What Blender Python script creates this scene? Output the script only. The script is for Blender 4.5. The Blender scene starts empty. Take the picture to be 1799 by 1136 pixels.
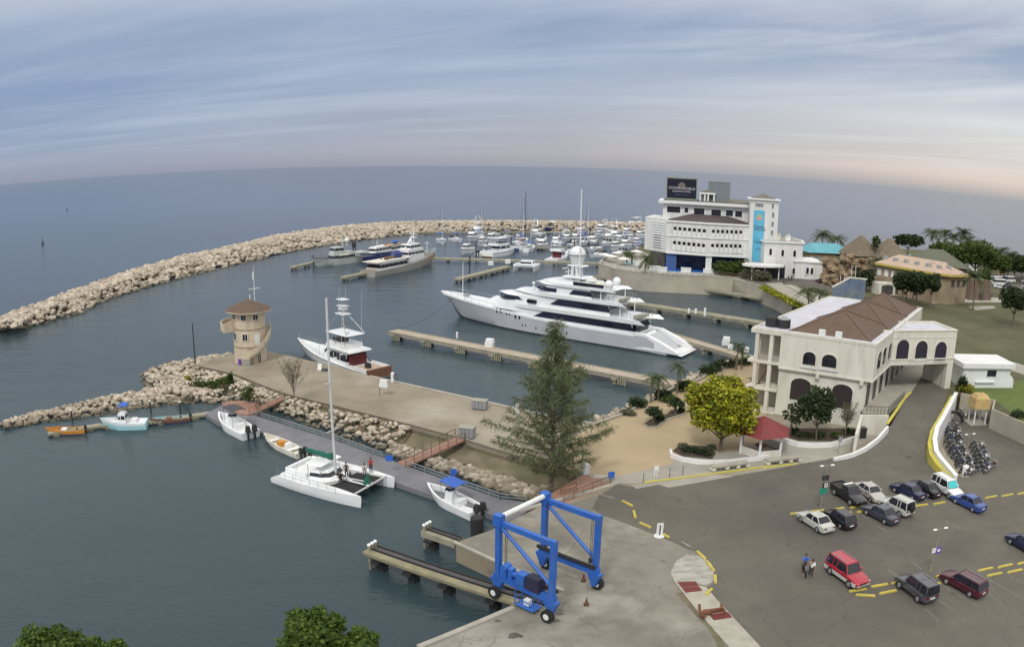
import bpy, math, random
from mathutils import Vector, Matrix
rnd = random.Random(7)
scene = bpy.context.scene
COL = bpy.context.collection
R = math.radians
# ------------------------------------------------------------------ camera (wide lens with the barrel of a small drone camera)
CAM_Z = 34.0
PITCH, ROLL, FPX = 0.203574, 0.0159272, 1360.46
PW, PH = 1799.0, 1136.0
_f = Vector((0, math.cos(PITCH), -math.sin(PITCH)))
_u0 = Vector((0, math.sin(PITCH), math.cos(PITCH)))
_r0 = Vector((1, 0, 0))
_R = math.cos(ROLL) * _r0 + math.sin(ROLL) * _u0
_U = -math.sin(ROLL) * _r0 + math.cos(ROLL) * _u0
cd = bpy.data.cameras.new('camera')
cam = bpy.data.objects.new('camera', cd)
COL.objects.link(cam)
cam.matrix_world = Matrix(((_R.x, _U.x, -_f.x, 0), (_R.y, _U.y, -_f.y, 0), (_R.z, _U.z, -_f.z, CAM_Z), (0, 0, 0, 1)))
cd.type = 'PANO'
cd.panorama_type = 'FISHEYE_EQUISOLID'
cd.sensor_fit = 'HORIZONTAL'
cd.sensor_width = 36.0
cd.sensor_height = 36.0 * PH / PW
cd.fisheye_lens = FPX * 36.0 / PW
cd.fisheye_fov = math.pi
cd.clip_start = 0.5
cd.clip_end = 200000
scene.camera = cam
scene.render.engine = 'CYCLES'
scene.view_settings.view_transform = 'Standard'
scene.view_settings.look = 'None'
scene.view_settings.exposure = 0.0
scene.view_settings.gamma = 1.0
scene.view_settings.use_curve_mapping = False
scene.cycles.max_bounces = 5

def P(px, py, z=0.0):
    """world point at height z seen at photo pixel px, py"""
    x, y = px - PW / 2, PH / 2 - py
    rr = math.hypot(x, y) + 1e-9
    th = 2 * math.asin(rr / (2 * FPX))
    d = math.cos(th) * _f + math.sin(th) * (x / rr * _R + y / rr * _U)
    t = (z - CAM_Z) / d.z
    return Vector((d.x * t, d.y * t, z))
def proj(w):
    v = Vector(w) - Vector((0, 0, CAM_Z))
    a, b, c = v.dot(_R), v.dot(_U), v.dot(_f)
    th = math.acos(c / v.length)
    rr = 2 * FPX * math.sin(th / 2)
    s = math.hypot(a, b)
    return PW / 2 + rr * a / s, PH / 2 - rr * b / s
def HG(px, py, z0, ytop):
    """height of something standing at px, py (height z0) whose top is at ytop"""
    b = P(px, py, z0)
    lo, hi = z0, z0 + 60
    for _ in range(30):
        m = (lo + hi) / 2
        if proj((b.x, b.y, m))[1] > ytop: lo = m
        else: hi = m
    return m - z0
def PP(pts, z): return [P(x, y, z) for x, y in pts]
def ang(a, b): return math.atan2(b.y - a.y, b.x - a.x)

# ------------------------------------------------------------------ world: low sun behind thin streaky overcast
SUN_EL, SUN_ROT = R(48), R(200)     # rotation measured like the sky node's
w = bpy.data.worlds.new('World'); scene.world = w; w.use_nodes = True
nt = w.node_tree; N = nt.nodes; LK = nt.links
N.clear()
def nd(t, **k):
    n = N.new(t)
    for a, b in k.items(): setattr(n, a, b)
    return n
def ma(op, a, b=None, c=None, clamp=False):
    n = nd('ShaderNodeMath', operation=op); n.use_clamp = clamp
    for i, v in enumerate((a, b, c)):
        if v is None: continue
        if isinstance(v, (int, float)): n.inputs[i].default_value = v
        else: LK.new(v, n.inputs[i])
    return n.outputs[0]
tc = nd('ShaderNodeTexCoord'); sp = nd('ShaderNodeSeparateXYZ'); LK.new(tc.outputs['Generated'], sp.inputs[0])
X, Y, Z = sp.outputs
sky = nd('ShaderNodeTexSky', sky_type='NISHITA'); sky.sun_disc = False
sky.sun_elevation = SUN_EL; sky.sun_rotation = SUN_ROT
bg1 = nd('ShaderNodeBackground'); LK.new(sky.outputs[0], bg1.inputs[0]); bg1.inputs[1].default_value = 0.08
def ramp(stops, fac):
    n = nd('ShaderNodeValToRGB'); e = n.color_ramp.elements
    while len(e) < len(stops): e.new(0.5)
    for i, (p, c) in enumerate(stops):
        e[i].position = p; e[i].color = (c[0], c[1], c[2], 1)
    LK.new(fac, n.inputs[0]); return n.outputs[0]
def mixc(f, a, b):
    n = nd('ShaderNodeMix', data_type='RGBA')
    if isinstance(f, (int, float)): n.inputs[0].default_value = f
    else: LK.new(f, n.inputs[0])
    for s, v in ((6, a), (7, b)):
        if isinstance(v, tuple): n.inputs[s].default_value = (*v, 1)
        else: LK.new(v, n.inputs[s])
    return n.outputs[2]
# elevation 0..~1 remapped so that the low band has room
elev = ma('MULTIPLY', ma('MAXIMUM', Z, 0.0), 2.2, clamp=True)
left = ramp([(0.0, (.275, .305, .40)), (.045, (.30, .345, .45)), (.12, (.245, .32, .47)), (.25, (.24, .325, .49)), (.42, (.30, .375, .52)), (.62, (.66, .68, .72)), (1.0, (1.12, 1.08, 1.02))], elev)
mid = ramp([(0.0, (.33, .34, .40)), (.035, (.39, .385, .425)), (.12, (.385, .405, .47)), (.24, (.33, .39, .51)), (.42, (.26, .335, .49)), (.62, (.66, .68, .72)), (1.0, (1.12, 1.08, 1.02))], elev)
right = ramp([(0.0, (.40, .385, .39)), (.045, (.71, .585, .515)), (.11, (.60, .565, .55)), (.2, (.66, .66, .67)), (.3, (.42, .475, .57)), (.42, (.27, .34, .48)), (.62, (.66, .68, .72)), (1.0, (1.12, 1.08, 1.02))], elev)
a1 = ma('SMOOTH_MIN', ma('MAXIMUM', ma('MULTIPLY_ADD', X, 1.7, .9), 0.0), 1.0, .1)
a2 = ma('SMOOTH_MIN', ma('MAXIMUM', ma('MULTIPLY_ADD', X, 1.9, -.1), 0.0), 1.0, .1)
base = mixc(a2, mixc(a1, left, mid), right)
# streaks: a cloud sheet overhead seen in perspective
inv = ma('DIVIDE', 1.0, ma('ADD', ma('MAXIMUM', Z, 0.0), .10))
cx = ma('MULTIPLY', ma('ARCTAN2', X, Y), 4.2); cy = ma('MULTIPLY', inv, .95)
cv = nd('ShaderNodeCombineXYZ'); LK.new(ma('MULTIPLY', ma('ADD', cx, cy), .55), cv.inputs[0]); LK.new(ma('MULTIPLY_ADD', cx, .20, cy), cv.inputs[1])
n1 = nd('ShaderNodeTexNoise'); n1.inputs['Scale'].default_value = 1.5; n1.inputs['Detail'].default_value = 9; n1.inputs['Roughness'].default_value = .6; n1.inputs['Distortion'].default_value = .35
LK.new(cv.outputs[0], n1.inputs['Vector'])
n2 = nd('ShaderNodeTexNoise'); n2.inputs['Scale'].default_value = .6; n2.inputs['Detail'].default_value = 4; n2.inputs['Roughness'].default_value = .5
LK.new(cv.outputs[0], n2.inputs['Vector'])
st = nd('ShaderNodeMapRange', interpolation_type='SMOOTHSTEP'); st.inputs[1].default_value = .42; st.inputs[2].default_value = .72
LK.new(ma('MULTIPLY_ADD', n2.outputs[0], .45, ma('MULTIPLY', n1.outputs[0], .6)), st.inputs[0])
lowfade = nd('ShaderNodeMapRange', interpolation_type='SMOOTHSTEP'); lowfade.inputs[1].default_value = .0; lowfade.inputs[2].default_value = .06; LK.new(Z, lowfade.inputs[0])
cf = ma('MULTIPLY', ma('MULTIPLY', st.outputs[0], lowfade.outputs[0]), .62)
bright = mixc(a2, (.47, .53, .64), (.80, .80, .80))
cloud = mixc(cf, base, bright)
bg2 = nd('ShaderNodeBackground'); LK.new(cloud, bg2.inputs[0]); bg2.inputs[1].default_value = 1.12
mx = nd('ShaderNodeMixShader'); mx.inputs[0].default_value = .92
LK.new(bg1.outputs[0], mx.inputs[1]); LK.new(bg2.outputs[0], mx.inputs[2])
wo = nd('ShaderNodeOutputWorld'); LK.new(mx.outputs[0], wo.inputs[0])
# sun: soft, from behind the camera's left shoulder
sl = bpy.data.lights.new('sun', 'SUN'); sl.energy = 1.7; sl.angle = R(10); sl.color = (1, .965, .9)
so = bpy.data.objects.new('sun', sl); COL.objects.link(so)
sd = Vector((math.sin(SUN_ROT) * math.cos(SUN_EL), math.cos(SUN_ROT) * math.cos(SUN_EL), math.sin(SUN_EL)))
so.rotation_euler = sd.to_track_quat('Z', 'Y').to_euler()
# ------------------------------------------------------------------ materials
def mat(name, col, rough=.7, col2=None, scale=1.0, lo=.35, hi=.65, bump=0, bscale=None, metal=0, stretch=None, isl=0, detail=5, third=None, tscale=.1, tamt=.5, emit=0, bdist=.05, coat=0, spots=None, wet=0):
    m = bpy.data.materials.new(name); m.use_nodes = True
    n, l = m.node_tree.nodes, m.node_tree.links
    b = n['Principled BSDF']; b.inputs['Roughness'].default_value = rough; b.inputs['Metallic'].default_value = metal
    b.inputs['Base Color'].default_value = (*col, 1)
    if coat: b.inputs['Coat Weight'].default_value = coat
    tcn = n.new('ShaderNodeTexCoord'); mp = n.new('ShaderNodeMapping'); l.new(tcn.outputs['Object'], mp.inputs[0])
    if stretch: mp.inputs['Scale'].default_value = stretch
    out = None
    def noise(s, d=detail):
        t = n.new('ShaderNodeTexNoise'); t.inputs['Scale'].default_value = s; t.inputs['Detail'].default_value = d; t.inputs['Roughness'].default_value = .6
        l.new(mp.outputs[0], t.inputs[0]); return t.outputs[0]
    def mapr(v, a, c, d=1.0):
        r_ = n.new('ShaderNodeMapRange'); r_.inputs[1].default_value = a; r_.inputs[2].default_value = c; r_.inputs[4].default_value = d; l.new(v, r_.inputs[0]); return r_.outputs[0]
    def mixr(f, a, c):
        x = n.new('ShaderNodeMix'); x.data_type = 'RGBA'; l.new(f, x.inputs[0])
        for s, v in ((6, a), (7, c)):
            if isinstance(v, tuple): x.inputs[s].default_value = (*v, 1)
            else: l.new(v, x.inputs[s])
        return x.outputs[2]
    if col2:
        if isl:
            g = n.new('ShaderNodeNewGeometry'); f = g.outputs['Random Per Island']
            if isl < 1:
                a = n.new('ShaderNodeMath'); a.operation = 'ADD'; l.new(f, a.inputs[0]); l.new(noise(scale), a.inputs[1])
                f = mapr(a.outputs[0], .5, 1.5)
        else: f = mapr(noise(scale), lo, hi)
        out = mixr(f, col, col2)
    if third: out = mixr(mapr(noise(tscale), .48, .68, tamt), out or col, third)
    if wet:      # algae-dark band just above the waterline
        g_ = n.new('ShaderNodeSeparateXYZ'); l.new(tcn.outputs['Object'], g_.inputs[0]); out = mixr(mapr(g_.outputs[2], .9, .15, .85), out, (.055, .05, .03))
    if spots:
        out = mixr(mapr(noise(.55, 3), .66, .74, .6), out, spots)
        for k_, (sc_, c_) in enumerate(((.9, tuple(v * 1.6 for v in spots)), (.23, tuple(v * 3.6 for v in col)))):      # thin wandering cracks and old sealed joints
            v_ = n.new('ShaderNodeTexVoronoi'); v_.feature = 'DISTANCE_TO_EDGE'; v_.inputs['Scale'].default_value = .11 if k_ else .16; wv = n.new('ShaderNodeVectorMath'); wv.operation = 'ADD'; ns_ = n.new('ShaderNodeTexNoise'); ns_.inputs['Scale'].default_value = .6; ns_.inputs['Detail'].default_value = 5; l.new(mp.outputs[0], ns_.inputs[0]); sc2 = n.new('ShaderNodeVectorMath'); sc2.operation = 'SCALE'; sc2.inputs['Scale'].default_value = 2.2; l.new(ns_.outputs['Color'], sc2.inputs[0]); l.new(mp.outputs[0], wv.inputs[0]); l.new(sc2.outputs[0], wv.inputs[1]); l.new(wv.outputs[0], v_.inputs[0])
            if k_ == 0: out = mixr(mapr(v_.outputs['Distance'], .010, .0, .55), out, c_)
    if out is not None: l.new(out, b.inputs['Base Color'])
    if bump:
        bn = n.new('ShaderNodeBump'); bn.inputs['Strength'].default_value = bump; bn.inputs['Distance'].default_value = bdist
        l.new(noise(bscale or scale * 4), bn.inputs['Height']); l.new(bn.outputs[0], b.inputs['Normal'])
    if emit:
        b.inputs['Emission Color'].default_value = (*col, 1); b.inputs['Emission Strength'].default_value = emit
    return m

M = dict(
    white=mat('white_paint', (.78, .79, .79), .45, (.70, .71, .70), .8),
    gel=mat('white_gelcoat', (.80, .81, .82), .22, (.72, .74, .75), .5),
    silver=mat('silver_hull_paint', (.45, .47, .50), .28, (.41, .43, .46), .3),
    cream=mat('cream_stucco', (.70, .68, .60), .85, (.63, .61, .53), .5, bump=.15, bscale=9, third=(.44, .42, .35), tscale=.9, tamt=.5, stretch=(1, 1, .22)),
    plaster=mat('white_plaster', (.74, .74, .72), .8, (.66, .66, .64), .4, third=(.54, .54, .51), tscale=.8, tamt=.45, stretch=(1, 1, .2)),
    tower=mat('tan_tower_plaster', (.59, .51, .39), .85, (.53, .455, .34), .7, third=(.36, .30, .22), tscale=1.3, tamt=.4),
    glass=mat('dark_glass', (.012, .014, .02), .08, (.03, .032, .045), .6),
    glassb=mat('blue_black_glass', (.012, .014, .03), .06),
    dark=mat('dark_paint', (.03, .03, .035), .5, (.05, .05, .055), 2),
    black=mat('black_rubber', (.018, .018, .02), .7, (.03, .03, .03), 4),
    shade=mat('interior_dark', (.05, .048, .045), .9, (.09, .085, .075), .7),
    asphalt=mat('worn_asphalt', (.104, .097, .079), .93, (.140, .130, .107), .14, bump=.3, bscale=12, third=(.078, .070, .062), tscale=.05, tamt=.75, spots=(.035, .032, .03)),
    concrete=mat('old_concrete', (.29, .25, .185), .92, (.215, .18, .13), .2, bump=.25, bscale=6, third=(.37, .345, .285), tscale=.07, tamt=.8, spots=(.15, .13, .10)),
    apron=mat('stained_apron_concrete', (.235, .22, .18), .9, (.165, .155, .128), .3, bump=.25, bscale=6, third=(.35, .335, .285), tscale=.14, tamt=1.0, spots=(.07, .065, .055)),
    kerb=mat('kerb_concrete', (.42, .40, .34), .9, (.33, .31, .26), .8, bump=.1),
    sand=mat('sandy_paving', (.42, .33, .205), .95, (.35, .275, .17), .13, bump=.3, bscale=5, third=(.30, .245, .165), tscale=.09, tamt=.6),
    walk=mat('pale_pavement', (.36, .34, .29), .93, (.30, .28, .24), .4, third=(.25, .24, .2), tscale=.15),
    dock=mat('grey_floating_dock', (.155, .155, .17), .85, (.19, .19, .205), .5, third=(.12, .12, .13), tscale=.3),
    pier=mat('old_pier_concrete', (.33, .31, .235), .93, (.24, .235, .17), .5, bump=.2, third=(.18, .18, .13), tscale=.9, tamt=.8),
    pinkpier=mat('pink_pier_planks', (.42, .35, .28), .9, (.34, .28, .22), .35, third=(.48, .42, .36), tscale=.25),
    brick=mat('red_brown_decking', (.32, .175, .125), .9, (.25, .14, .10), .9, bump=.2, third=(.36, .24, .19), tscale=.4),
    rock=mat('limestone_boulder', (.56, .50, .41), .95, (.27, .225, .165), .35, isl=.5, bump=.5, bscale=2.5, bdist=.25, wet=1),
    rockfar=mat('pale_breakwater_rock', (.57, .50, .41), .95, (.29, .245, .19), .3, isl=.5, bump=.5, bscale=2, bdist=.3, wet=1),
    mud=mat('wet_rubble_bed', (.14, .115, .08), .9, (.24, .20, .145), .6, bump=.5, bscale=2, bdist=.3),
    scrub=mat('scrubby_slope', (.13, .115, .07), .95, (.21, .18, .12), .5, bump=.6, bscale=3, bdist=.2, third=(.10, .11, .045), tscale=.3, tamt=.8),
    grass=mat('mown_lawn', (.075, .12, .02), .95, (.12, .155, .03), .8, bump=.3, bscale=12, third=(.13, .125, .06), tscale=.25, tamt=.5),
    field=mat('dry_field_grass', (.080, .078, .036), .95, (.115, .105, .052), .14, bump=.35, bscale=6, third=(.055, .068, .024), tscale=.06, tamt=.9),
    blue=mat('crane_blue_paint', (.02, .10, .44), .45, (.035, .15, .52), .8, third=(.06, .10, .22), tscale=1.6, tamt=.55),
    yellow=mat('yellow_road_paint', (.56, .45, .06), .8, (.42, .36, .10), 1.5),
    yedge=mat('yellow_kerb_paint', (.58, .50, .06), .8, (.46, .42, .12), 1.0),
    line=mat('faded_white_line', (.26, .25, .225), .9, (.15, .14, .125), 2.0),
    terr=mat('brown_shingle_roof', (.110, .074, .053), .9, (.138, .094, .068), 1.5, bump=.5, bscale=7, third=(.11, .07, .052), tscale=.3),
    palm=mat('thatch', (.20, .165, .12), .95, (.15, .12, .085), 1.2, bump=.6, bscale=5, stretch=(1, 1, .3)),
    redroof=mat('maroon_gazebo_roof', (.21, .035, .035), .65, (.16, .03, .03), 1.5, bump=.2),
    bark=mat('bark', (.12, .095, .07), .95, (.19, .155, .12), 3, bump=.5),
    skin=mat('skin', (.22, .11, .065), .6), hair=mat('black_hair', (.012, .01, .01), .7),
    chrome=mat('bare_metal', (.55, .56, .58), .3, metal=1), grey=mat('grey_metal', (.30, .31, .32), .5, (.25, .26, .27), 2),
    wood=mat('brown_timber', (.20, .095, .05), .6, (.14, .07, .04), 3), rust=mat('rusty_iron', (.13, .05, .025), .9, (.2, .08, .04), 4),
    maroon=mat('maroon_canvas', (.10, .015, .02), .7), bluecanvas=mat('blue_canvas', (.03, .10, .42), .7, (.04, .13, .5), 2),
    green=mat('green_sail_cover', (.01, .10, .075), .75, (.012, .13, .09), 2),
    lightblue=mat('pale_cyan_paint', (.33, .60, .66), .4, (.38, .66, .72), .6), orange=mat('orange_paint', (.62, .28, .04), .6, (.5, .2, .03), 1),
    turq=mat('turquoise_roof', (.09, .32, .38), .75, (.14, .39, .45), .4), banner=mat('cyan_banner', (.10, .42, .62), .6, (.13, .47, .68), .2),
    navy=mat('navy_paint', (.022, .035, .14), .45, (.035, .05, .18), .7), red=mat('red_car_paint', (.42, .03, .04), .3),
    peach=mat('peach_roof', (.50, .375, .28), .85, (.41, .31, .24), .5), ochre=mat('ochre_wall', (.34, .27, .18), .9, (.26, .2, .135), .4, third=(.2, .16, .11), tscale=.3),
    deck=mat('tan_deck', (.36, .26, .16), .8, (.30, .22, .13), 1.2), tyre=mat('tyre', (.015, .015, .016), .85), rim=mat('alloy_rim', (.5, .5, .52), .35, metal=.7),
    tank=mat('yellowed_plastic_tank', (.55, .40, .17), .6, (.45, .32, .13), 1.5), purple=mat('violet_sign', (.16, .06, .36), .6), signblue=mat('blue_sign_paint', (.03, .13, .55), .6),
    signgreen=mat('green_sign_paint', (.02, .25, .16), .6), lamp_r=mat('red_lens', (.16, .012, .012), .3), lamp_w=mat('clear_lens', (.7, .7, .68), .15),
    cliff=mat('artificial_rock', (.34, .26, .165), .95, (.20, .145, .09), .35, bump=.9, bscale=1.2, bdist=.6, third=(.14, .10, .065), tscale=.5, tamt=.7),
    pool=mat('pool_blue', (.03, .15, .55), .3, (.04, .2, .6), .5), mast=mat('pale_mast_aluminium', (.62, .63, .63), .4, (.55, .56, .56), 1),
)
def leafmat(name, a, b, tr=.35):
    m = mat(name, a, .7, b, .7, isl=.5)
    n, l = m.node_tree.nodes, m.node_tree.links
    p = n['Principled BSDF']; o = n['Material Output']
    t = n.new('ShaderNodeBsdfTranslucent'); mx_ = n.new('ShaderNodeMixShader'); mx_.inputs[0].default_value = tr
    src = p.inputs['Base Color'].links[0].from_socket
    l.new(src, t.inputs[0]); l.new(p.outputs[0], mx_.inputs[1]); l.new(t.outputs[0], mx_.inputs[2]); l.new(mx_.outputs[0], o.inputs[0])
    return m
M['leafdark'] = leafmat('dark_leaves', (.018, .038, .012), (.055, .085, .028))
M['leafmid'] = leafmat('mid_green_leaves', (.035, .065, .012), (.11, .155, .025))
M['leafyel'] = leafmat('yellow_green_leaves', (.06, .095, .006), (.47, .45, .02), .2)
M['leafcas'] = leafmat('grey_green_needles', (.08, .105, .05), (.21, .24, .115))
M['leafpalm'] = leafmat('palm_fronds', (.035, .06, .018), (.10, .13, .045))
M['leafnear'] = leafmat('near_bright_leaves', (.03, .07, .01), (.13, .20, .025))
M['leafgrey'] = leafmat('grey_sparse_leaves', (.10, .11, .06), (.19, .19, .12))

# ------------------------------------------------------------------ mesh builder
class MB:
    def __init__(s): s.v = []; s.f = []; s.T = None
    def add(s, vs, fs):
        o = len(s.v)
        if s.T is not None: vs = [s.T @ Vector(v) for v in vs]
        s.v.extend(tuple(v) for v in vs); s.f.extend(tuple(i + o for i in f) for f in fs); return s
    def box(s, x0, x1, y0, y1, z0, z1):
        return s.add([(x0, y0, z0), (x1, y0, z0), (x1, y1, z0), (x0, y1, z0), (x0, y0, z1), (x1, y0, z1), (x1, y1, z1), (x0, y1, z1)],
                     [(3, 2, 1, 0), (4, 5, 6, 7), (0, 1, 5, 4), (1, 2, 6, 5), (2, 3, 7, 6), (3, 0, 4, 7)])
    def cbox(s, cx, cy, cz, sx, sy, sz, rz=0):
        c, n = math.cos(rz), math.sin(rz); vs = []
        for z in (-sz / 2, sz / 2):
            for x, y in ((-sx / 2, -sy / 2), (sx / 2, -sy / 2), (sx / 2, sy / 2), (-sx / 2, sy / 2)):
                vs.append((cx + x * c - y * n, cy + x * n + y * c, cz + z))
        return s.add(vs, [(3, 2, 1, 0), (4, 5, 6, 7), (0, 1, 5, 4), (1, 2, 6, 5), (2, 3, 7, 6), (3, 0, 4, 7)])
    def prism(s, pts, z0, z1, top=None):
        n = len(pts); A = sum(pts[i][0] * pts[(i + 1) % n][1] - pts[(i + 1) % n][0] * pts[i][1] for i in range(n))
        if A < 0: pts = list(reversed(pts))
        t = top or pts
        if top and A < 0: t = list(reversed(top))
        zt = z1 if callable(z1) else (lambda p: z1)
        vs = [(p[0], p[1], z0) for p in pts] + [(p[0], p[1], zt(p)) for p in t]
        return s.add(vs, [tuple(range(n - 1, -1, -1)), tuple(range(n, 2 * n))] + [(i, (i + 1) % n, n + (i + 1) % n, n + i) for i in range(n)])
    def loft(s, rings, cap=True, closed=True):
        n = len(rings[0]); vs = [p for r_ in rings for p in r_]; fs = []
        for k in range(len(rings) - 1):
            for i in range(n if closed else n - 1):
                j = (i + 1) % n; fs.append((k * n + i, k * n + j, (k + 1) * n + j, (k + 1) * n + i))
        if cap: fs.append(tuple(range(n - 1, -1, -1))); fs.append(tuple(range((len(rings) - 1) * n, len(rings) * n)))
        return s.add(vs, fs)
    def cyl(s, p0, p1, r0, r1=None, n=8):
        p0, p1 = Vector(p0), Vector(p1); r1 = r0 if r1 is None else r1
        d = (p1 - p0).normalized(); a = d.orthogonal().normalized(); b = d.cross(a)
        return s.loft([[p + r_ * (math.cos(2 * math.pi * i / n) * a + math.sin(2 * math.pi * i / n) * b) for i in range(n)] for p, r_ in ((p0, r0), (p1, r1))])
    def tube(s, pts, r, n=6):
        for a, b in zip(pts[:-1], pts[1:]): s.cyl(a, b, r, r, n)
        return s
    def bar(s, p0, p1, w, h):
        """square bar, w across (horizontal), h up"""
        p0, p1 = Vector(p0), Vector(p1); d = (p1 - p0).normalized(); up = Vector((0, 0, 1))
        if abs(d.z) > .98: up = Vector((0, 1, 0))
        a = d.cross(up).normalized(); b = a.cross(d)
        return s.loft([[p + a * (x * w / 2) + b * (y * h / 2) for x, y in ((-1, -1), (1, -1), (1, 1), (-1, 1))] for p in (p0, p1)])
    def ball(s, c, r, n=12, m=7, z0=-1.0):
        c = Vector(c); r = r if isinstance(r, tuple) else (r, r, r); rings = []
        for k in range(m + 1):
            t = math.asin(max(-1, z0)) + (math.pi / 2 - math.asin(max(-1, z0))) * k / m
            rings.append([(c.x + max(.01, math.cos(t)) * r[0] * math.cos(2 * math.pi * i / n), c.y + max(.01, math.cos(t)) * r[1] * math.sin(2 * math.pi * i / n), c.z + math.sin(t) * r[2]) for i in range(n)])
        return s.loft(rings)
    def frus(s, x0, x1, hw, z0, z1, rf=0, rb=0, tp=0, hwf=None, e=0, za=None, zb=None):
        """cabin-like block, x forward; rf, rb rake of front and back, tp inward taper, hwf half width at the front, e grown by, za..zb band only"""
        hwf = hw if hwf is None else hwf; za = z0 if za is None else za; zb = z1 if zb is None else zb; rings = []
        for z in (za, zb):
            t = (z - z0) / (z1 - z0)
            xb, xf = x0 + rb * t - e, x1 - rf * t + e; k = tp * t
            m = xb + (xf - xb) * .6
            rings.append([(xb, -hw + k - e, z), (m, -(hw * .7 + hwf * .3) + k - e, z), (xf, -hwf + k - e, z), (xf, hwf - k + e, z), (m, (hw * .7 + hwf * .3) - k + e, z), (xb, hw - k + e, z)])
        return s.loft(rings)
    def build(s, name, m, parent=None, smooth=False, loc=None):
        me = bpy.data.meshes.new(name); me.from_pydata(s.v, [], s.f); me.update()
        me.materials.append(M[m] if isinstance(m, str) else m)
        if smooth:
            me.polygons.foreach_set('use_smooth', [True] * len(me.polygons))
            try: me.set_sharp_from_angle(angle=R(38))
            except Exception: pass
        o = bpy.data.objects.new(name, me); COL.objects.link(o)
        if parent: o.parent = parent
        if loc is not None: o.location = loc
        return o
def tag(o, label=None, cat=None, group=None, kind=None):
    for k, v in (('label', label), ('category', cat), ('group', group), ('kind', kind)):
        if v: o[k] = v
    return o
def ent(name, label, cat, loc=(0, 0, 0), rz=0, group=None):
    o = bpy.data.objects.new(name, None); COL.objects.link(o); o.empty_display_size = .2
    o.location = loc; o.rotation_euler = (0, 0, rz)
    return tag(o, label, cat, group)
KIDS = {}
def copy_tree(o, parent=None):
    c = o.copy(); COL.objects.link(c); c.parent = parent
    for ch in [q for q in list(KIDS.get(o.name) or bpy.data.objects) if q.parent == o]: copy_tree(ch, c)
    return c
def index_kids(root):
    def rec(o):
        KIDS[o.name] = [q for q in bpy.data.objects if q.parent == o] or [o]
        for q in KIDS[o.name]:
            if q is not o: rec(q)
    rec(root)
def dup(root, loc, rz=None, label=None, group=None, sc=None):
    if root.name not in KIDS: index_kids(root)
    c = copy_tree(root); c.location = loc
    if rz is not None: c.rotation_euler = (0, 0, rz)
    if label: c['label'] = label
    if group: c['group'] = group
    if sc: c.scale = (sc, sc, sc) if isinstance(sc, (int, float)) else sc
    return c
def one(mb, name, m, label, cat, group=None, smooth=False, loc=None, rz=0):
    o = mb.build(name, m, None, smooth, loc); o.rotation_euler = (0, 0, rz); return tag(o, label, cat, group)
def struct(mb, name, m): return tag(mb.build(name, m), kind='structure')
# ------------------------------------------------------------------ water
LO, UP = 1.8, 4.4           # low quay level, upper land level
mw = bpy.data.materials.new('harbour_water'); mw.use_nodes = True
n, l = mw.node_tree.nodes, mw.node_tree.links
b = n['Principled BSDF']; b.inputs['Roughness'].default_value = .10; b.inputs['IOR'].default_value = 1.33; b.inputs['Specular IOR Level'].default_value = .40
g = n.new('ShaderNodeNewGeometry')
def wn(scale, det, st=(1, 1, 1), rot=0):
    mp = n.new('ShaderNodeMapping'); mp.inputs['Scale'].default_value = st; mp.inputs['Rotation'].default_value = (0, 0, rot); l.new(g.outputs['Position'], mp.inputs[0])
    t = n.new('ShaderNodeTexNoise'); t.inputs['Scale'].default_value = scale; t.inputs['Detail'].default_value = det; t.inputs['Roughness'].default_value = .55; l.new(mp.outputs[0], t.inputs[0]); return t.outputs[0]
cr = n.new('ShaderNodeValToRGB'); cr.color_ramp.elements[0].position = .35; cr.color_ramp.elements[1].position = .7
cr.color_ramp.elements[0].color = (.029, .051, .062, 1); cr.color_ramp.elements[1].color = (.045, .074, .084, 1)
l.new(wn(.012, 4), cr.inputs[0])
# open sea is a bluer water than the sheltered basin: depth follows the distance from shore
sx = n.new('ShaderNodeSeparateXYZ'); l.new(g.outputs['Position'], sx.inputs[0])
mr = n.new('ShaderNodeMapRange'); mr.inputs[1].default_value = 120; mr.inputs[2].default_value = 700; l.new(sx.outputs[1], mr.inputs[0])
mxw = n.new('ShaderNodeMix'); mxw.data_type = 'RGBA'; l.new(mr.outputs[0], mxw.inputs[0]); l.new(cr.outputs[0], mxw.inputs[6]); mxw.inputs[7].default_value = (.068, .112, .20, 1)
l.new(mxw.outputs[2], b.inputs['Base Color'])
b1 = n.new('ShaderNodeBump'); b1.inputs['Strength'].default_value = .55; b1.inputs['Distance'].default_value = .14; l.new(wn(1.1, 5, (1, 1.6, 1), .4), b1.inputs['Height'])
b2 = n.new('ShaderNodeBump'); b2.inputs['Strength'].default_value = .3; b2.inputs['Distance'].default_value = .9; l.new(wn(.09, 4, (1, 2.2, 1), -.3), b2.inputs['Height']); l.new(b2.outputs[0], b1.inputs['Normal'])
l.new(b1.outputs[0], b.inputs['Normal'])
# a wind-roughened surface mirrors the low sky less than flat water does at grazing angles: cap the Fresnel share
b.inputs['Roughness'].default_value = 1; b.inputs['Specular IOR Level'].default_value = 0
gl = n.new('ShaderNodeBsdfGlossy'); gl.inputs['Roughness'].default_value = .13; l.new(b1.outputs[0], gl.inputs['Normal']); fz = n.new('ShaderNodeFresnel'); fz.inputs[0].default_value = 1.33; l.new(b1.outputs[0], fz.inputs['Normal'])
mn = n.new('ShaderNodeMath'); mn.operation = 'MINIMUM'; mn.inputs[1].default_value = .66; l.new(fz.outputs[0], mn.inputs[0]); ms = n.new('ShaderNodeMixShader'); l.new(mn.outputs[0], ms.inputs[0]); l.new(b.outputs[0], ms.inputs[1]); l.new(gl.outputs[0], ms.inputs[2]); l.new(ms.outputs[0], n['Material Output'].inputs[0])
o = MB().add([(-90000, -300, 0), (90000, -300, 0), (90000, 90000, 0), (-90000, 90000, 0)], [(0, 1, 2, 3)])
struct(o, 'water', mw)

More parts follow.
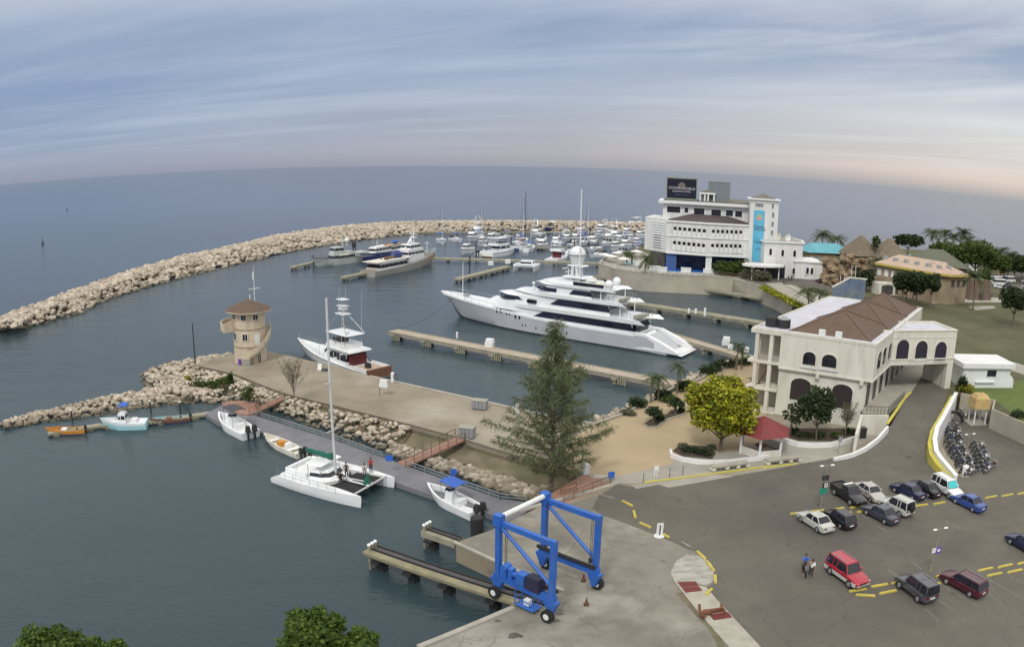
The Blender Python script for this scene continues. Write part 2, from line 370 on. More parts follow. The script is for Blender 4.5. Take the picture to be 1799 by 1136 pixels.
# ------------------------------------------------------------------ low land (quay, plaza, car park) and upper land
low = [(720, 1145), (903, 1067), (988, 1039), (801, 955), (812, 948), (862, 931), (901, 913), (941, 893), (1025, 831), (899, 796), (805, 767), (723, 745), (609, 717), (498, 690), (411, 656), (345, 641), (350, 636),
       (408, 622), (474, 617), (600, 646), (650, 660), (688, 671), (799, 694), (880, 713), (911, 719), (960, 731), (1049, 745), (1088, 730), (1120, 715), (1170, 694), (1212, 672), (1270, 648), (1320, 632), (1335, 600), (1340, 590), (1345, 570), (1407, 536), (1430, 545)]
L2 = PP(low, LO)
L2 += [Vector((120, 190, LO)), Vector((150, 60, LO)), Vector((150, -40, LO)), Vector((-6, -40, LO))]
struct(MB().prism([(p.x, p.y) for p in L2], -4, LO), 'ground', 'concrete')
rootL = [P(1407, 536, UP), P(1338, 501, UP), P(1287, 490, UP), P(1253, 486, UP), P(1190, 483, UP), P(1130, 480, UP), P(1085, 473, UP), P(1055, 463, UP), P(1062, 452, UP), P(1100, 441, UP), P(1131, 432, UP)]
back = [Vector((95, 300, UP)), Vector((140, 318, UP)), Vector((190, 335, UP)), Vector((260, 345, UP)), Vector((420, 380, UP)), Vector((520, 300, UP)), Vector((420, 120, UP))]
rr_ = PP([(1830, 755), (1799, 741), (1744, 718), (1749, 702), (1700, 692), (1684, 690), (1664, 704)], UP)
lf = PP([(1589, 700), (1559, 729), (1516, 727), (1490, 660), (1440, 570)], UP)
struct(MB().prism([(p.x, p.y) for p in rootL + back + rr_ + lf], -3, UP), 'terrain', 'field')

def sheet(name, pts, z, m, dz=.0, kind='structure', raw=False):
    v = pts if raw else PP(pts, z)
    mb = MB(); mb.add([(p.x, p.y, z + dz) for p in v], [tuple(range(len(v)))])
    o = mb.build(name, m)
    if o.data.polygons[0].normal.z < 0: o.data.flip_normals()
    o['kind'] = kind; return o
# asphalt car park, in one sheet with the foot of the ramp
lot = [(1052, 869), (1085, 850), (1120, 856), (1155, 850), (1190, 853), (1290, 835), (1400, 816), (1470, 803), (1510, 795), (1645, 806), (1668, 830), (1690, 838), (1703, 838), (1690, 822), (1664, 800), (1655, 780), (1664, 745), (1684, 708), (1690, 705),
       (1742, 726), (1799, 764), (1860, 800)]
lotw = PP(lot, LO) + [Vector((140, 60, LO)), Vector((140, -30, LO)), Vector((14, -30, LO))] + PP([(1330, 1140), (1262, 1055), (1235, 1040), (1255, 1020), (1250, 992), (1228, 972), (1165, 945), (1108, 922), (1060, 905), (1040, 893)], LO)
sheet('asphalt', lotw, LO, 'asphalt', .006, raw=True)
apr = PP([(720, 1145), (903, 1067), (988, 1039), (801, 955), (812, 948), (862, 931), (901, 913), (935, 898), (985, 888), (1050, 870), (1040, 893), (1060, 905), (1108, 922), (1165, 945), (1228, 972), (1250, 992), (1255, 1020), (1235, 1040), (1262, 1055), (1330, 1140)], LO) + [Vector((14, -30, LO)), Vector((-6, -35, LO))]
sheet('apron', apr, LO, 'apron', .004, raw=True)
sheet('plaza', [(1049, 746), (1088, 731), (1120, 716), (1170, 695), (1230, 668), (1300, 640), (1340, 632), (1345, 700), (1345, 770), (1330, 790), (1190, 795), (1180, 815), (1090, 835), (1025, 832), (985, 820), (1000, 770)], LO, 'sand', .008)
sheet('pavement', [(1090, 835), (1180, 815), (1190, 795), (1330, 790), (1345, 770), (1500, 770), (1545, 762), (1470, 803), (1400, 814), (1255, 832), (1220, 838), (1110, 850), (1085, 848), (1025, 832)], LO, 'walk', .012)
sheet('concrete_patch', [(1108, 852), (1190, 838), (1252, 832), (1290, 836), (1175, 856), (1157, 851), (1118, 858)], LO, 'walk', .010)
# pale repair patch and dark stains on the apron
sheet('repair_patch', [(1188, 985), (1205, 973), (1232, 976), (1250, 990), (1256, 1018), (1240, 1028), (1215, 1022), (1185, 1020), (1178, 1005)], LO, mat('pale_repair_concrete', (.44, .42, .37), .9, (.26, .25, .22), .9, stretch=(1, 2.5, 1), bump=.2), .010)
wetm = mat('oily_stain', (.06, .055, .045), .5, (.12, .11, .09), 2)
for k, (x, y, a, bb) in enumerate([(905, 1116, 14, 5), (874, 1090, 6, 2.5), (976, 1090, 9, 3), (985, 1078, 8, 2)]):
    sheet('stain', [(x + a * math.cos(t * .6283) * (1 + .3 * math.sin(t * 2.1 + k)), y + bb * math.sin(t * .6283) * (1 + .3 * math.cos(t * 1.7))) for t in range(10)], LO, wetm, .007)

# ramp under the bridge
rs = [([1470, 803], [1690, 838], 1.815), ([1505, 792], [1650, 806], 2.2), ([1540, 772], [1639, 785], 2.8), ([1566, 745], [1643, 753], 3.7), ([1590, 701], [1661, 706], 4.41)]
mb = MB(); vs = []
for a, c, z in rs:
    for t in (0, .5, 1):
        p = P(a[0] * (1 - t) + c[0] * t, a[1] * (1 - t) + c[1] * t, z); vs.append(tuple(p))
mb.add(vs, [(3 * k + i, 3 * k + i + 1, 3 * k + i + 4, 3 * k + i + 3) for k in range(4) for i in range(2)])
o = mb.build('road', 'asphalt', smooth=True); o['kind'] = 'structure'
if o.data.polygons[0].normal.z < 0: o.data.flip_normals()
# upper road beyond the bridge
rd = PP([(1590, 701), (1600, 690), (1615, 670), (1630, 640), (1640, 596), (1672, 596), (1676, 620), (1664, 690), (1661, 706)], UP)
sheet('upper_road', rd, UP, 'asphalt', .012, raw=True)
sheet('upper_pavement', [(1500, 680), (1515, 726), (1559, 728), (1588, 701), (1600, 690), (1615, 668), (1628, 640), (1600, 620)], UP, 'walk', .008)
sheet('lawn', [(1690, 692), (1749, 703), (1799, 742), (1830, 752), (1850, 690), (1799, 668), (1745, 676), (1700, 680)], UP, 'grass', .008)
# walks and drives on the hotel side
sheet('hotel_drive', [(1325, 500), (1300, 488), (1345, 476), (1420, 488), (1500, 500), (1480, 515), (1440, 512), (1400, 500)], UP, 'asphalt', .010)
sheet('hotel_walk', [(1345, 498), (1372, 496), (1450, 545), (1480, 560), (1440, 560), (1405, 533)], UP, 'walk', .012)
sheet('garden_walk', [(1372, 496), (1400, 503), (1460, 524), (1480, 540), (1470, 548), (1450, 540)], UP, 'kerb', .008)
sheet('pool_terrace', [(1052, 463), (1075, 449), (1130, 442), (1180, 470), (1330, 470), (1330, 497), (1287, 489), (1253, 485), (1190, 482), (1130, 479), (1085, 472)], UP, 'walk', .006)
sheet('sandy_path', [(1620, 524), (1700, 520), (1765, 524), (1760, 531), (1690, 531), (1640, 533)], UP, 'kerb', .010)
sheet('worn_ground', [(1700, 538), (1745, 537), (1750, 541), (1715, 545)], UP, 'walk', .012)
sheet('far_lot', [(1730, 500), (1740, 480), (1900, 480), (1900, 515), (1790, 520)], UP, 'asphalt', .010)
sheet('dirt_path', [(1690, 640), (1760, 630), (1830, 650), (1830, 668), (1790, 655), (1740, 640)], UP, 'walk', .012)

# kerbs and edge strips (real steps)
def strip(name, pts, z, wd, h, m, closed=False, label=None, cat=None, kind='structure', group=None, zs=None):
    """raised strip along a pixel polyline at height z (or zs per point)"""
    zs = zs or [z] * len(pts); v = [P(x, y, q) for (x, y), q in zip(pts, zs)]; mb = MB(); L, Rr = [], []
    for i, p in enumerate(v):
        a = v[max(0, i - 1)]; c = v[min(len(v) - 1, i + 1)]
        d = Vector((c.x - a.x, c.y - a.y, 0)).normalized(); nn = Vector((-d.y, d.x, 0)) * wd / 2
        L.append(p + nn); Rr.append(p - nn)
    hh = h if isinstance(h, (list, tuple)) else [h] * len(v)
    mb.loft([[L[i] - Vector((0, 0, .05)), Rr[i] - Vector((0, 0, .05)), Rr[i] + Vector((0, 0, hh[i])), L[i] + Vector((0, 0, hh[i]))] for i in range(len(v))])
    o = mb.build(name, m)
    if label: tag(o, label, cat, group)
    else: o['kind'] = kind
    return o
strip('kerb', [(903, 1067), (735, 1137)], LO, .45, .15, 'kerb')
strip('kerb', [(798, 952), (991, 1038)], LO, .30, .12, 'kerb')
strip('kerb', [(895, 903), (960, 884), (1020, 868), (1085, 849)], LO, .45, .14, 'kerb')
strip('kerb', [(650, 661), (799, 694), (911, 719), (960, 731), (1049, 745)], LO, .4, .16, 'kerb')
strip('kerb', [(345, 641), (411, 656), (498, 690), (609, 717), (723, 745), (805, 767), (899, 796), (1025, 831)], LO, .3, .1, 'concrete')
strip('kerb', [(1130, 848), (1180, 842), (1255, 832), (1330, 822), (1400, 815)], LO, .22, .14, 'yedge')
strip('kerb', [(1400, 815), (1440, 809), (1470, 803)], LO, .22, .14, 'kerb')
strip('kerb', [(1049, 745), (1088, 731), (1120, 716), (1152, 700), (1170, 690), (1185, 681), (1212, 676), (1235, 664), (1262, 650), (1300, 638), (1325, 630)], LO, .35, .3, 'kerb')
sheet('kerb_strip', [(1186, 1022), (1240, 1030), (1262, 1055), (1345, 1145), (1290, 1145), (1230, 1075)], LO, 'kerb', .014)
strip('gutter', [(1192, 1040), (1228, 1080), (1252, 1105), (1275, 1150)], LO, .5, .0 + .02, 'scrub')
strip('kerb', [(1186, 1022), (1228, 1075), (1290, 1145)], LO, .18, .12, 'kerb')
redm = mat('dull_red_plate_paint', (.17, .03, .028), .8, (.13, .03, .025), 3)
for q in ([(1189, 1023), (1222, 1021), (1227, 1029), (1194, 1031)], [(1195, 1032), (1228, 1030), (1234, 1037), (1200, 1041)], [(1245, 1070), (1271, 1066), (1276, 1074), (1250, 1077)], [(1246, 1079), (1279, 1075), (1286, 1084), (1254, 1089)]):
    v = PP(q, LO); o = MB().prism([(p.x, p.y) for p in v], LO + .014, LO + .05).build('painted_plate', redm); o['kind'] = 'structure'

# painted parking marks
def dash(x0, y0, x1, y1, m='yellow', wd=.28, dz=.012):
    a, c = P(x0, y0, LO), P(x1, y1, LO); d = (c - a).normalized(); nn = Vector((-d.y, d.x, 0)) * wd / 2
    return [a + nn, a - nn, c - nn, c + nn]
# wheel stops are low yellow concrete bars, one thing each
WS = [(1388, 903, 1415, 900), (1424, 899, 1448, 896), (1460, 896, 1484, 892), (1494, 892, 1518, 888), (1528, 889, 1545, 886), (1480, 902, 1496, 900), (1506, 900, 1518, 898), (1608, 889, 1630, 886), (1640, 886, 1661, 882), (1597, 881, 1612, 880),
      (1731, 875, 1752, 871), (1760, 872, 1780, 868), (1788, 868, 1812, 864),
      (1492, 1039, 1523, 1034), (1530, 1031, 1560, 1026), (1566, 1025, 1580, 1022), (1503, 1045, 1538, 1047), (1545, 1043, 1575, 1037), (1645, 1013, 1662, 1009), (1642, 1027, 1652, 1024), (1718, 1003, 1745, 997), (1753, 997, 1779, 991), (1788, 991, 1812, 985),
      (1734, 1012, 1761, 1006), (1770, 1006, 1797, 1000),
      (1053, 869, 1078, 876), (1093, 880, 1111, 889), (1113, 897, 1116, 909), (1123, 918, 1143, 927), (1164, 938, 1175, 944), (1196, 952, 1215, 963), (1224, 968, 1239, 982), (1241, 985, 1254, 1003), (1256, 1010, 1257, 1024), (1251, 1034, 1240, 1045)]
WL = ['opposite the silver sedan', 'left of the green sign post', 'right of the green sign post', 'below the black pickup', 'below the grey sedan', 'behind the black hatchback', 'half hidden by the dark sedan', 'left of the white spare-wheel car', 'below the white estate car', 'beside the two black cars',
      'first past the blue sedan', 'second past the blue sedan', 'last before the picture edge in the far row',
      'at the nose of the red pickup', 'between the red pickup and the grey wagon', 'touching the grey wagon, upper row', 'slanted, lowest left in the near rows', 'left of the grey wagon, lower row', 'right behind the grey wagon roof', 'under the grey wagon tail', 'right of the maroon wagon, upper row', 'second right of the maroon wagon, upper row', 'last of the near upper row',
      'right of the maroon wagon, lower row', 'last of the near lower row',
      'white faded, nearest the brick walkway', 'worn, second from the brick walkway', 'short upright one by the apron', 'just before the white board', 'short one at the foot of the white board', 'faded white, past the board', 'start of the bend, past the board', 'middle of the bend by the pale patch', 'end of the bend, upright', 'tip turned in beside the red plate']
for i, q in enumerate(WS):
    v = dash(*q, wd=.26); mb = MB(); w2 = [(p.x, p.y) for p in v]; cx, cy = sum(p[0] for p in w2) / 4, sum(p[1] for p in w2) / 4
    mb.prism(w2, LO + .004, LO + .13, [(cx + (p[0] - cx) * .92, cy + (p[1] - cy) * .92) for p in w2])
    one(mb, 'wheel_stop', 'line' if i in (25, 30) else 'yellow', ('white' if i in (25, 30) else 'yellow') + ' wheel stop bar ' + WL[i], 'wheel stop', 'wheel stop bars on the asphalt')
for q in [(1735, 1016, 1799, 1052), (1772, 1010, 1830, 1040), (1648, 1052, 1677, 1072), (1660, 1030, 1720, 1066), (1515, 905, 1530, 915), (1700, 1012, 1760, 1060), (1590, 1020, 1560, 1000), (1620, 1000, 1600, 985), (1690, 930, 1660, 915), (1680, 890, 1640, 868), (1560, 935, 1540, 922), (1735, 905, 1715, 893), (1625, 1068, 1650, 1092)]:
    v = dash(*q, wd=.09, dz=.01); sheet('parking_line', v, LO, 'line', .012, raw=True)

# ------------------------------------------------------------------ boulders
PHI = (1 + 5 ** .5) / 2
ICO_V = [Vector(v).normalized() for v in [(-1, PHI, 0), (1, PHI, 0), (-1, -PHI, 0), (1, -PHI, 0), (0, -1, PHI), (0, 1, PHI), (0, -1, -PHI), (0, 1, -PHI), (PHI, 0, -1), (PHI, 0, 1), (-PHI, 0, -1), (-PHI, 0, 1)]]
ICO_F = [(0, 11, 5), (0, 5, 1), (0, 1, 7), (0, 7, 10), (0, 10, 11), (1, 5, 9), (5, 11, 4), (11, 10, 2), (10, 7, 6), (7, 1, 8), (3, 9, 4), (3, 4, 2), (3, 2, 6), (3, 6, 8), (3, 8, 9), (4, 9, 5), (2, 4, 11), (6, 2, 10), (8, 6, 7), (9, 8, 1)]
def rock(mb, c, r):
    q = Matrix.Rotation(rnd.uniform(0, 6.28), 3, Vector((rnd.gauss(0, 1), rnd.gauss(0, 1), rnd.gauss(0, 1))).normalized())
    s = (r * rnd.uniform(.8, 1.35), r * rnd.uniform(.7, 1.1), r * rnd.uniform(.55, .85)); rz = rnd.uniform(0, 3.14); cc, ss = math.cos(rz), math.sin(rz); vs = []
    for v in ICO_V:
        p = q @ v; k = rnd.uniform(.66, 1.16); x, y, z = p.x * s[0] * k, p.y * s[1] * k, p.z * s[2] * k
        vs.append((c[0] + x * cc - y * ss, c[1] + x * ss + y * cc, c[2] + z))
    o = len(mb.v); mb.v.extend(vs); mb.f.extend((a + o, b_ + o, c_ + o) for a, b_, c_ in ICO_F)
def lerp_poly(poly, n):
    L = [0]
    for a, c in zip(poly[:-1], poly[1:]): L.append(L[-1] + (c - a).length)
    out = []
    for k in range(n + 1):
        d = L[-1] * k / n; i = max(j for j in range(len(poly) - 1) if L[j] <= d + 1e-6); t = (d - L[i]) / max(1e-6, L[i + 1] - L[i]); out.append(poly[i].lerp(poly[i + 1], min(1, t)))
    return out, L[-1]
def rubble(name, A, B, zA, zB, size, m, label, crown=True, outer=8, sparse=1.0, bed='mud', bulge=.6, near=False):
    """boulders over the slope from line A (foot) to line B (crest), plus a back slope"""
    n = 60; a, la = lerp_poly(A, n); mb = MB(); bd = MB(); vs = []
    if near:
        dn, _ = lerp_poly(B, 400); c = [min(dn, key=lambda q: (q - p).length_squared) for p in a]
    else: c, lb = lerp_poly(B, n)
    for i in range(n + 1):
        d = (c[i] - a[i]); d.z = 0; u = d.normalized() if d.length else Vector((0, 1, 0))
        vs += [a[i] + Vector((0, 0, zA[0] - 1)), c[i] + Vector((0, 0, zB(i / n) - size * .9)), c[i] + u * outer + Vector((0, 0, (-.8 if outer else zB(i / n) - size * .5)))]
    bd.add(vs, [(3 * i + k, 3 * i + k + 1, 3 * i + k + 4, 3 * i + k + 3) for i in range(n) for k in range(2)])
    o = bd.build(name + '_bed', bed); o['kind'] = 'structure'
    for i in range(n):
        seg = (a[i] - a[i + 1]).length * .5 + (c[i] - c[i + 1]).length * .5; wdt = (c[i] - a[i]).length + outer * .6
        for k in range(int(seg * wdt / (size * size) * 1.35 * sparse)):
            t, s_ = rnd.random(), rnd.random() * (1 + outer * .6 / max(1, (c[i] - a[i]).length)) - .01
            p = a[i].lerp(a[i + 1], t).lerp(c[i].lerp(c[i + 1], t), s_); zb = zB((i + t) / n)
            z = zA[0] + (zb - zA[0]) * math.sin(min(1, max(0, s_)) * math.pi / 2) ** .9 if s_ < 1 else zb - (s_ - 1) * (c[i] - a[i]).length * .6
            rock(mb, (p.x, p.y, z - size * .25 + rnd.uniform(-.2, .2) * size * bulge), size * rnd.choice((.34, .42, .5, .56, .7)))
    if near:
        c2, _ = lerp_poly(B, n)
        for i in range(n):
            wd2 = (c2[i] - a[i]).length
            for k in range(int((c2[i + 1] - c2[i]).length * wd2 / (size * size) * .8)):
                t, s_ = rnd.random(), rnd.random() ** .8; p = a[i].lerp(a[i + 1], t).lerp(c2[i].lerp(c2[i + 1], t), s_); rock(mb, (p.x, p.y, zB(i / n) * math.sin(s_ * math.pi / 2) - size * .3), size * rnd.choice((.4, .5, .6)))
        for i, p in enumerate(dn):
            for k in range(int(10 + i * .02)): rock(mb, (p.x + rnd.uniform(-4, 4), p.y + rnd.uniform(-5, 3), zB(min(1, i / 300)) - size * .25 - rnd.random() * .8), size * rnd.choice((.42, .5, .6))) if size > 1.5 else None
    o = mb.build(name, m); tag(o, label, 'boulders', None, 'stuff'); return o
inn = PP([(4, 572), (6, 583), (60, 573), (105, 561), (155, 548), (168, 535), (230, 513), (330, 487), (430, 462), (520, 441), (620, 425), (700, 415), (760, 409), (900, 406), (1130, 409), (1200, 411)], 0)
cr_px = [(10, 562), (22, 553), (42, 542), (110, 517), (180, 493), (250, 469), (330, 446), (410, 432), (500, 411), (600, 396), (700, 389), (800, 387), (900, 387), (1000, 388), (1130, 391), (1200, 393)]
zc = [3, 3, 3.3, 3.7, 4, 4.3] + [4.6] * 10
crest = [P(x, y, z) for (x, y), z in zip(cr_px, zc)]
for p in crest: p.z = 0
rubble('breakwater_rubble', inn, crest, (0,), lambda t: 3 + 1.6 * min(1, t * 2.2), 2.0, 'rockfar', 'long curved breakwater of pale tan boulders against the sea', outer=7, near=True, sparse=1.15, bed='rockfar')
# groyne on the left and the headland round the quay
ja = PP([(2, 753), (30, 751), (97, 739), (150, 733), (217, 723), (281, 713), (325, 709), (400, 706)], 0)
jb = PP([(6, 742), (25, 729), (89, 720), (153, 706), (194, 698), (270, 683), (320, 678), (380, 690)], .9)
for p in jb: p.z = 0
rubble('groyne_rubble', ja, jb, (0,), lambda t: 1.0 + .5 * t, .95, 'rock', 'low groyne of tan boulders running left behind the small boats', outer=2, near=True, sparse=1.9)
ha = PP([(262, 690), (247, 672), (243, 655), (262, 646), (300, 636), (340, 628), (400, 622)], 0)
hb = PP([(330, 690), (330, 678), (330, 664), (338, 652), (346, 644), (352, 640), (408, 624)], LO)
for p in hb: p.z = 0
rubble('headland_rubble', ha, hb, (0,), lambda t: LO - .1, .95, 'rock', 'rounded headland of boulders at the tip of the quay', outer=0)
ha = PP([(250, 694), (300, 705), (360, 712), (420, 712), (452, 712), (482, 724), (535, 743), (578, 760), (625, 777), (686, 797)], 0)
hb = PP([(300, 668), (346, 645), (385, 652), (411, 658), (450, 675), (498, 692), (540, 702), (609, 719), (670, 734), (723, 747)], LO)
for p in hb: p.z = 0
rubble('quay_rubble', ha, hb, (0,), lambda t: LO - .1, .8, 'rock', 'boulder slope between the concrete quay and the grey floating dock', outer=0, bed='scrub')
ha = PP([(686, 797), (720, 807), (746, 814), (780, 826), (820, 838), (880, 862), (929, 876), (950, 878)], 0)
hb = PP([(723, 747), (770, 759), (805, 769), (850, 783), (899, 798), (950, 812), (1000, 826), (1022, 831)], LO)
for p in hb: p.z = 0
rubble('slope_rubble', ha, hb, (0,), lambda t: LO - .1, 1.0, 'rock', 'scrubby slope with scattered boulders below the big feathery tree', outer=0, sparse=.28, bed='scrub')
for i, t_ in enumerate([0]):
    mb = MB(); a_, _ = lerp_poly(ha, 120)
    for p in a_:
        for k in range(5): rock(mb, (p.x + rnd.uniform(-.5, 1.0), p.y + rnd.uniform(-.3, 2.2), rnd.uniform(-.1, .45)), rnd.uniform(.35, .75))
    tag(mb.build('foot_rubble', 'rock'), 'band of boulders at the waterline beside the floating dock', 'boulders', None, 'stuff')
mb = MB(); sh = PP([(1049, 748), (1088, 733), (1120, 718), (1170, 696), (1212, 675), (1270, 650), (1320, 634)], 0); a_, _ = lerp_poly(sh, 60)
for p in a_:
    for k in range(3): rock(mb, (p.x + rnd.uniform(-.8, .6), p.y + rnd.uniform(-.3, 1.5), rnd.uniform(-.1, .9)), rnd.uniform(.4, .8))
tag(mb.build('shore_rubble', 'rock'), 'boulders along the shore below the sandy plaza', 'boulders', None, 'stuff')
# ------------------------------------------------------------------ piers and docks
def rect_axis(a, c, wd):
    d = Vector((c.x - a.x, c.y - a.y, 0)).normalized(); nn = Vector((-d.y, d.x, 0)) * wd / 2
    return [a + nn, a - nn, c - nn, c + nn], d, nn
def pier(name, a, c, wd, ztop, thick, m, label, cat, pile_step=9.0, pile_m='pier', caps=True, group=None, plank=False, pr=.45):
    L = (c - a).length; t = ent(name, label, cat, (a.x, a.y, 0), ang(a, c), group)
    mb = MB(); mb.box(0, L, -wd / 2, wd / 2, ztop - thick, ztop); mb.build('deck', m, t)
    if caps:
        mb = MB(); mb.box(0, L, -wd / 2 - .08, -wd / 2 + .2, ztop - thick * .45, ztop + .08); mb.box(0, L, wd / 2 - .2, wd / 2 + .08, ztop - thick * .45, ztop + .08); mb.build('edge_beam', 'pier', t)
    k = 0; x = 1.2
    while x < L:
        mb = MB(); mb.box(x - .5, x + .5, -wd / 2 - .12, wd / 2 + .12, ztop - thick - .35, ztop - thick); mb.cyl((x, -wd * .33, -3), (x, -wd * .33, ztop - thick - .3), pr, pr, 8); mb.cyl((x, wd * .33, -3), (x, wd * .33, ztop - thick - .3), pr, pr, 8)
        mb.build('pile', pile_m, t); x += pile_step
    return t, L
a, c = P(690, 580, 1.5), P(1196, 675, 1.5)
t, L = pier('long_pier', a, c, 3.0, 1.5, .55, 'pinkpier', 'long concrete pier reaching out between the big yacht and the quay', 'pier', 8.2)
for i in range(9):   # fender plates on the near side
    mb = MB()
    for k in range(4): mb.box(2 + i * 8.2 + k * .42, 2.26 + i * 8.2 + k * .42, -1.74, -1.6, .1, 1.45)
    mb.build('fender', 'pier', t)
a, c = P(1100, 529, 1.5), P(1352, 568, 1.5)
pier('far_pier', a, c, 3.0, 1.5, .6, 'pier', 'pier behind the stern of the big yacht', 'pier', 8)
a, c = P(1060, 553, 1.5), P(1330, 632, 1.5)
pier('middle_pier', a, c, 2.6, 1.5, .5, 'pinkpier', 'narrow pinkish pier that the big yacht lies against', 'pier', 8)
# walkway below the hotel sea wall, on square piles
sw = [(1010, 484), (1050, 485), (1120, 493), (1160, 496), (1250, 508), (1330, 521), (1375, 530), (1400, 545), (1407, 556)]
v = PP(sw, 1.5); t = ent('sea_walk', 'narrow concrete walkway at the foot of the hotel sea wall', 'walkway', (v[3].x, v[3].y, 0))
mb = MB(); L_, R_ = [], []
for i, p in enumerate(v):
    d = (v[min(len(v) - 1, i + 1)] - v[max(0, i - 1)]).normalized(); nn = Vector((-d.y, d.x, 0)) * 1.2; L_.append(p + nn - v[3]); R_.append(p - nn - v[3])
mb.loft([[L_[i] + Vector((0, 0, .95)), R_[i] + Vector((0, 0, .95)), R_[i] + Vector((0, 0, 1.5)), L_[i] + Vector((0, 0, 1.5))] for i in range(len(v))]); mb.build('deck', 'pier', t)
for x, y in [(1090, 491), (1200, 502), (1256, 510), (1310, 519), (1365, 530)]:
    p = P(x, y, 1.0) - v[3]; MB().cbox(p.x, p.y - .4, -.4, 2.2, 1.4, 3.0).build('pile', 'mud', t)
# sea wall of the hotel terrace
def wallstrip(name, px, ztop, zbot, th, m, label, cat, cap=None, group=None, zs=None, capm='kerb'):
    v = [P(x, y, z_) for (x, y), z_ in zip(px, zs or [ztop] * len(px))]; o0 = v[0].copy(); o0.z = 0
    t = ent(name, label, cat, o0, 0, group); rings, cr_ = [], []
    for i, p in enumerate(v):
        d = v[min(len(v) - 1, i + 1)] - v[max(0, i - 1)]; d.z = 0; d.normalize(); nn = Vector((-d.y, d.x, 0)) * th / 2; q = p - o0; z = p.z; zb = zbot if not isinstance(zbot, (list, tuple)) else zbot[i]
        f = lambda k, zz: (q.x + nn.x * k, q.y + nn.y * k, zz)
        rings.append([f(1, zb), f(-1, zb), f(-1, z), f(1, z)]); cr_.append([f(1.35, z), f(-1.35, z), f(-1.35, z + (cap or .1)), f(1.35, z + (cap or .1))])
    MB().loft(rings).build('wall_face', m, t)
    if cap: MB().loft(cr_).build('coping', capm, t)
    return t
wall_m = mat('weathered_sea_wall', (.44, .40, .32), .9, (.36, .33, .27), .25, third=(.29, .265, .22), tscale=.12)
wallstrip('sea_wall', [(1062, 452), (1053, 463), (1085, 474), (1130, 481), (1190, 484), (1253, 487), (1288, 491)], 4.9, 0, .5, wall_m, 'curved beige sea wall in front of the hotel pool terrace', 'sea wall', .15)
wallstrip('ramp_wall', [(1288, 490), (1338, 502), (1372, 517), (1407, 535)], 4.9, 0, .5, wall_m, 'lower tan wall stepping down beside the yellow hedge', 'wall', .12, zs=[4.7, 4.6, 4.5, 4.4])
# far marina docks
def dk(name, p0, p1, wd, label, z=1.3, m='pier', step=7.5, th=.6): return pier(name, P(*p0, z), P(*p1, z), wd, z, th, m, label, 'dock', step, 'mud', False, 'marina docks', pr=.3)
dk('marina_dock', (513, 468), (560, 458), 2.2, 'short dock stub left of the grey patrol ship')
dk('marina_dock', (603, 486), (648, 477), 2.2, 'short dock stub at the stern of the grey motor ship')
dk('marina_dock', (745, 452), (1085, 463), 3.0, 'long dock across the middle of the marina')
dk('marina_dock', (803, 489), (893, 467), 2.6, 'finger dock beside the moored white catamaran')
dk('marina_dock', (745, 407), (1135, 409), 2.4, 'far dock running along the foot of the breakwater')
dk('marina_dock', (900, 433), (1060, 436), 2.2, 'second dock row among the white boats')
dk('marina_dock', (1040, 420), (1135, 426), 2.0, 'short dock row close to the hotel, farthest right')
# grey floating dock
z = .55
t = ent('floating_dock', 'wide grey floating dock with a low rail, catamaran alongside', 'floating dock', P(600, 795, 0))
o0 = P(600, 795, 0)
def loc(px, z): return [(p.x - o0.x, p.y - o0.y) for p in PP(px, z)]
main = [(360, 727), (392, 710), (447, 729), (598, 776), (672, 803), (709, 816), (879, 876), (945, 884), (905, 912), (891, 915), (844, 896), (727, 858), (543, 790), (465, 760), (383, 741)]
MB().prism(loc(main, z), -.15, z).build('deck', 'dock', t)
MB().prism([(x * 1.002, y * 1.002 - .1) for x, y in loc(main[:10] + main[10:], .2)], -.3, .3).build('float', 'black', t)
def railing(parent, pts, h, name='railing', m='grey', step=1.6, r=.03, mid=True, origin=None):
    og = origin or Vector((0, 0, 0)); mb = MB(); v = [p - og for p in pts]
    for a_, c_ in zip(v[:-1], v[1:]):
        L = (c_ - a_).length; nn = max(1, int(L / step))
        for k in range(nn + 1):
            p = a_.lerp(c_, k / nn); mb.bar(p, p + Vector((0, 0, h)), r * 2, r * 2)
        mb.bar(a_ + Vector((0, 0, h)), c_ + Vector((0, 0, h)), r * 2.4, r * 2.4)
        if mid: mb.bar(a_ + Vector((0, 0, h * .5)), c_ + Vector((0, 0, h * .5)), r * 1.6, r * 1.6)
    return mb.build(name, m, parent)
rp = lambda px, zz: [Vector((p.x - o0.x, p.y - o0.y, zz)) for p in PP(px, zz)]
railing(t, rp([(449, 730), (598, 777), (672, 804)], z), .7, m='grey', step=1.5)
railing(t, rp([(712, 818), (879, 877), (925, 882)], z), .7, m='grey', step=1.5)
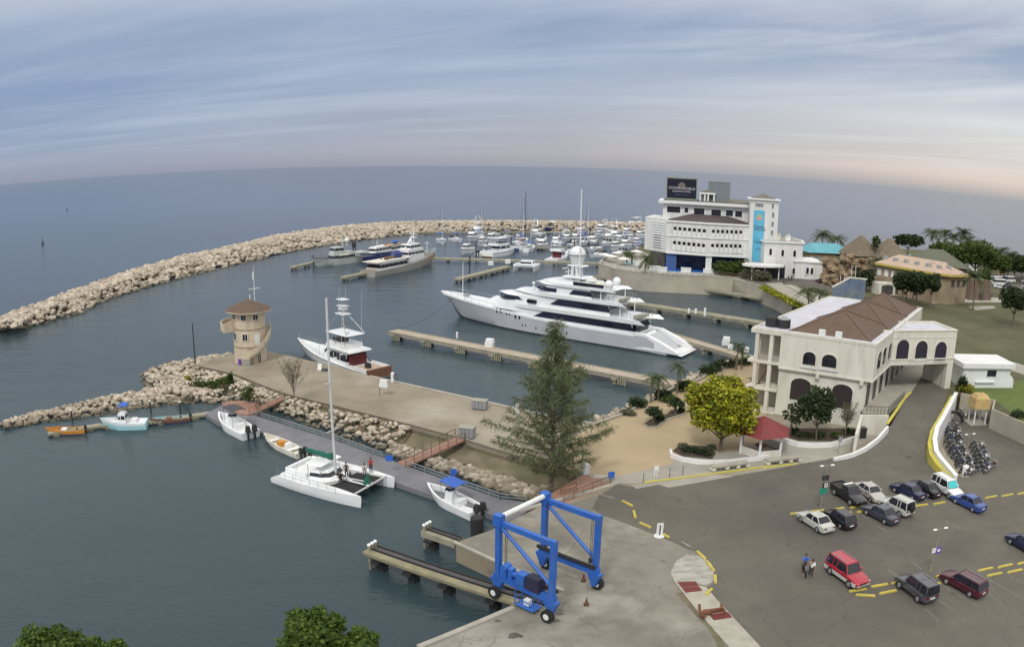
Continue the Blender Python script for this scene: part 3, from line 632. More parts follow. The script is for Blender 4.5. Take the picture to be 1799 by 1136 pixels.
# round brick landing and small bridge to the quay
t = ent('brick_landing', 'rounded brick landing at the head of the floating dock', 'landing', P(425, 717, 0))
q = [P(392, 708, .7)]; c0 = P(428, 716, .7)
v = PP([(390, 709), (400, 704), (420, 703), (445, 706), (457, 713), (452, 722), (438, 728), (420, 727)], .7)
MB().prism([(p.x - c0.x, p.y - c0.y) for p in v], .1, .7).build('paving', 'brick', t)
railing(t, [Vector((p.x - c0.x, p.y - c0.y, .7)) for p in [v[3], v[4], v[5], v[6]]], .9, m='wood')
t.location = (c0.x, c0.y, 0)
def gangway(name, p0, z0, p1, z1, wd, label, m='brick', rail=.9, th=.2):
    a, c = P(*p0, z0), P(*p1, z1); L = (Vector((c.x, c.y, 0)) - Vector((a.x, a.y, 0))).length; t = ent(name, label, 'gangway', (a.x, a.y, 0), ang(a, c))
    MB().add([(0, -wd / 2, z0), (L, -wd / 2, z1), (L, wd / 2, z1), (0, wd / 2, z0), (0, -wd / 2, z0 - th), (L, -wd / 2, z1 - th), (L, wd / 2, z1 - th), (0, wd / 2, z0 - th)], [(0, 1, 2, 3), (7, 6, 5, 4), (0, 4, 5, 1), (1, 5, 6, 2), (2, 6, 7, 3), (3, 7, 4, 0)]).build('walkway', m, t)
    for s in (-1, 1): railing(t, [Vector((0, s * wd / 2, z0)), Vector((L, s * wd / 2, z1))], rail, m='bark', step=1.1, r=.03)
    return t
gangway('gangway', (705, 815), .6, (808, 769), 1.86, 1.7, 'red-brown wooden gangway from the floating dock up to the quay')
gangway('gangway', (452, 719), .7, (498, 697), 1.86, 1.4, 'short brown footbridge between the brick landing and the quay')
# wide brick walkway at the right end
t = ent('brick_walkway', 'wide pink brick walkway with wooden rails below the feathery tree', 'walkway', P(1000, 855, 0)); o1 = P(1000, 855, 0)
f1 = lambda px, zz: [Vector((p.x - o1.x, p.y - o1.y, zz)) for p in PP(px, zz)]
v = f1([(943, 881), (1024, 833), (1073, 848), (985, 886), (962, 884)], LO + .02)
MB().prism([(p.x, p.y) for p in v], .9, LO + .02).build('paving', 'brick', t)
railing(t, f1([(948, 877), (1022, 833)], LO), .9, m='bark', step=1.2); railing(t, f1([(990, 882), (1072, 849)], LO), .9, m='bark', step=1.2)
railing(t, f1([(985, 869), (1012, 862)], LO), .9, m='rust', step=1.2)
# west thin dock
for p0, p1, lab in [((84, 760), (177, 745), 'thin low dock beside the orange fishing boat'), ((177, 746), (268, 739), 'thin low dock behind the cyan hulled boat'), ((268, 739), (372, 724), 'thin low dock joining the grey floating dock')]:
    pier('thin_dock', P(*p0, .5), P(*p1, .5), 1.3, .5, .3, 'pier', lab, 'dock', 5, 'mud', False, 'thin docks along the groyne', pr=.18)

# ------------------------------------------------------------------ boat lift slip: runway beams
def runway(name, a, c, wd, label, z, yellowside=True, posts=True, piles=()):
    L = (c - a).length; t = ent(name, label, 'lift pier', (a.x, a.y, 0), ang(a, c))
    MB().box(0, L, -wd / 2, wd / 2, z - .55, z).build('beam', 'pier', t)
    MB().box(-.05, L, -wd / 2 + .55, wd / 2 - .35, z + .001, z + .03).build('track_plate', mat('dark_track_plate', (.07, .065, .07), .8, (.10, .095, .10), 1.5), t)
    for y0 in (-wd / 2 + .5, wd / 2 - .28): MB().box(0, L, y0, y0 + .12, z + .003, z + .16).build('guide_rail', 'black', t)
    if yellowside: MB().box(-.1, L, -wd / 2 - .35, -wd / 2 + .4, z - .2, z + .06).build('yellow_edge', mat('faded_yellow_edge', (.29, .26, .16), .85, (.20, .185, .125), 1.2), t)
    for x in piles: MB().box(x - .42, x + .42, -wd / 2 - .42, wd / 2 + .05, z - .8, z - .55).cbox(x, -.05, z / 2 - 1.8, .72, wd * .55, z + 1.6).build('pile', 'black', t)
    if posts:
        for k in range(3):
            MB().cyl((.25 + .0 * k, -wd / 2 + .2 + k * .42, -1), (.25, -wd / 2 + .2 + k * .42, z + .55), .13, .13, 8).build('mooring_post', 'pier', t)
            MB().ball((.25, -wd / 2 + .2 + k * .42, z + .62), (.19, .19, .14), 10, 5).build('post_cap', 'white', t)
    return t
a, c = P(652, 962, LO), P(962, 1062, LO)
runway('lift_runway', a, c, 1.5, 'near runway beam of the boat lift with yellow edge on black piles', LO, True, True, [1.2, 4.6, 8.2, 12.6])
a, c = P(747, 928, LO), P(806, 948, LO)
runway('lift_runway', a, c, 1.3, 'short far runway beam beyond the slip with three white capped posts', LO, False, True, [1.0])
p = P(838, 920, 1.2)
one(MB().cyl((0, 0, -1.5), (0, 0, 1.9), .62, .62, 14).cyl((0, 0, 1.9), (0, 0, 2.0), .55, .5, 14), 'mooring_dolphin', 'black', 'fat black round mooring pile beside the outboard of the white motorboat', 'mooring pile', smooth=True, loc=(p.x, p.y, 0))
mb = MB(); v = PP([(902, 1066), (932, 1062), (991, 1038), (960, 1030)], LO)

# ------------------------------------------------------------------ blue travelling boat lift
A, B_, C_ = P(865, 1043, LO), P(961, 1082, LO), P(1054, 1039, LO)
ex = (B_ - A).normalized(); L1 = (B_ - A).length; W1 = (C_ - B_).dot(Vector((-ex.y, ex.x, 0)))
sgn = 1 if W1 > 0 else -1
mid = (A + C_) / 2; W1 = (C_ - B_).length * .985; an_ = math.atan2(ex.y, ex.x) - R(3.5); ex = Vector((math.cos(an_), math.sin(an_), 0)); A = mid - ex * L1 / 2 - Vector((-ex.y, ex.x, 0)) * W1 / 2
t = ent('boat_lift', 'big blue travelling boat lift straddling the slip on four wheels', 'boat lift', A, an_)
Hh = 6.75
mod = MB
for s, nm in ((0, 'near'), (W1, 'far')):
    for x in (0, L1):
        MB().box(x - .21, x + .21, s - .19, s + .19, 1.25, Hh).build('leg', 'blue', t)
    MB().bar((0, s, Hh - .25), (L1, s, Hh - .25), .36, .42).build('top_beam', 'blue', t)
    MB().cyl((.2, s, Hh - .55), (L1 - .2, s, 3.0), .15, .15, 12).build('diagonal_brace', 'blue', t, True)
    mb = MB(); mb.bar((-.3, s, 1.85), (L1 + .3, s, 1.85), .5, .55)
    mb.prism([(0, 0)] * 0 or [(-.45, 0), (.45, 0), (.45, .1), (-.45, .1)], 0, .01) if False else None
    mb.build('sill_beam', 'blue', t)
    for x in (0, L1):
        w_ = MB(); w_.loft([[(x - k, s - .26, zz), (x + k, s - .26, zz), (x + k, s + .26, zz), (x - k, s + .26, zz)] for zz, k in ((.55, .18), (1.0, .3), (1.45, .55), (1.7, .62))]); fk = w_.build('wheel_fork', 'blue', t)
        wy = s - .42 if s == 0 else s + .42
        wh = MB().cyl((x, wy - .2, .52), (x, wy + .2, .52), .52, .52, 20).build('wheel', 'tyre', t, True)
        MB().cyl((x, wy - .215, .52), (x, wy + .215, .52), .26, .26, 14).build('rim', 'white', wh, True)
    MB().box(-.35, L1 + .2, s + (.3 if s == 0 else -.5), s + (.5 if s == 0 else -.3), 2.25, 2.5).build('cable_rail', 'black', t)
MB().cyl((0, .25, Hh + .12), (0, W1 - .25, Hh + .12), .22, .22, 14).build('cross_beam', 'white', t, True)
for s in (0, W1): MB().box(-.35, .35, s - .3, s + .3, Hh - .5, Hh + .4).build('corner_joint', 'blue', t)
mb = MB(); mb.box(.4, 1.0, -.3, .35, 2.12, 2.9); mb.cyl((.75, -.35, 2.9), (.75, .4, 2.9), .3, .3, 10); mb.box(1.1, 1.5, -.2, .3, 2.12, 3.0); mb.cyl((1.5, 0, 2.6), (1.9, 0, 2.6), .22, .22, 10); mb.build('hydraulic_pump', 'blue', t)
MB().box(2.0, 2.8, -.35, .4, 2.12, 3.0).build('control_box', 'blue', t)
mb = MB(); mb.frus(2.95, 4.3, .48, 2.12, 3.15, .1, .1, .08); mb.build('engine_cover', mat('navy_cover', (.02, .02, .05), .6), t)
mb = MB()
for x in (2.1, 3.9):
    for y in (-.5, .5): mb.bar((x, y, .35), (x, y, 1.6), .06, .06)
for zz in (.35, .95): mb.bar((2.1, -.5, zz), (3.9, -.5, zz), .05, .05); mb.bar((2.1, .5, zz), (3.9, .5, zz), .05, .05); mb.bar((2.1, -.5, zz), (2.1, .5, zz), .05, .05); mb.bar((3.9, -.5, zz), (3.9, .5, zz), .05, .05)
mb.box(2.1, 3.9, -.5, .5, .30, .34); mb.build('operator_cage', 'blue', t)
MB().box(2.7, 3.2, -.2, .2, .4, .9).build('operator_seat', 'white', t)
for x, s in ((.5, 0), (L1 - .4, 0), (.5, W1), (L1 - .35, W1)):
    mb = MB()
    for k in (-.08, .08): mb.cyl((x + k, s + (.28 if s == 0 else -.28), 2.5), (x + k, s + (.28 if s == 0 else -.28), Hh - .3), .022, .022, 4)
    mb.box(x - .14, x + .14, s - .36 if s else s + .2, s - .2 if s else s + .36, 2.6, 3.0); mb.build('hoist_cable', 'dark', t)
# traffic cones on the apron
cp = MB(); 
def cone(x, y, lab):
    p = P(x, y, LO); t = ent('traffic_cone', lab, 'traffic cone', p, 0, 'traffic cones by the boat lift')
    MB().cyl((0, 0, .03), (0, 0, .72), .17, .03, 12).build('cone_body', 'rust', t, True); MB().box(-.2, .2, -.2, .2, 0, .04).build('foot', 'black', t)
cone(1025, 1020, 'worn dark cone beside the right wheel of the boat lift'); cone(1030, 1062, 'worn dark cone nearer the bottom, right of the front wheel'); cone(970, 1001, 'orange cone under the far corner of the boat lift')
# ------------------------------------------------------------------ boats
def hull_sec(L, Bm, fb, fbow, s, rake=.12, full=2.2, stern=.86):
    """station s 0..1 from stern to bow: x, half beam, sheer height"""
    if s < .45: hb = Bm / 2 * (stern + (1 - stern) * math.sin(s / .45 * math.pi / 2))
    else: hb = Bm / 2 * max(0.012, 1 - ((s - .45) / .55) ** full)
    sh = fb + (fbow - fb) * s ** 2.2
    return -L / 2 + L * s, hb, sh
def hull(root, L, Bm, fb, fbow, m='gel', draft=.5, rake=.1, full=2.2, stern=.86, floor=None, gw=.12, deckm=None, stripe=None, boot=None, nm='hull', flare=.8, tr=0, n=14):
    """closed outer hull with gunwale; floor: height of the inner floor (None: flush deck)"""
    outer, inner = [], []
    for i in range(n + 1):
        s = i / n; s = s ** .85
        x, hb, sh = hull_sec(L, Bm, fb, fbow, s, rake, full, stern)
        k = max(0, (s - .4) / .6) ** 1.5; xw = x - rake * L * k; hw_ = hb * (1 - (1 - flare) * (.25 + .75 * k))
        xt = x + (tr * (1 - s / .1) if s < .1 else 0)
        outer.append([(xt, hb, sh), (xw * .5 + xt * .5 if s > .1 else x, hb * .5 + hw_ * .5, sh * .45), (xw, hw_ * .96, .02), (xw, hw_ * .45, -draft), (xw, -hw_ * .45, -draft), (xw, -hw_ * .96, .02), (xw * .5 + xt * .5 if s > .1 else x, -hb * .5 - hw_ * .5, sh * .45), (xt, -hb, sh)])
        g_ = min(gw, hb * .6); xi = min(x, L / 2 - gw * 3) + (gw if i == 0 else 0)
        f = (sh - .04 if floor is None else floor)
        inner.append([(xi, hb - g_, sh), (xi, hb - g_, f), (xi, -(hb - g_), f), (xi, -(hb - g_), sh)])
    mb = MB(); vs = [p for r_ in outer for p in r_]; fs = []
    for k in range(n):
        for i in range(7): fs.append((k * 8 + i, (k + 1) * 8 + i, (k + 1) * 8 + i + 1, k * 8 + i + 1))
    fs.append(tuple(range(8))); fs.append(tuple(range(n * 8 + 7, n * 8 - 1, -1))); mb.add(vs, fs)
    # gunwale cap
    o = len(mb.v); cap = []
    for i in range(n + 1): cap += [outer[i][0], inner[i][0], inner[i][3], outer[i][7]]
    mb.add(cap, [(4 * i, 4 * i + 1, 4 * i + 5, 4 * i + 4) for i in range(n)] + [(4 * i + 2, 4 * i + 3, 4 * i + 7, 4 * i + 6) for i in range(n)] + [(0, 3, 2, 1)])
    h = mb.build(nm, m, root, True)
    mb = MB(); vs = [p for r_ in inner for p in r_]
    mb.add(vs, [(4 * k + i, 4 * k + i + 1, 4 * (k + 1) + i + 1, 4 * (k + 1) + i) for k in range(n) for i in range(3)] + [(0, 1, 2, 3)]); mb.build('deck', deckm or m, root)
    if stripe:
        mb = MB(); z0, z1, mm = stripe
        for sd in (1, -1):
            ring = []
            for i in range(n + 1):
                a_, b_, c_ = Vector(outer[i][0]), Vector(outer[i][1]), Vector(outer[i][2])
                def at(t):
                    p = a_.lerp(b_, t * 2) if t < .5 else b_.lerp(c_, t * 2 - 1); return (p.x, (p.y + .012) * sd, p.z)
                ring.append([at(z0), at(z1)])
            mb.add([p for r_ in ring for p in r_], [(2 * i, 2 * i + 1, 2 * i + 3, 2 * i + 2) for i in range(n)])
        mb.build('hull_stripe', mm, root)
    return h
def pulpit(root, L, Bm, fb, fbow, s0=.5, h=.6, full=2.2, stern=.86, m='chrome', n=8, r=.025):
    mb = MB(); rows = []
    for sd in (1, -1):
        v = []
        for i in range(n + 1):
            s = s0 + (1 - s0) * i / n; x, hb, sh = hull_sec(L, Bm, fb, fbow, s, 0, full, stern); v.append(Vector((x - .1, sd * max(.03, hb - .1), sh)))
        for i, p in enumerate(v): mb.cyl(p, p + Vector((0, 0, h)), r, r, 4)
        mb.tube([p + Vector((0, 0, h)) for p in v], r, 4); mb.tube([p + Vector((0, 0, h * .5)) for p in v], r * .6, 4)
    return mb.build('bow_rail', m, root)
def cabin(root, x0, x1, hw, z0, z1, rf=.5, rb=0, tp=.1, hwf=None, m='gel', win=(.45, .85), wm='glass', nm='cabin', skip=None):
    c = MB().frus(x0, x1, hw, z0, z1, rf, rb, tp, hwf).build(nm, m, root)
    if win:
        h = z1 - z0; MB().frus(x0, x1, hw, z0, z1, rf, rb, tp, hwf, .015, z0 + h * win[0], z0 + h * win[1]).build('windows', wm, c)
        nb = max(2, int((x1 - x0) / 2.0)); mb = MB(); hwf_ = hw if hwf is None else hwf     # mullions standing proud of the band
        for i in range(nb + 1):
            x = x0 + rb * .65 + (x1 - x0 - (rf + rb) * .65) * i / nb; hh = hw - tp * .65 if x < x0 + (x1 - x0) * .6 else None
            if hh is None: t = (x - (x0 + (x1 - x0) * .6)) / ((x1 - x0) * .4); hh = (hw * .7 + hwf_ * .3) * (1 - t) + hwf_ * t - tp * .65 + .01
            for sd in (1, -1): mb.box(x - .05, x + .05, sd * hh - .03, sd * hh + .03, z0 + h * win[0], z0 + h * win[1])
        mb.build('window_mullion', m, c)
    return c
def outboard(root, x, y, z, m='black', s=1.0):
    o = MB().frus(x - .45 * s, x + .15 * s, .2 * s, z + .1 * s, z + .75 * s, .1, .12, .05).box(x - .2 * s, x - .02 * s, y * 0 - .08, .08, z - .9 * s, z + .15 * s).cyl((x - .35 * s, 0, z - .75 * s), (x + .0, 0, z - .75 * s), .09 * s, .05 * s, 6)
    o.v = [(a, b_ + y, c) for a, b_, c in o.v]; return o.build('outboard_motor', m, root, True)
def bimini(root, x0, x1, hw, z0, z, m='bluecanvas', nm='bimini_top', n=3):
    mb = MB(); rings = []
    for k in range(5):
        y = -hw + 2 * hw * k / 4; zz = z - (abs(k - 2) / 2) ** 2 * .12; rings.append([(x0, y, zz), (x1, y, zz), (x1, y, zz + .05), (x0, y, zz + .05)])
    t = mb.loft(rings).build(nm, m, root)
    mb = MB()
    for x in (x0 + .1, x1 - .1):
        for s in (-1, 1): mb.cyl((x * .8 + (x0 + x1) / 2 * .2, s * (hw - .05), z0), (x, s * (hw - .05), z - .08), .025, .025, 5)
    mb.build('canopy_frame', 'chrome', t); return t
def antenna(root, pts, m='white', nm='antenna'):
    mb = MB()
    for (x, y, z, h) in pts: mb.cyl((x, y, z), (x - h * .05, y, z + h), .025, .012, 4)
    return mb.build(nm, m, root)

# prototypes of the far marina, bow along +x
def b_cruiser(nm, lab, L=11, hm='gel', fly=True, top='white', bim=None):
    B_ = L * .31; t = ent(nm, lab, 'motor yacht', (0, 0, 0))
    hull(t, L, B_, 1.25, 1.9, hm, .4, .12, 2.0, .9, floor=None, stripe=(.12, .2, 'navy'))
    cabin(t, -L * .22, L * .24, B_ * .38, 1.2, 2.75, L * .12, .2, .12, B_ * .26)
    MB().frus(L * .2, L * .40, B_ * .26, 1.5, 2.0, .6, 0, .1, B_ * .1).build('foredeck_trunk', hm, t)
    if fly:
        MB().frus(-L * .32, L * .12, B_ * .38, 2.75, 3.25, .5, .05, .05, B_ * .3).build('flybridge', 'gel', t)
        MB().frus(-L * .1, L * .07, B_ * .25, 3.25, 3.65, .35, 0, .05).build('flybridge_screen', 'glass', t)
        if bim: bimini(t, -L * .25, L * .05, B_ * .32, 3.2, 4.7, bim)
        mb = MB(); mb.cyl((-L * .27, -B_ * .3, 3.2), (-L * .3, -B_ * .25, 4.6), .06, .06, 6); mb.cyl((-L * .27, B_ * .3, 3.2), (-L * .3, B_ * .25, 4.6), .06, .06, 6); mb.box(-L * .33, -L * .27, -B_ * .27, B_ * .27, 4.55, 4.7); mb.build('radar_arch', 'gel', t)
    pulpit(t, L, B_, 1.25, 1.9, .55, .6, 2.0, .9)
    MB().box(-L * .5, -L * .46, -B_ * .3, B_ * .3, .25, .35).box(-L * .56, -L * .49, -B_ * .4, B_ * .4, .2, .32).build('swim_platform', 'deck', t)
    antenna(t, [(-L * .3, .5, 4.6, 2.2)] if fly else [(-L * .1, .5, 2.75, 1.8)])
    return t
def b_sportfish(nm, lab, L=13, tower=True, canvas='maroon', hm='gel'):
    B_ = L * .31; t = ent(nm, lab, 'sport fishing boat', (0, 0, 0))
    hull(t, L, B_, .95, 2.1, hm, .4, .14, 1.9, .92, floor=None, deckm='gel')
    cabin(t, -L * .16, L * .2, B_ * .4, .95, 2.7, L * .13, .15, .15, B_ * .28, win=(.48, .8))
    MB().box(-L * .17, -L * .155, -B_ * .33, B_ * .33, 1.0, 2.6).build('cockpit_bulkhead', canvas, t)
    MB().frus(-L * .24, L * .08, B_ * .42, 2.7, 3.25, .6, .05, .05, B_ * .3).build('flybridge', 'gel', t)
    MB().box(-L * .2, L * .03, -B_ * .32, B_ * .32, 4.75, 4.85).build('hardtop', 'gel', t)
    mb = MB()
    for x in (-L * .18, L * .02):
        for s in (-1, 1): mb.cyl((x, s * B_ * .31, 3.2), (x, s * B_ * .3, 4.75), .04, .04, 5)
    if tower:
        for s in (-1, 1):
            for x in (-L * .18, L * .02): mb.cyl((x, s * B_ * .31, 4.8), (-L * .08, s * .5, 8.0), .045, .045, 5)
        for zz, k in ((6.0, .8), (7.0, .6)): mb.bar((-L * .13, -k, zz), (-L * .13, k, zz), .05, .05)
        mb.box(-L * .12, -L * .04, -.6, .6, 7.9, 7.98)
    mb.build('tuna_tower', 'chrome', t)
    antenna(t, [(-L * .2, B_ * .38, 3.2, 4.5), (-L * .2, -B_ * .38, 3.2, 4.5)], 'white', 'outrigger')
    pulpit(t, L, B_, .95, 2.1, .6, .6, 1.9, .92); return t
def b_sail(nm, lab, L=11, hm='gel', mastm='mast', cover='bluecanvas', mh=14):
    B_ = L * .28; t = ent(nm, lab, 'sailing boat', (0, 0, 0))
    hull(t, L, B_, 1.0, 1.35, hm, .5, .1, 1.7, .62, floor=None, stripe=(.1, .2, 'navy'))
    cabin(t, -L * .1, L * .22, B_ * .3, .95, 1.5, .8, .1, .1, B_ * .18, win=(.35, .7))
    MB().cyl((L * .08, 0, 1), (L * .05, 0, mh), .09, .05, 6).build('mast', mastm, t)
    bm = MB().cyl((L * .07, 0, 2.3), (-L * .33, 0, 2.4), .07, .07, 6).build('boom', mastm, t)
    MB().cyl((L * .05, 0, 2.48), (-L * .32, 0, 2.5), .17, .1, 6).build('furled_sail', cover, bm)
    mb = MB()
    for p in ((L * .49, 0, 1.4), (-L * .49, 0, 1.1), (L * .04, B_ * .45, 1.1), (L * .04, -B_ * .45, 1.1)): mb.cyl(p, (L * .05, 0, mh * .97), .02, .02, 3)
    mb.build('rigging', 'dark', t); bimini(t, -L * .4, -L * .15, B_ * .3, 1.2, 2.9, cover); return t
def b_cat(nm, lab, L=11, B_=6.2, mh=0):
    t = ent(nm, lab, 'catamaran', (0, 0, 0))
    for s in (1, -1):
        q = MB(); n = 10; rings = []
        for i in range(n + 1):
            k = i / n; x = -L / 2 + L * k; hb = .75 * (min(1, .55 + k) if k < .45 else max(.03, 1 - ((k - .45) / .55) ** 2)); sh = 1.25 + .25 * k if k > .14 else .35 + .9 * k / .14; xw = x - .5 * k ** 4; y = s * (B_ / 2 - .75)
            rings.append([(x, y + hb, sh), (xw, y + hb * .9, 0), (xw, y + hb * .3, -.4), (xw, y - hb * .3, -.4), (xw, y - hb * .9, 0), (x, y - hb, sh)])
        q.loft(rings).build('hull', 'gel', t, True)
    MB().box(-L * .28, L * .12, -B_ / 2 + .8, B_ / 2 - .8, .75, 1.3).build('bridge_deck', 'gel', t)
    cabin(t, -L * .2, L * .16, B_ * .33, 1.3, 2.3, 1.6, .2, .4, B_ * .22, win=(.3, .8))
    MB().cyl((L * .38, -B_ / 2 + .7, 1.3), (L * .38, B_ / 2 - .7, 1.3), .09, .09, 6).build('cross_beam', 'mast', t)
    bimini(t, -L * .4, -L * .18, B_ * .3, 1.3, 3.0, 'dark')
    if mh:
        MB().cyl((L * .05, 0, 2.2), (L * .03, 0, mh), .12, .07, 6).build('mast', 'mast', t)
    return t
def b_open(nm, lab, L=7, hm='gel', top='white', t_top=True, cat='motorboat'):
    B_ = L * .32; t = ent(nm, lab, cat, (0, 0, 0))
    hull(t, L, B_, .75, 1.15, hm, .3, .12, 2.0, .9, floor=.45, gw=.2)
    MB().frus(-L * .08, L * .08, .42, .45, 1.5, .25, .1, .05).build('console', 'gel', t)
    MB().frus(-L * .02, L * .075, .36, 1.4, 1.75, .15, 0, .05).build('windscreen', 'glassb', t)
    MB().box(-L * .22, -L * .12, -.5, .5, .45, 1.05).build('seat', 'white', t)
    if t_top: bimini(t, -L * .2, L * .1, B_ * .34, .7, 2.55, top, 't_top')
    outboard(t, -L / 2 - .1, .35, .75); outboard(t, -L / 2 - .1, -.35, .75)
    return t
def place(t, px, py, hx, hy, z=0, length=None):
    """centre at pixel px,py; bow points to pixel hx,hy"""
    c = P(px, py, 0); h = P(hx, hy, 0); t.location = (c.x, c.y, z); t.rotation_euler = (0, 0, ang(c, h)); return t
G = 'boats moored in the marina'
pr = dict(cru=b_cruiser('motor_yacht', 'x', 11), crub=b_cruiser('motor_yacht', 'x', 13, 'gel', True, 'white', 'white'), cab=b_cruiser('cabin_cruiser', 'x', 9, 'gel', False), spo=b_sportfish('sport_fishing_boat', 'x', 12, False), spt=b_sportfish('sport_fishing_boat', 'x', 13, True, 'dark'),
          sai=b_sail('sailing_boat', 'x', 11), sad=b_sail('sailing_boat', 'x', 12, 'gel', 'dark', 'maroon', 17), cat=b_cat('catamaran', 'x', 12, 6.6), opn=b_open('motorboat', 'x', 7), opb=b_open('motorboat', 'x', 7.5, 'gel', 'bluecanvas'), nav=b_open('motorboat', 'x', 9, 'navy', 'white', True))
used = set()
BT = [  # proto, px, py (waterline centre), heading offset px, label, scale
 ('sai', 776, 427, 12, 8, 'white sailboat with a pale mast, farthest left in the marina', 1),
 ('opb', 803, 424, 14, 3, 'small boat with a blue top left of the far motor yachts', 1.1),
 ('cru', 829, 423, -14, 6, 'white flybridge yacht in the far row by the outer dock', .95),
 ('cab', 862, 427, -14, 6, 'white cabin cruiser with a broad sloping foredeck, far row', 1.1),
 ('opn', 866, 414, -14, 2, 'small white boat at the outer dock, above the sloping cruiser', 1),
 ('opb', 888, 418, -14, 2, 'small boat at the outer dock with a raised blue canopy', .9),
 ('cab', 819, 445, -14, 4, 'small white cruiser lying against the long dock, leftmost', .95),
 ('crub', 882, 448, 20, -3, 'large white motor yacht with two rows of windows at the long dock', 1.05),
 ('nav', 905, 438, 6, -8, 'dark blue hulled boat behind the large white motor yacht', .9),
 ('sad', 921, 436, 16, -6, 'sailing boat with dark mast and maroon sail cover', 1),
 ('sai', 931, 440, 14, -6, 'sailing boat with blue cover just right of the dark masted one', .95),
 ('cru', 951, 437, -10, 8, 'white yacht with its bow towards the camera, second row', .95),
 ('cru', 976, 431, -10, 8, 'white yacht with tall flybridge just behind the second row', .85),
 ('cab', 975, 441, -8, 8, 'white boat with a long curved white awning above the long dock', 1.1),
 ('spo', 983, 458, 22, -6, 'sport fishing boat with maroon cockpit at the long dock', 1),
 ('nav', 967, 405, -12, 2, 'dark hulled boat at the foot of the breakwater', 1.3),
 ('cru', 1010, 424, -8, 7, 'white yacht in the middle row, left of the tall yacht mast', .8),
 ('opb', 1024, 430, -8, 6, 'boat under a blue awning behind the great white dome', 1.2),
 ('cru', 1020, 412, -12, 4, 'yacht at the second dock behind the white dome', .8),
 ('cab', 1008, 436, -8, 8, 'small cruiser tucked left of the great white dome', .8),
 ('sai', 1032, 424, 10, 4, 'sailing boat whose mast shows faintly beside the tall white mast', 1),
 ('spt', 1078, 420, -8, 6, 'white boat with tall tower deck right of the tall white mast', .9),
 ('cru', 1056, 408, -14, 2, 'white yacht at the outer dock right of the tall mast', 1.0),
 ('opn', 1072, 410, -14, 2, 'small white boat at the outer dock, second right of the tall mast', 1.2),
 ('crub', 1112, 402, -16, 1, 'grey-white yacht farthest back near the hotel', 1.0),
 ('cru', 1100, 414, -14, 4, 'white yacht in the row just left of the slatted hotel wing', .9),
 ('opn', 1062, 432, -12, 4, 'small white boat between the tall mast and the hotel', 1.3),
 ('cab', 1080, 440, -12, 4, 'white cruiser behind the two small terrace palms', .95),
 ('cru', 1098, 436, -12, 5, 'white yacht with high bridge behind the terrace palms', .85),
 ('cab', 1118, 432, -10, 5, 'white cruiser touching the slatted wing of the hotel', .9),
 ('opb', 1122, 441, -10, 5, 'little boat with blue top at the corner of the hotel', 1.0),
 ('opn', 1040, 442, -12, 4, 'white open boat just right of the dome, nearest row', 1.2),
 ('cat', 925, 473, -8, 7, 'white catamaran moored beside the finger dock, bows towards the camera', 1),
 ('opn', 1048, 452, -14, 2, 'small white launch lying at the end of the sea wall', 1.1),
 ('opn', 945, 426, -12, 4, 'small pale boat behind the second dock row', 1.2),
 ('spt', 838, 413, -14, 3, 'fishing yacht with a tower at the outer dock', .9),
 ('opb', 990, 412, -14, 3, 'small blue topped boat at the outer dock', 1.0),
 ('cab', 846, 431, -12, 7, 'white cruiser with dark awning between the far flybridge yacht and the sloping cruiser', 0.9),
 ('opn', 852, 447, 18, -3, 'small launch tied just left of the large white motor yacht', 1.0),
 ('sai', 845, 420, 10, 4, 'thin-masted sailboat behind the far flybridge yacht', 0.9),
 ('cru', 912, 424, -12, 4, 'white yacht behind the dark masted sailing boat', 0.75),
 ('spt', 940, 416, -12, 4, 'yacht with a lattice tower close to the breakwater foot', 0.8),
 ('opn', 1000, 445, -10, 7, 'open white boat just left of the great dome support', 1.0),
 ('crub', 995, 424, -9, 7, 'white yacht with flat hardtop in the middle row', 0.75),
 ('cru', 1040, 428, -9, 6, 'white yacht between the dome and the hotel, second row', 0.8),
 ('cab', 1052, 418, -12, 4, 'white cruiser with square cabin below the outer dock', 0.9),
 ('spo', 1068, 424, -10, 6, 'white fishing boat among the rows near the hotel', 0.8),
 ('cru', 1088, 426, -12, 5, 'white yacht in the crowded row above the terrace parasols', 0.8),
 ('cab', 1108, 424, -12, 5, 'small cruiser second from the slatted hotel wing', 0.85),
 ('opn', 1090, 448, -12, 4, 'white open boat behind the small terrace palms', 1.1),
 ('sai', 918, 428, 12, -5, 'second sailing boat beside the dark masted one', 1.1),
 ('cru', 1124, 418, -12, 2, 'grey-white yacht at the inner corner behind the hotel wing', 0.8),
]
for k, px, py, dx, dy, lab, sc in BT:
    sc *= 1.4 if k != 'cat' else 1.25
    if k in used: o = dup(pr[k], (0, 0, 0), 0, lab, G, sc)
    else: used.add(k); o = pr[k]; o['label'] = lab; o['group'] = G; index_kids(o); o.scale = (sc,) * 3
    if 'catamaran' in lab: o['category'] = 'catamaran'
    place(o, px, py, px + dx, py + dy)

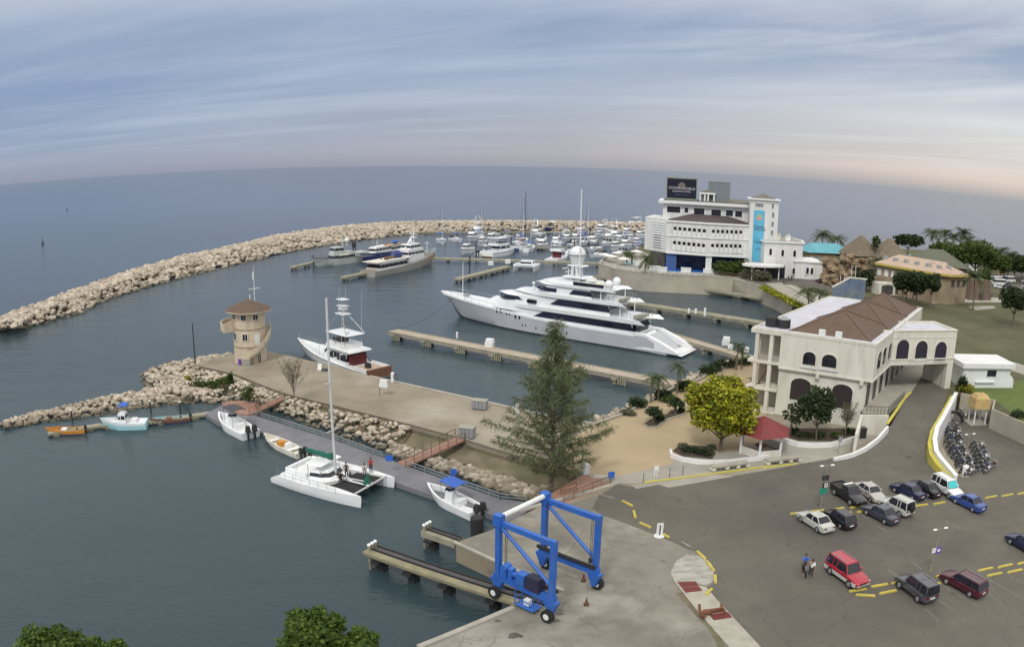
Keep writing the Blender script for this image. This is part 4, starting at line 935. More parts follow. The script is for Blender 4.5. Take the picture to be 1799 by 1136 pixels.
# grey patrol ship, far left of the marina (bow to the left)
def ship_frame(p0, p1):
    a, c = P(*p0, 0), P(*p1, 0); return (a + c) / 2, ang(a, c), (c - a).length
c0, a0, L0 = ship_frame((640, 458), (551, 469))
t = ent('patrol_ship', 'grey-white patrol ship with a round white dome aft, bow to the left', 'ship', (c0.x, c0.y, 0), a0); L = L0 * 1.08
shipg = mat('pale_grey_ship_paint', (.50, .53, .50), .55, (.44, .47, .44), .5, third=(.34, .35, .31), tscale=.5)
hull(t, L, 5.2, 2.1, 3.2, shipg, .6, .1, 2.4, .9, floor=1.9, deckm='grey', stripe=(.0, .08, 'dark'))
cabin(t, -L * .22, L * .16, 1.9, 2.0, 4.2, .5, .1, .1, 1.7, shipg, win=(.15, .5), nm='deckhouse'); cabin(t, -L * .04, L * .14, 1.7, 4.2, 6.0, .5, .3, .1, 1.5, shipg, win=(.35, .8), nm='wheelhouse')
MB().box(-L * .5 + .5, -L * .24, -2.2, 2.2, 1.9, 3.6).build('stern_house', shipg, t)
MB().cyl((-L * .06, 0, 4.2), (-L * .06, 0, 9.2), .28, .2, 8).box(-L * .06 - .3, -L * .06 + .3, -1.4, 1.4, 7.8, 8.0).build('mast', shipg, t)
MB().ball((-L * .13, .2, 8.0), .95, 14, 8).cyl((-L * .13, .2, 6.0), (-L * .13, .2, 7.2), .3, .3, 8).build('radar_dome', 'white', t, True)
mb = MB(); mb.tube([(-L * .24, 0, 3.6), (-L * .27, .2, 7.5), (-L * .2, .4, 8.0)], .18); mb.ball((-L * .26, .2, 6.4), (.9, .7, 1.4), 8, 5); mb.tube([(-L * .24, -.5, 2), (-L * .3, 0, 7)], .1); mb.build('derrick', 'dark', t)
MB().cyl((L * .06, 1.8, 3.2), (-L * .12, 1.8, 3.2), .42, .3, 8).build('dinghy', 'cream', t)
pulpit(t, L, 5.2, 2.1, 3.2, .2, .9, 2.4, .9, n=14)
# blue hulled ship between
c0, a0, L0 = ship_frame((705, 447), (637, 462)); t = ent('blue_ship', 'blue hulled workboat with white house and an orange inflatable on deck', 'ship', (c0.x, c0.y, 0), a0); L = L0 * 1.1
hull(t, L, 5, 2.4, 3.4, 'navy', .6, .1, 2.2, .9, floor=2.1, deckm='grey'); cabin(t, -L * .1, L * .25, 1.9, 2.2, 4.8, .6, .1, .1, 1.6, 'white', win=(.5, .8), nm='wheelhouse')
cabin(t, -L * .4, -L * .1, 2.0, 2.2, 4.4, .1, .1, .1, None, 'white', win=(.4, .75), nm='deckhouse'); MB().box(-L * .42, -L * .05, -2.1, 2.1, 4.4, 4.55).build('boat_deck', 'deck', t)
MB().ball((-L * .3, 0, 5.3), (1.5, 1.0, .7), 10, 6).build('covered_tender', 'bluecanvas', t, True); mb = MB(); mb.cyl((-L * .1, 1, 4.9), (L * .02, 1, 4.9), .35, .3, 8); mb.build('inflatable_boat', 'orange', t)
mb = MB(); mb.cyl((L * .1, 0, 4.8), (L * .12, 0, 8.2), .08, .05, 5); mb.cyl((L * .18, .6, 4.8), (L * .14, .2, 7.2), .06, .05, 5); mb.build('mast', 'white', t)
# grey motor ship (bow to the right)
c0, a0, L0 = ship_frame((650, 486), (762, 463)); t = ent('motor_ship', 'grey hulled expedition ship with white upperworks, crane boom and blue tarpaulin', 'ship', (c0.x, c0.y, 0), a0); L = L0 * 1.06
greyh = mat('grey_brown_hull_paint', (.33, .32, .28), .5, (.29, .28, .25), .4)
hull(t, L, 6.6, 2.0, 4.3, greyh, .8, .09, 2.2, .88, floor=1.9, deckm='deck', stripe=(.0, .07, 'white'))
cabin(t, -L * .42, -L * .05, 2.9, 1.9, 4.3, .4, .1, .1, 2.9, 'white', win=(.25, .72), nm='saloon'); MB().box(-L * .47, L * .0, -3.1, 3.1, 4.3, 4.45).build('boat_deck', 'cream', t)
cabin(t, -L * .02, L * .24, 2.5, 2.4, 6.6, .6, .1, .2, 2.2, 'white', win=(.62, .8), nm='deckhouse'); cabin(t, L * .03, L * .2, 2.0, 6.6, 8.2, .5, .2, .1, 1.8, 'white', win=(.3, .75), nm='wheelhouse')
MB().ball((-L * .10, .2, 5.3), (2.6, 1.7, 1.5), 10, 6).build('tarpaulin', 'navy', t, True); MB().cyl((-L * .3, -1, 5), (-L * .18, -1, 5.1), .5, .35, 8).build('tender', 'wood', t, True)
MB().bar((-L * .0, 0, 6.0), (L * .13, 0, 10.6), .45, .5).build('crane_boom', 'white', t); MB().cyl((L * .15, 0, 8.2), (L * .15, 0, 12.4), .25, .15, 8).bar((L * .15, -1.6, 11.2), (L * .15, 1.6, 11.2), .2, .2).box(L * .13, L * .17, -.9, .9, 10, 10.2).build('mast', 'white', t)
MB().ball((L * .1, 0, 9.0), .7, 10, 6).cyl((L * .1, 0, 8.1), (L * .1, 0, 8.6), .2, .2, 6).build('radar_dome', 'white', t, True)
MB().cyl((L * .36, 0, 4.0), (L * .36, 0, 8.2), .15, .12, 6).bar((L * .36, -1, 7.5), (L * .36, 1, 7.5), .12, .12).build('foremast', 'white', t)
pulpit(t, L, 6.6, 2.0, 4.3, .62, 1.0, 2.2, .88, 'white', 10, .04)

# ------------------------------------------------------------------ near boats
def frame2(stern, bow, z=0): a, c = P(*stern, z), P(*bow, z); return (a + c) / 2, ang(a, c), (c - a).length
# sport fishing yacht at the quay
c0, a0, L0 = frame2((664, 667), (524, 621)); L = L0 * 1.03; Bm = 5.4
t = ent('sport_fishing_yacht', 'white sport fishing yacht with tall tuna tower moored stern-right at the quay', 'yacht', (c0.x - .2, c0.y + 1.2, 0), a0)
hull(t, L, Bm, 1.15, 2.7, 'gel', .6, .12, 2.0, .9, floor=None, stripe=(.1, .16, 'dark'))
MB().box(-L * .495, -L * .30, -Bm * .42, Bm * .42, 1.12, 1.17).build('cockpit_sole', 'peach', t)
mb = MB(); mb.box(-L * .51, -L * .49, -Bm * .45, Bm * .45, .2, 1.72); mb.build('transom', 'wood', t); mb = MB(); mb.box(-L * .49, -L * .3, -Bm * .46, -Bm * .42, 1.0, 1.7); mb.box(-L * .49, -L * .3, Bm * .42, Bm * .46, 1.0, 1.7); mb.build('cockpit_coaming', 'gel', t)
cabin(t, -L * .26, L * .12, 2.3, 1.2, 3.5, 2.6, .3, .35, 1.4, win=(.30, .80)); MB().box(-L * .275, -L * .262, -1.75, 1.75, 1.25, 3.0).build('cockpit_curtain', 'maroon', t)
MB().frus(L * .05, L * .36, 1.6, 1.7, 2.5, 1.6, 0, .3, .5).build('foredeck_trunk', 'gel', t)
MB().frus(-L * .30, L * .02, 2.35, 3.5, 3.75, .2, .1, .0, 2.0).build('flybridge_deck', 'gel', t)
MB().frus(-L * .22, L * .03, 2.1, 3.75, 4.55, .9, .05, .1, 1.5).build('flybridge', 'gel', t); MB().frus(-L * .12, -L * .02, .9, 4.55, 5.1, .3, 0, .05).build('console', 'dark', t)
MB().frus(-L * .25, L * .0, 1.9, 6.1, 6.25, .2, .1, .1).build('hardtop', 'gel', t)
mb = MB()
for x in (-L * .23, -L * .12, -.02 * L):
    for s in (-1, 1): mb.cyl((x, s * 1.9, 4.4), (x, s * 1.75, 6.15), .05, .05, 5)
for s in (-1, 1):
    mb.cyl((-L * .25, s * 2.0, 6.2), (-L * .13, s * .55, 9.3), .055, .055, 5); mb.cyl((L * .0, s * 1.8, 6.2), (-L * .09, s * .55, 9.3), .055, .055, 5)
    mb.cyl((-L * .13, s * .55, 9.3), (-L * .13, s * .5, 11), .045, .045, 5); mb.cyl((-L * .08, s * .55, 9.3), (-L * .08, s * .5, 10.9), .045, .045, 5)
for zz, k in ((7.2, 1.5), (8.2, 1.05)): mb.bar((-L * .2 + (zz - 7) * .4, -k, zz), (-L * .2 + (zz - 7) * .4, k, zz), .05, .05)
mb.build('tuna_tower', 'chrome', t)
MB().box(-L * .16, -L * .06, -.85, .85, 9.25, 9.38).build('tower_platform', 'gel', t); MB().box(-L * .15, -L * .07, -.7, .7, 10.6, 10.7).frus(-L * .14, -L * .08, .5, 10.0, 10.55, .1, .1, .05).build('tower_helm', 'gel', t); MB().box(-L * .15, -L * .07, -.75, .75, 11.7, 11.8).build('tower_roof', 'gel', t)
MB().ball((-L * .20, .9, 6.65), .42, 10, 6).build('radar_dome', 'white', t, True)
antenna(t, [(-L * .2, 2.1, 3.8, 9.5), (-L * .2, -2.1, 3.8, 9.5), (-L * .1, .7, 9.4, 4.5), (-L * .1, -.7, 9.4, 4.5)], 'white', 'outrigger'); pulpit(t, L, Bm, 1.15, 2.7, .5, .8, 2.0, .9, n=9)
MB().frus(-L * .40, -L * .36, .35, 1.17, 2.0, .05, .05, .02).build('fighting_chair', 'black', t)

# catamaran with tall mast (sterns to the left, bows to the right)
c1 = (P(475, 843, 0) + P(635, 893, 0)) / 2; c2 = (P(560, 800, 0) + P(727, 863, 0)) / 2
sA, bA = P(478, 846, 0), P(634, 893, 0); sB, bB = P(556, 806, 0), P(727, 864, 0)
ex = (bA - sA).normalized(); ey = Vector((-ex.y, ex.x, 0)); L = (bA - sA).length; Wd = (bB - bA).dot(ey); org = (sA + bA) / 2 + ey * Wd / 2
off = (bB - bA).dot(ex)
t = ent('sailing_catamaran', 'large white day-charter catamaran with green sail cover and tall mast', 'catamaran', org, math.atan2(ex.y, ex.x))
hw = Wd / 2 - .15
for s in (-1, 1):
    q = MB(); n = 14; rings = []
    for i in range(n + 1):
        k = i / n; x = -L / 2 + L * k; hb = .66 * (min(1, .5 + k * 1.6) if k < .45 else max(.05, 1 - ((k - .45) / .55) ** 2.3)); sh = 1.15 if k > .12 else .55 + .6 * k / .12; y = s * hw
        rings.append([(x, y + hb, sh + .15 * k), (x, y + hb, sh * .6), (x - .12 * k, y + hb * .8, 0), (x - .2 * k, y + hb * .3, -.5), (x - .2 * k, y - hb * .3, -.5), (x - .12 * k, y - hb * .8, 0), (x, y - hb, sh * .6), (x, y - hb, sh + .15 * k)])
    h = q.loft(rings).build('hull', 'gel', t, True)
    MB().frus(-L * .15, L * .22, .42, 1.22, 1.5, .8, .3, .08, .25).build('hull_hatch', 'gel', h)
    mb = MB()
    for k in range(8):
        x = -L * .40 + k * L * .095; mb.cyl((x, s * (hw + .5), 1.1), (x, s * (hw + .5), 1.85), .022, .022, 4)
    mb.tube([(-L * .40, s * (hw + .5), 1.85), (L * .265, s * (hw + .5), 1.85)], .018, 4); mb.tube([(-L * .40, s * (hw + .5), 1.5), (L * .265, s * (hw + .5), 1.5)], .014, 4); mb.build('lifeline', 'chrome', t)
MB().prism([(-L * .40, -hw), (L * .02, -hw), (L * .12, -hw * .3), (L * .12, hw * .3), (L * .02, hw), (-L * .40, hw)], .85, 1.25).build('bridge_deck', 'gel', t)
MB().box(-L * .36, -L * .14, -hw * .62, hw * .62, 1.25, 1.28).build('cockpit_sole', 'white', t)
mb = MB(); mb.box(-L * .38, -L * .14, -hw * .78, -hw * .62, 1.25, 1.7); mb.box(-L * .38, -L * .14, hw * .62, hw * .78, 1.25, 1.7); mb.box(-L * .40, -L * .37, -hw * .7, hw * .7, 1.25, 1.7); mb.build('cockpit_bench', 'gel', t)
cb = MB().frus(-L * .12, L * .08, hw * .72, 1.25, 2.1, .9, .1, .35, hw * .4).build('coachroof', 'gel', t); MB().frus(-L * .12, L * .08, hw * .72, 1.25, 2.1, .9, .1, .35, hw * .4, .012, 1.5, 1.85).build('windows', 'glass', cb)
MB().frus(-L * .17, L * .0, hw * .62, 2.75, 2.86, .3, .1, .1).build('hardtop', 'gel', t)
mb = MB()
for x in (-L * .16, -L * .02):
    for s in (-1, 1): mb.cyl((x, s * hw * .55, 1.6), (x, s * hw * .55, 2.76), .04, .04, 5)
mb.build('hardtop_post', 'chrome', t)
mh = HG(608, 815, 1.3, 515) + 1.3
mb = MB(); mb.cyl((L * .045, 0, 1.2), (L * .045 - .25, .1, mh), .15, .12, 8); mb.build('mast', 'mast', t, True)
mb = MB()
for zz, k in ((6.5, 1.1), (11.8, .9)): mb.bar((L * .04, -k, zz), (L * .04, k, zz), .08, .05)
mb.build('spreader', 'mast', t)
MB().cyl((L * .04, 0, 3.0), (-L * .30, .2, 3.25), .08, .08, 6).build('boom', 'mast', t)
rings = []
for k in range(9):
    q = k / 8; x = L * .035 - (L * .33) * q; r_ = (.42 - .18 * q) * (1 + .12 * math.sin(k * 2.3)); z_ = 3.35 + .02 * q + (.22 if k == 0 else 0)
    rings.append([(x, r_ * .55 * math.cos(a_ * math.pi / 4) + .2 * q, z_ + r_ * math.sin(a_ * math.pi / 4)) for a_ in range(8)])
MB().loft(rings).build('sail_cover', 'green', t, True)
MB().bar((L * .42, -hw, 1.25), (L * .42, hw, 1.25), .14, .16).build('cross_beam', 'mast', t)
mb = MB(); mb.bar((L * .12, -.12, 1.15), (L * .42, -.3, 1.3), .16, .14); mb.bar((L * .12, .3, 1.15), (L * .41, .5, 1.3), .10, .10); mb.build('bow_catwalk', 'gel', t)
netm = mat('dark_trampoline_net', (.02, .02, .022), .95)
MB().prism([(L * .13, -hw * .82), (L * .40, -hw * .9), (L * .40, -.45), (L * .13, -.35)], 1.02, 1.06).build('trampoline_net', netm, t)
MB().prism([(L * .13, hw * .82), (L * .40, hw * .9), (L * .40, .65), (L * .13, .5)], 1.02, 1.06).build('trampoline_net', netm, t)
MB().cyl((L * .38, .05, 1.3), (L * .40, .0, 2.5), .5, .05, 6).build('furled_jib_bag', 'green', t)
mb = MB()
for p in ((L * .42, 0, 1.35), (-L * .2, hw + .4, 1.2), (-L * .2, -hw - .4, 1.2)): mb.cyl(p, (L * .04 - .2, .1, mh * .93), .014, .014, 3)
mb.build('rigging', 'grey', t); MB().cyl((-L * .48, -hw, .6), (-L * .50, -hw, -.3), .05, .05, 4).build('rudder', 'black', t)
CAT = t

# white motorboat with blue bimini
c0, a0, L0 = frame2((838, 908), (752, 866))
t = b_open('motorboat', 'white centre-console motorboat with flat blue sunshade beside the floating dock', 7.2); t.location = (c0.x, c0.y, 0); t.rotation_euler = (0, 0, a0); s = (L0 + .3) / 7.2; t.scale = (s, s * 1.05, s)
for ch in list(bpy.data.objects):
    if ch.parent == t and ch.name.startswith('t_top'): ch.data.materials[0] = M['bluecanvas']
mb = MB(); mb.box(-1.3, .2, -.1, .1, 1.4, 1.45); mb.build('leaning_post', 'chrome', t)
# two white boats at the left end of the floating dock
c0, a0, L0 = frame2((440, 770), (386, 740)); t = b_open('motorboat', 'white motorboat with dark top and black outboards at the left of the floating dock', 7.2); s = (L0 + .3) / 7.2; t.location = (c0.x, c0.y, 0); t.rotation_euler = (0, 0, a0); t.scale = (s, s * 1.1, s)
for ch in list(bpy.data.objects):
    if ch.parent == t and ch.name.startswith('t_top'): ch.data.materials[0] = M['dark']
c0, a0, L0 = frame2((530, 803), (465, 772)); Lh = L0 + .3
t = ent('open_skiff', 'plain white open skiff with an orange box amidships, left of the catamaran', 'skiff', (c0.x, c0.y, 0), a0)
hull(t, Lh, 2.1, .7, .95, 'cream', .3, .1, 2.2, .86, floor=.28, gw=.12)
MB().box(-.3, .5, -.5, .5, .28, .95).build('fuel_box', 'orange', t); mb = MB(); mb.box(Lh * .2, Lh * .26, -.85, .85, .5, .58); mb.box(-Lh * .3, -Lh * .22, -.9, .9, .5, .58); mb.build('thwart', 'white', t); MB().frus(-Lh * .2, -Lh * .12, .4, .3, 1.1, .1, .1, .05).build('console', 'gel', t); outboard(t, -Lh / 2 - .1, .3, .65); outboard(t, -Lh / 2 - .1, -.3, .65)
# cyan cabin boat
c0, a0, L0 = frame2((257, 750), (180, 752)); Lh = L0 * 1.06
t = ent('cabin_boat', 'small white cabin boat with cyan hull by the thin dock', 'fishing boat', (c0.x, c0.y, 0), a0)
hull(t, Lh, 2.8, .95, 1.55, 'lightblue', .4, .12, 2.0, .9, floor=.9, gw=.15, deckm='white', stripe=(.0, .3, 'gel'))
cabin(t, -Lh * .08, Lh * .2, .95, .95, 2.2, .9, .05, .1, .6, win=(.4, .8)); MB().frus(-Lh * .14, Lh * .06, .9, 3.3, 3.42, .1, .1, .05).build('upper_roof', 'bluecanvas', t)
mb = MB()
for x in (-Lh * .12, Lh * .04):
    for s in (-1, 1): mb.cyl((x, s * .8, 2.1), (x, s * .75, 3.3), .03, .03, 5)
mb.build('roof_post', 'chrome', t); MB().box(-Lh * .3, -Lh * .18, -.7, .7, .9, 1.3).build('engine_box', 'white', t)
# orange and wooden fishing boats
for p0, p1, lab, m1, m2 in [((149, 760), (82, 762), 'orange-yellow open fishing boat, farthest left at the thin dock', 'orange', 'orange'), ((333, 738), (265, 745), 'brown wooden fishing boat with blue inside, right of the cyan boat', 'wood', 'lightblue')]:
    c0, a0, L0 = frame2(p0, p1); Lh = L0 * 1.03; t = ent('fishing_boat', lab, 'fishing boat', (c0.x, c0.y, 0), a0, 'open wooden fishing boats')
    hull(t, Lh, 1.9, .6, .95, m1, .3, .08, 2.2, .8, floor=.25, gw=.1, deckm=m2, stripe=(.75, .98, 'navy'))
    mb = MB()
    for k in (-.3, -.05, .22): mb.box(Lh * k, Lh * k + .25, -.8, .8, .42, .5)
    mb.build('thwart', m2, t); MB().box(-.3, .5, -.45, .45, .3, .75).build('gear_box', 'white' if m1 == 'orange' else 'wood', t); outboard(t, -Lh / 2, 0, .55, s=.8)
# ------------------------------------------------------------------ the big motor yacht (bow to the upper left)
YB = 8.6
sw_, bw_ = P(1186, 628, 0), P(836, 561, 0)      # near stern corner and stem at the waterline
ex = (bw_ - sw_).normalized(); ey = Vector((-ex.y, ex.x, 0)); ey = ey if ey.y > 0 else -ey; sw_ = sw_ + ey * YB * .46
ex = (bw_ - sw_).normalized(); YL = (bw_ - sw_).length + 2.5; org = sw_ + ex * (YL / 2 + 2.2)
t = ent('superyacht', 'huge white and silver motor yacht with three decks and a giant white dome', 'yacht', org, math.atan2(ex.y, ex.x))
Y2 = YL / 2
def yw(x):      # half beam of hull at x
    s = (x + Y2) / YL
    return YB / 2 * (.93 + .07 * min(1, s / .3)) if s < .45 else YB / 2 * max(.01, 1 - ((s - .45) / .62) ** 2.3)
def ysh(x):     # sheer height
    s = max(0, (x + Y2) / YL); return 3.0 + 2.5 * max(0, s - .3) ** 1.5 * 1.6 + (.0)
rings = []; n = 26
for i in range(n + 1):
    s = i / n; x = -Y2 + (YL + 5.5) * s
    hb = yw(-Y2 + YL * min(1, s * 1.0)) if s < .98 else .05; sh = ysh(-Y2 + YL * s); k = max(0, (s - .55) / .45) ** 1.6; xw = x - 6.5 * k; hwl = hb * (1 - .45 * k)
    sh_ = sh if s > .075 else .7 + (sh - .7) * (s / .075)
    rings.append([(x, hb, sh_), (x * .5 + xw * .5, hb * .45 + hwl * .55, sh_ * .5), (xw, hwl * .97, .05), (xw, hwl * .5, -1.2), (xw, -hwl * .5, -1.2), (xw, -hwl * .97, .05), (x * .5 + xw * .5, -hb * .45 - hwl * .55, sh_ * .5), (x, -hb, sh_)])
MB().loft(rings).build('hull', 'silver', t, True)
HX = lambda s: -Y2 + (YL + 5.5) * s
mb = MB()
for sd in (1, -1):
    vs = []
    for i in range(n + 1):
        r_ = rings[i]; a_ = Vector(r_[2]); b2_ = Vector(r_[1]); vs += [(a_.x, (a_.y + .02) * sd, .03), (a_.lerp(b2_, .16).x, (a_.lerp(b2_, .16).y + .02) * sd, a_.lerp(b2_, .16).z)]
    mb.add(vs, [(2 * i, 2 * i + 1, 2 * i + 3, 2 * i + 2) for i in range(n)])
mb.build('boot_stripe', 'dark', t)
def plan(x0, x1, hw, nose=.3, hwb=None, k=8, tip=.06, tail=.08):
    """outline of a deck: straight sides, pointed rounded nose at x1, rounded tail"""
    hwb = hwb or hw; L = x1 - x0; right = []
    for i in range(5): q = i / 4 * math.pi / 2; right.append((x0 + tail * L * (1 - math.sin(q)), hwb * (.72 + .28 * math.sin(q)) if i else hwb * .6))
    xs = x1 - nose * L
    for i in range(k + 1): q = i / k; right.append((xs + nose * L * q, hwb * 0 + hw * max(tip, (1 - q ** 2.4))))
    return [(x, -y) for x, y in right] + [(x, y) for x, y in reversed(right)]
def dk_(nm, pl, z0, z1, m='gel', rake=0, back=0, tp=0, parent=None, smooth=True):
    xs = [p[0] for p in pl]; xa, xb = min(xs), max(xs); top = []
    for x, y in pl:
        q = (x - xa) / (xb - xa); top.append((x - rake * q ** 3 + back * (1 - q) ** 3, y - (tp if y > 0 else -tp) if abs(y) > tp else y))
    nn = len(pl); v = [(x, y, z0) for x, y in pl] + [(x, y, z1) for x, y in top]
    b_ = MB(); b_.add(v, [tuple(range(nn - 1, -1, -1)), tuple(range(nn, 2 * nn))] + [(i, (i + 1) % nn, nn + (i + 1) % nn, nn + i) for i in range(nn)]); return b_.build(nm, m, parent or t, smooth)
# main deck floor and bulwark from hull sheer; a white belt runs along the sheer
mb = MB(); vs = []; 
for i in range(3, n + 1): r_ = rings[i]; vs += [(r_[0][0], r_[0][1] * 1.006 + .01, r_[0][2] - .25), (r_[0][0], r_[0][1] * 1.006 + .01, r_[0][2] + .12), (r_[7][0], r_[7][1] * 1.006 - .01, r_[7][2] + .12), (r_[7][0], r_[7][1] * 1.006 - .01, r_[7][2] - .25)]
mb.add(vs, [(4 * i + k, 4 * i + (k + 1) % 4, 4 * (i + 1) + (k + 1) % 4, 4 * (i + 1) + k) for i in range(n - 3) for k in range(4)] + [(0, 3, 2, 1)]); mb.build('sheer_belt', 'gel', t, True)
xs = lambda f: -Y2 + YL * f      # fraction from stern
# level 1 house: dark window ribbon then the white overhang above
main = plan(xs(.13), xs(.80), YB * .475, .35, tip=.25)
dk_('main_house', main, 2.9, 5.15, 'gel', 3.0, .6, .12)
l1w = plan(xs(.13) - .03, xs(.66), YB * .478 + .03, .22, tip=.72); dk_('main_windows', l1w, 3.75, 4.95, 'glassb', 4.0, .8, .1)
up = plan(xs(.085), xs(.83), YB * .50, .40, tip=.12); dk_('upper_deck', up, 5.1, 5.85, 'gel', 1.5, 1.2, -.05)
# solid white wing forward that closes the ribbon
dk_('forward_superstructure', plan(xs(.45), xs(.88), YB * .44, .55, tip=.1), 4.2, 6.5, 'gel', 5.0, 0, .3)
# level 2
dk_('upper_house', plan(xs(.235), xs(.70), YB * .42, .3, tip=.3), 5.8, 8.05, 'gel', 3.5, .5, .18); dk_('upper_windows', plan(xs(.235) - .03, xs(.56), YB * .425 + .03, .25, tip=.68), 6.55, 7.75, 'glassb', 3.4, .6, .14)
dk_('bridge_deck', plan(xs(.165), xs(.70), YB * .455, .4, tip=.2), 8.0, 8.65, 'gel', 1.5, 1.2, -.02)
dk_('forward_shoulder', plan(xs(.50), xs(.77), YB * .40, .55, tip=.25), 6.3, 7.6, 'gel', 3.0, .0, .25)
dk_('forward_windows', plan(xs(.62), xs(.785), YB * .405, .55, tip=.3), 6.35, 7.2, 'glassb', 2.0, 1.6, .2)
dk_('forward_roof', plan(xs(.50), xs(.785), YB * .385, .5, tip=.2), 7.25, 7.7, 'gel', 2.6, 0, .25)
# level 3
dk_('bridge_house', plan(xs(.32), xs(.60), YB * .36, .4, tip=.3), 8.6, 10.4, 'gel', 2.5, .5, .15); dk_('bridge_windows', plan(xs(.475), xs(.60) + .03, YB * .365, .8, tip=.3), 9.0, 9.75, 'glassb', 1.7, .0, .12); dk_('salon_windows', plan(xs(.32) - .03, xs(.45), YB * .365 + .02, .3, tip=.6), 9.0, 9.9, 'glassb', 2.0, .4, .1)
dk_('sun_deck', plan(xs(.215), xs(.60), YB * .40, .38, tip=.25), 10.35, 10.9, 'gel', 2.0, 1.0, -.02)
dk_('sun_deck_coaming', plan(xs(.33), xs(.57), YB * .36, .4, tip=.2), 10.9, 11.5, 'gel', 2.5, .3, .2)
MB().box(xs(.27), xs(.40), -YB * .385, -YB * .37, 10.95, 11.6).box(xs(.27), xs(.40), YB * .37, YB * .385, 10.95, 11.6).build('sun_deck_screen', 'glassb', t)
# mast with giant dome
mb = MB()
for s in (-1, 1): mb.cyl((xs(.41), s * .9, 11.4), (xs(.415), s * .9, 14.4), .3, .3, 8); mb.cyl((xs(.435), s * .9, 11.4), (xs(.43), s * .9, 14.4), .3, .3, 8)
mb.build('mast_column', 'gel', t, True)
MB().frus(xs(.37), xs(.48), 2.1, 12.1, 12.3, .9, .6, .1, 1.0).build('mast_platform', 'gel', t); MB().frus(xs(.385), xs(.46), 1.4, 14.3, 14.5, .5, .3, .05, .8).build('dome_platform', 'gel', t)
MB().cyl((xs(.422), 0, 14.5), (xs(.422), 0, 16.3), 1.05, 1.66, 20).cyl((xs(.422), 0, 16.3), (xs(.422), 0, 16.5), 1.68, 1.7, 20).ball((xs(.422), 0, 16.6), 1.7, 22, 8, 0.0).build('giant_dome', 'gel', t, True)
MB().cyl((xs(.422), 0, 16.42), (xs(.422), 0, 16.5), 1.73, 1.73, 22).build('dome_seam', 'grey', t, True)
mb = MB(); mb.bar((xs(.46), -1.1, 13.0), (xs(.46), 1.1, 13.0), .2, .2); mb.bar((xs(.475), -.9, 13.6), (xs(.475), .9, 13.6), .2, .2); mb.cyl((xs(.46), 0, 12.3), (xs(.46), 0, 13.6), .15, .1, 6); mb.build('radar', 'white', t)
zt = HG(1038, 500, 0, 333); pp = None
lx = xs(.395); zt = 12
while proj(t.matrix_basis @ Vector((lx, 1.4, zt)))[1] > 334: zt += .25
MB().cyl((lx, 1.4, 11), (lx, 1.4, zt), .16, .11, 6).build('whip_mast', 'white', t)
for x, y, z, r_ in ((xs(.275), -YB * .30, 11.7, .85), (xs(.255), YB * .30, 11.7, .9), (xs(.60), 1.5, 10.0, .35)):
    MB().ball((x, y, z), r_, 14, 8, -.7).cyl((x, y, z - 1.1), (x, y, z - .5), r_ * .45, r_ * .75, 12).build('satellite_dome', 'gel', t, True)
mb = MB()
for k in range(5): mb.ball((xs(.40) + k * .7, -YB * .3, 11.5), .32, 8, 5)
mb.build('life_raft', 'white', t, True)
mb = MB()
for k in range(7): mb.cyl((xs(.30) + k * .55, (-1) ** k * 1.1, 10.9), (xs(.30) + k * .55, (-1) ** k * 1.1, 11.35), .22, .22, 6)
mb.box(xs(.29), xs(.37), -1.9, 1.9, 10.9, 11.3); mb.build('sunbed', 'cream', t)
mb = MB(); mb.frus(xs(.34), xs(.43), .8, 11.6, 12.2, .5, .3, .1).build('tender', 'white', t)
# aft deck rails, furniture, stanchions
def arail(x0, hwz, z, nm='aft_rail'):
    mb = MB(); pts = [Vector((x0 + 3.5, -hwz, z)), Vector((x0 + .9, -hwz, z)), Vector((x0 + .2, -hwz * .6, z)), Vector((x0 + .2, hwz * .6, z)), Vector((x0 + .9, hwz, z)), Vector((x0 + 3.5, hwz, z))]
    for a_, c_ in zip(pts[:-1], pts[1:]):
        for k in range(4): p = a_.lerp(c_, k / 3); mb.cyl(p, p + Vector((0, 0, .95)), .03, .03, 4)
    mb.tube([p + Vector((0, 0, .95)) for p in pts], .035, 4); mb.tube([p + Vector((0, 0, .5)) for p in pts], .02, 4); return mb.build(nm, 'chrome', t)
arail(xs(.10), YB * .44, 5.85); arail(xs(.18), YB * .40, 8.65)
for x, hw_, z0, z1 in ((xs(.145), YB * .40, 3.0, 5.1), (xs(.20), YB * .36, 5.85, 8.0), (xs(.24), YB * .33, 8.65, 10.4), (xs(.285), YB * .33, 8.65, 10.4)):
    for s in (-1, 1): MB().cyl((x, s * hw_, z0), (x, s * hw_, z1), .1, .1, 6).build('pillar', 'gel', t)
MB().box(xs(.135), xs(.17), -2.6, 2.6, 3.0, 5.1).build('aft_saloon_doors', 'glass', t)
for q_ in ((xs(.13), xs(.155), -2.0, 2.0, 5.85, 6.25), (xs(.205), xs(.225), -1.6, 1.6, 8.65, 9.0)): MB().box(*q_).build('deck_sofa', 'walk', t)
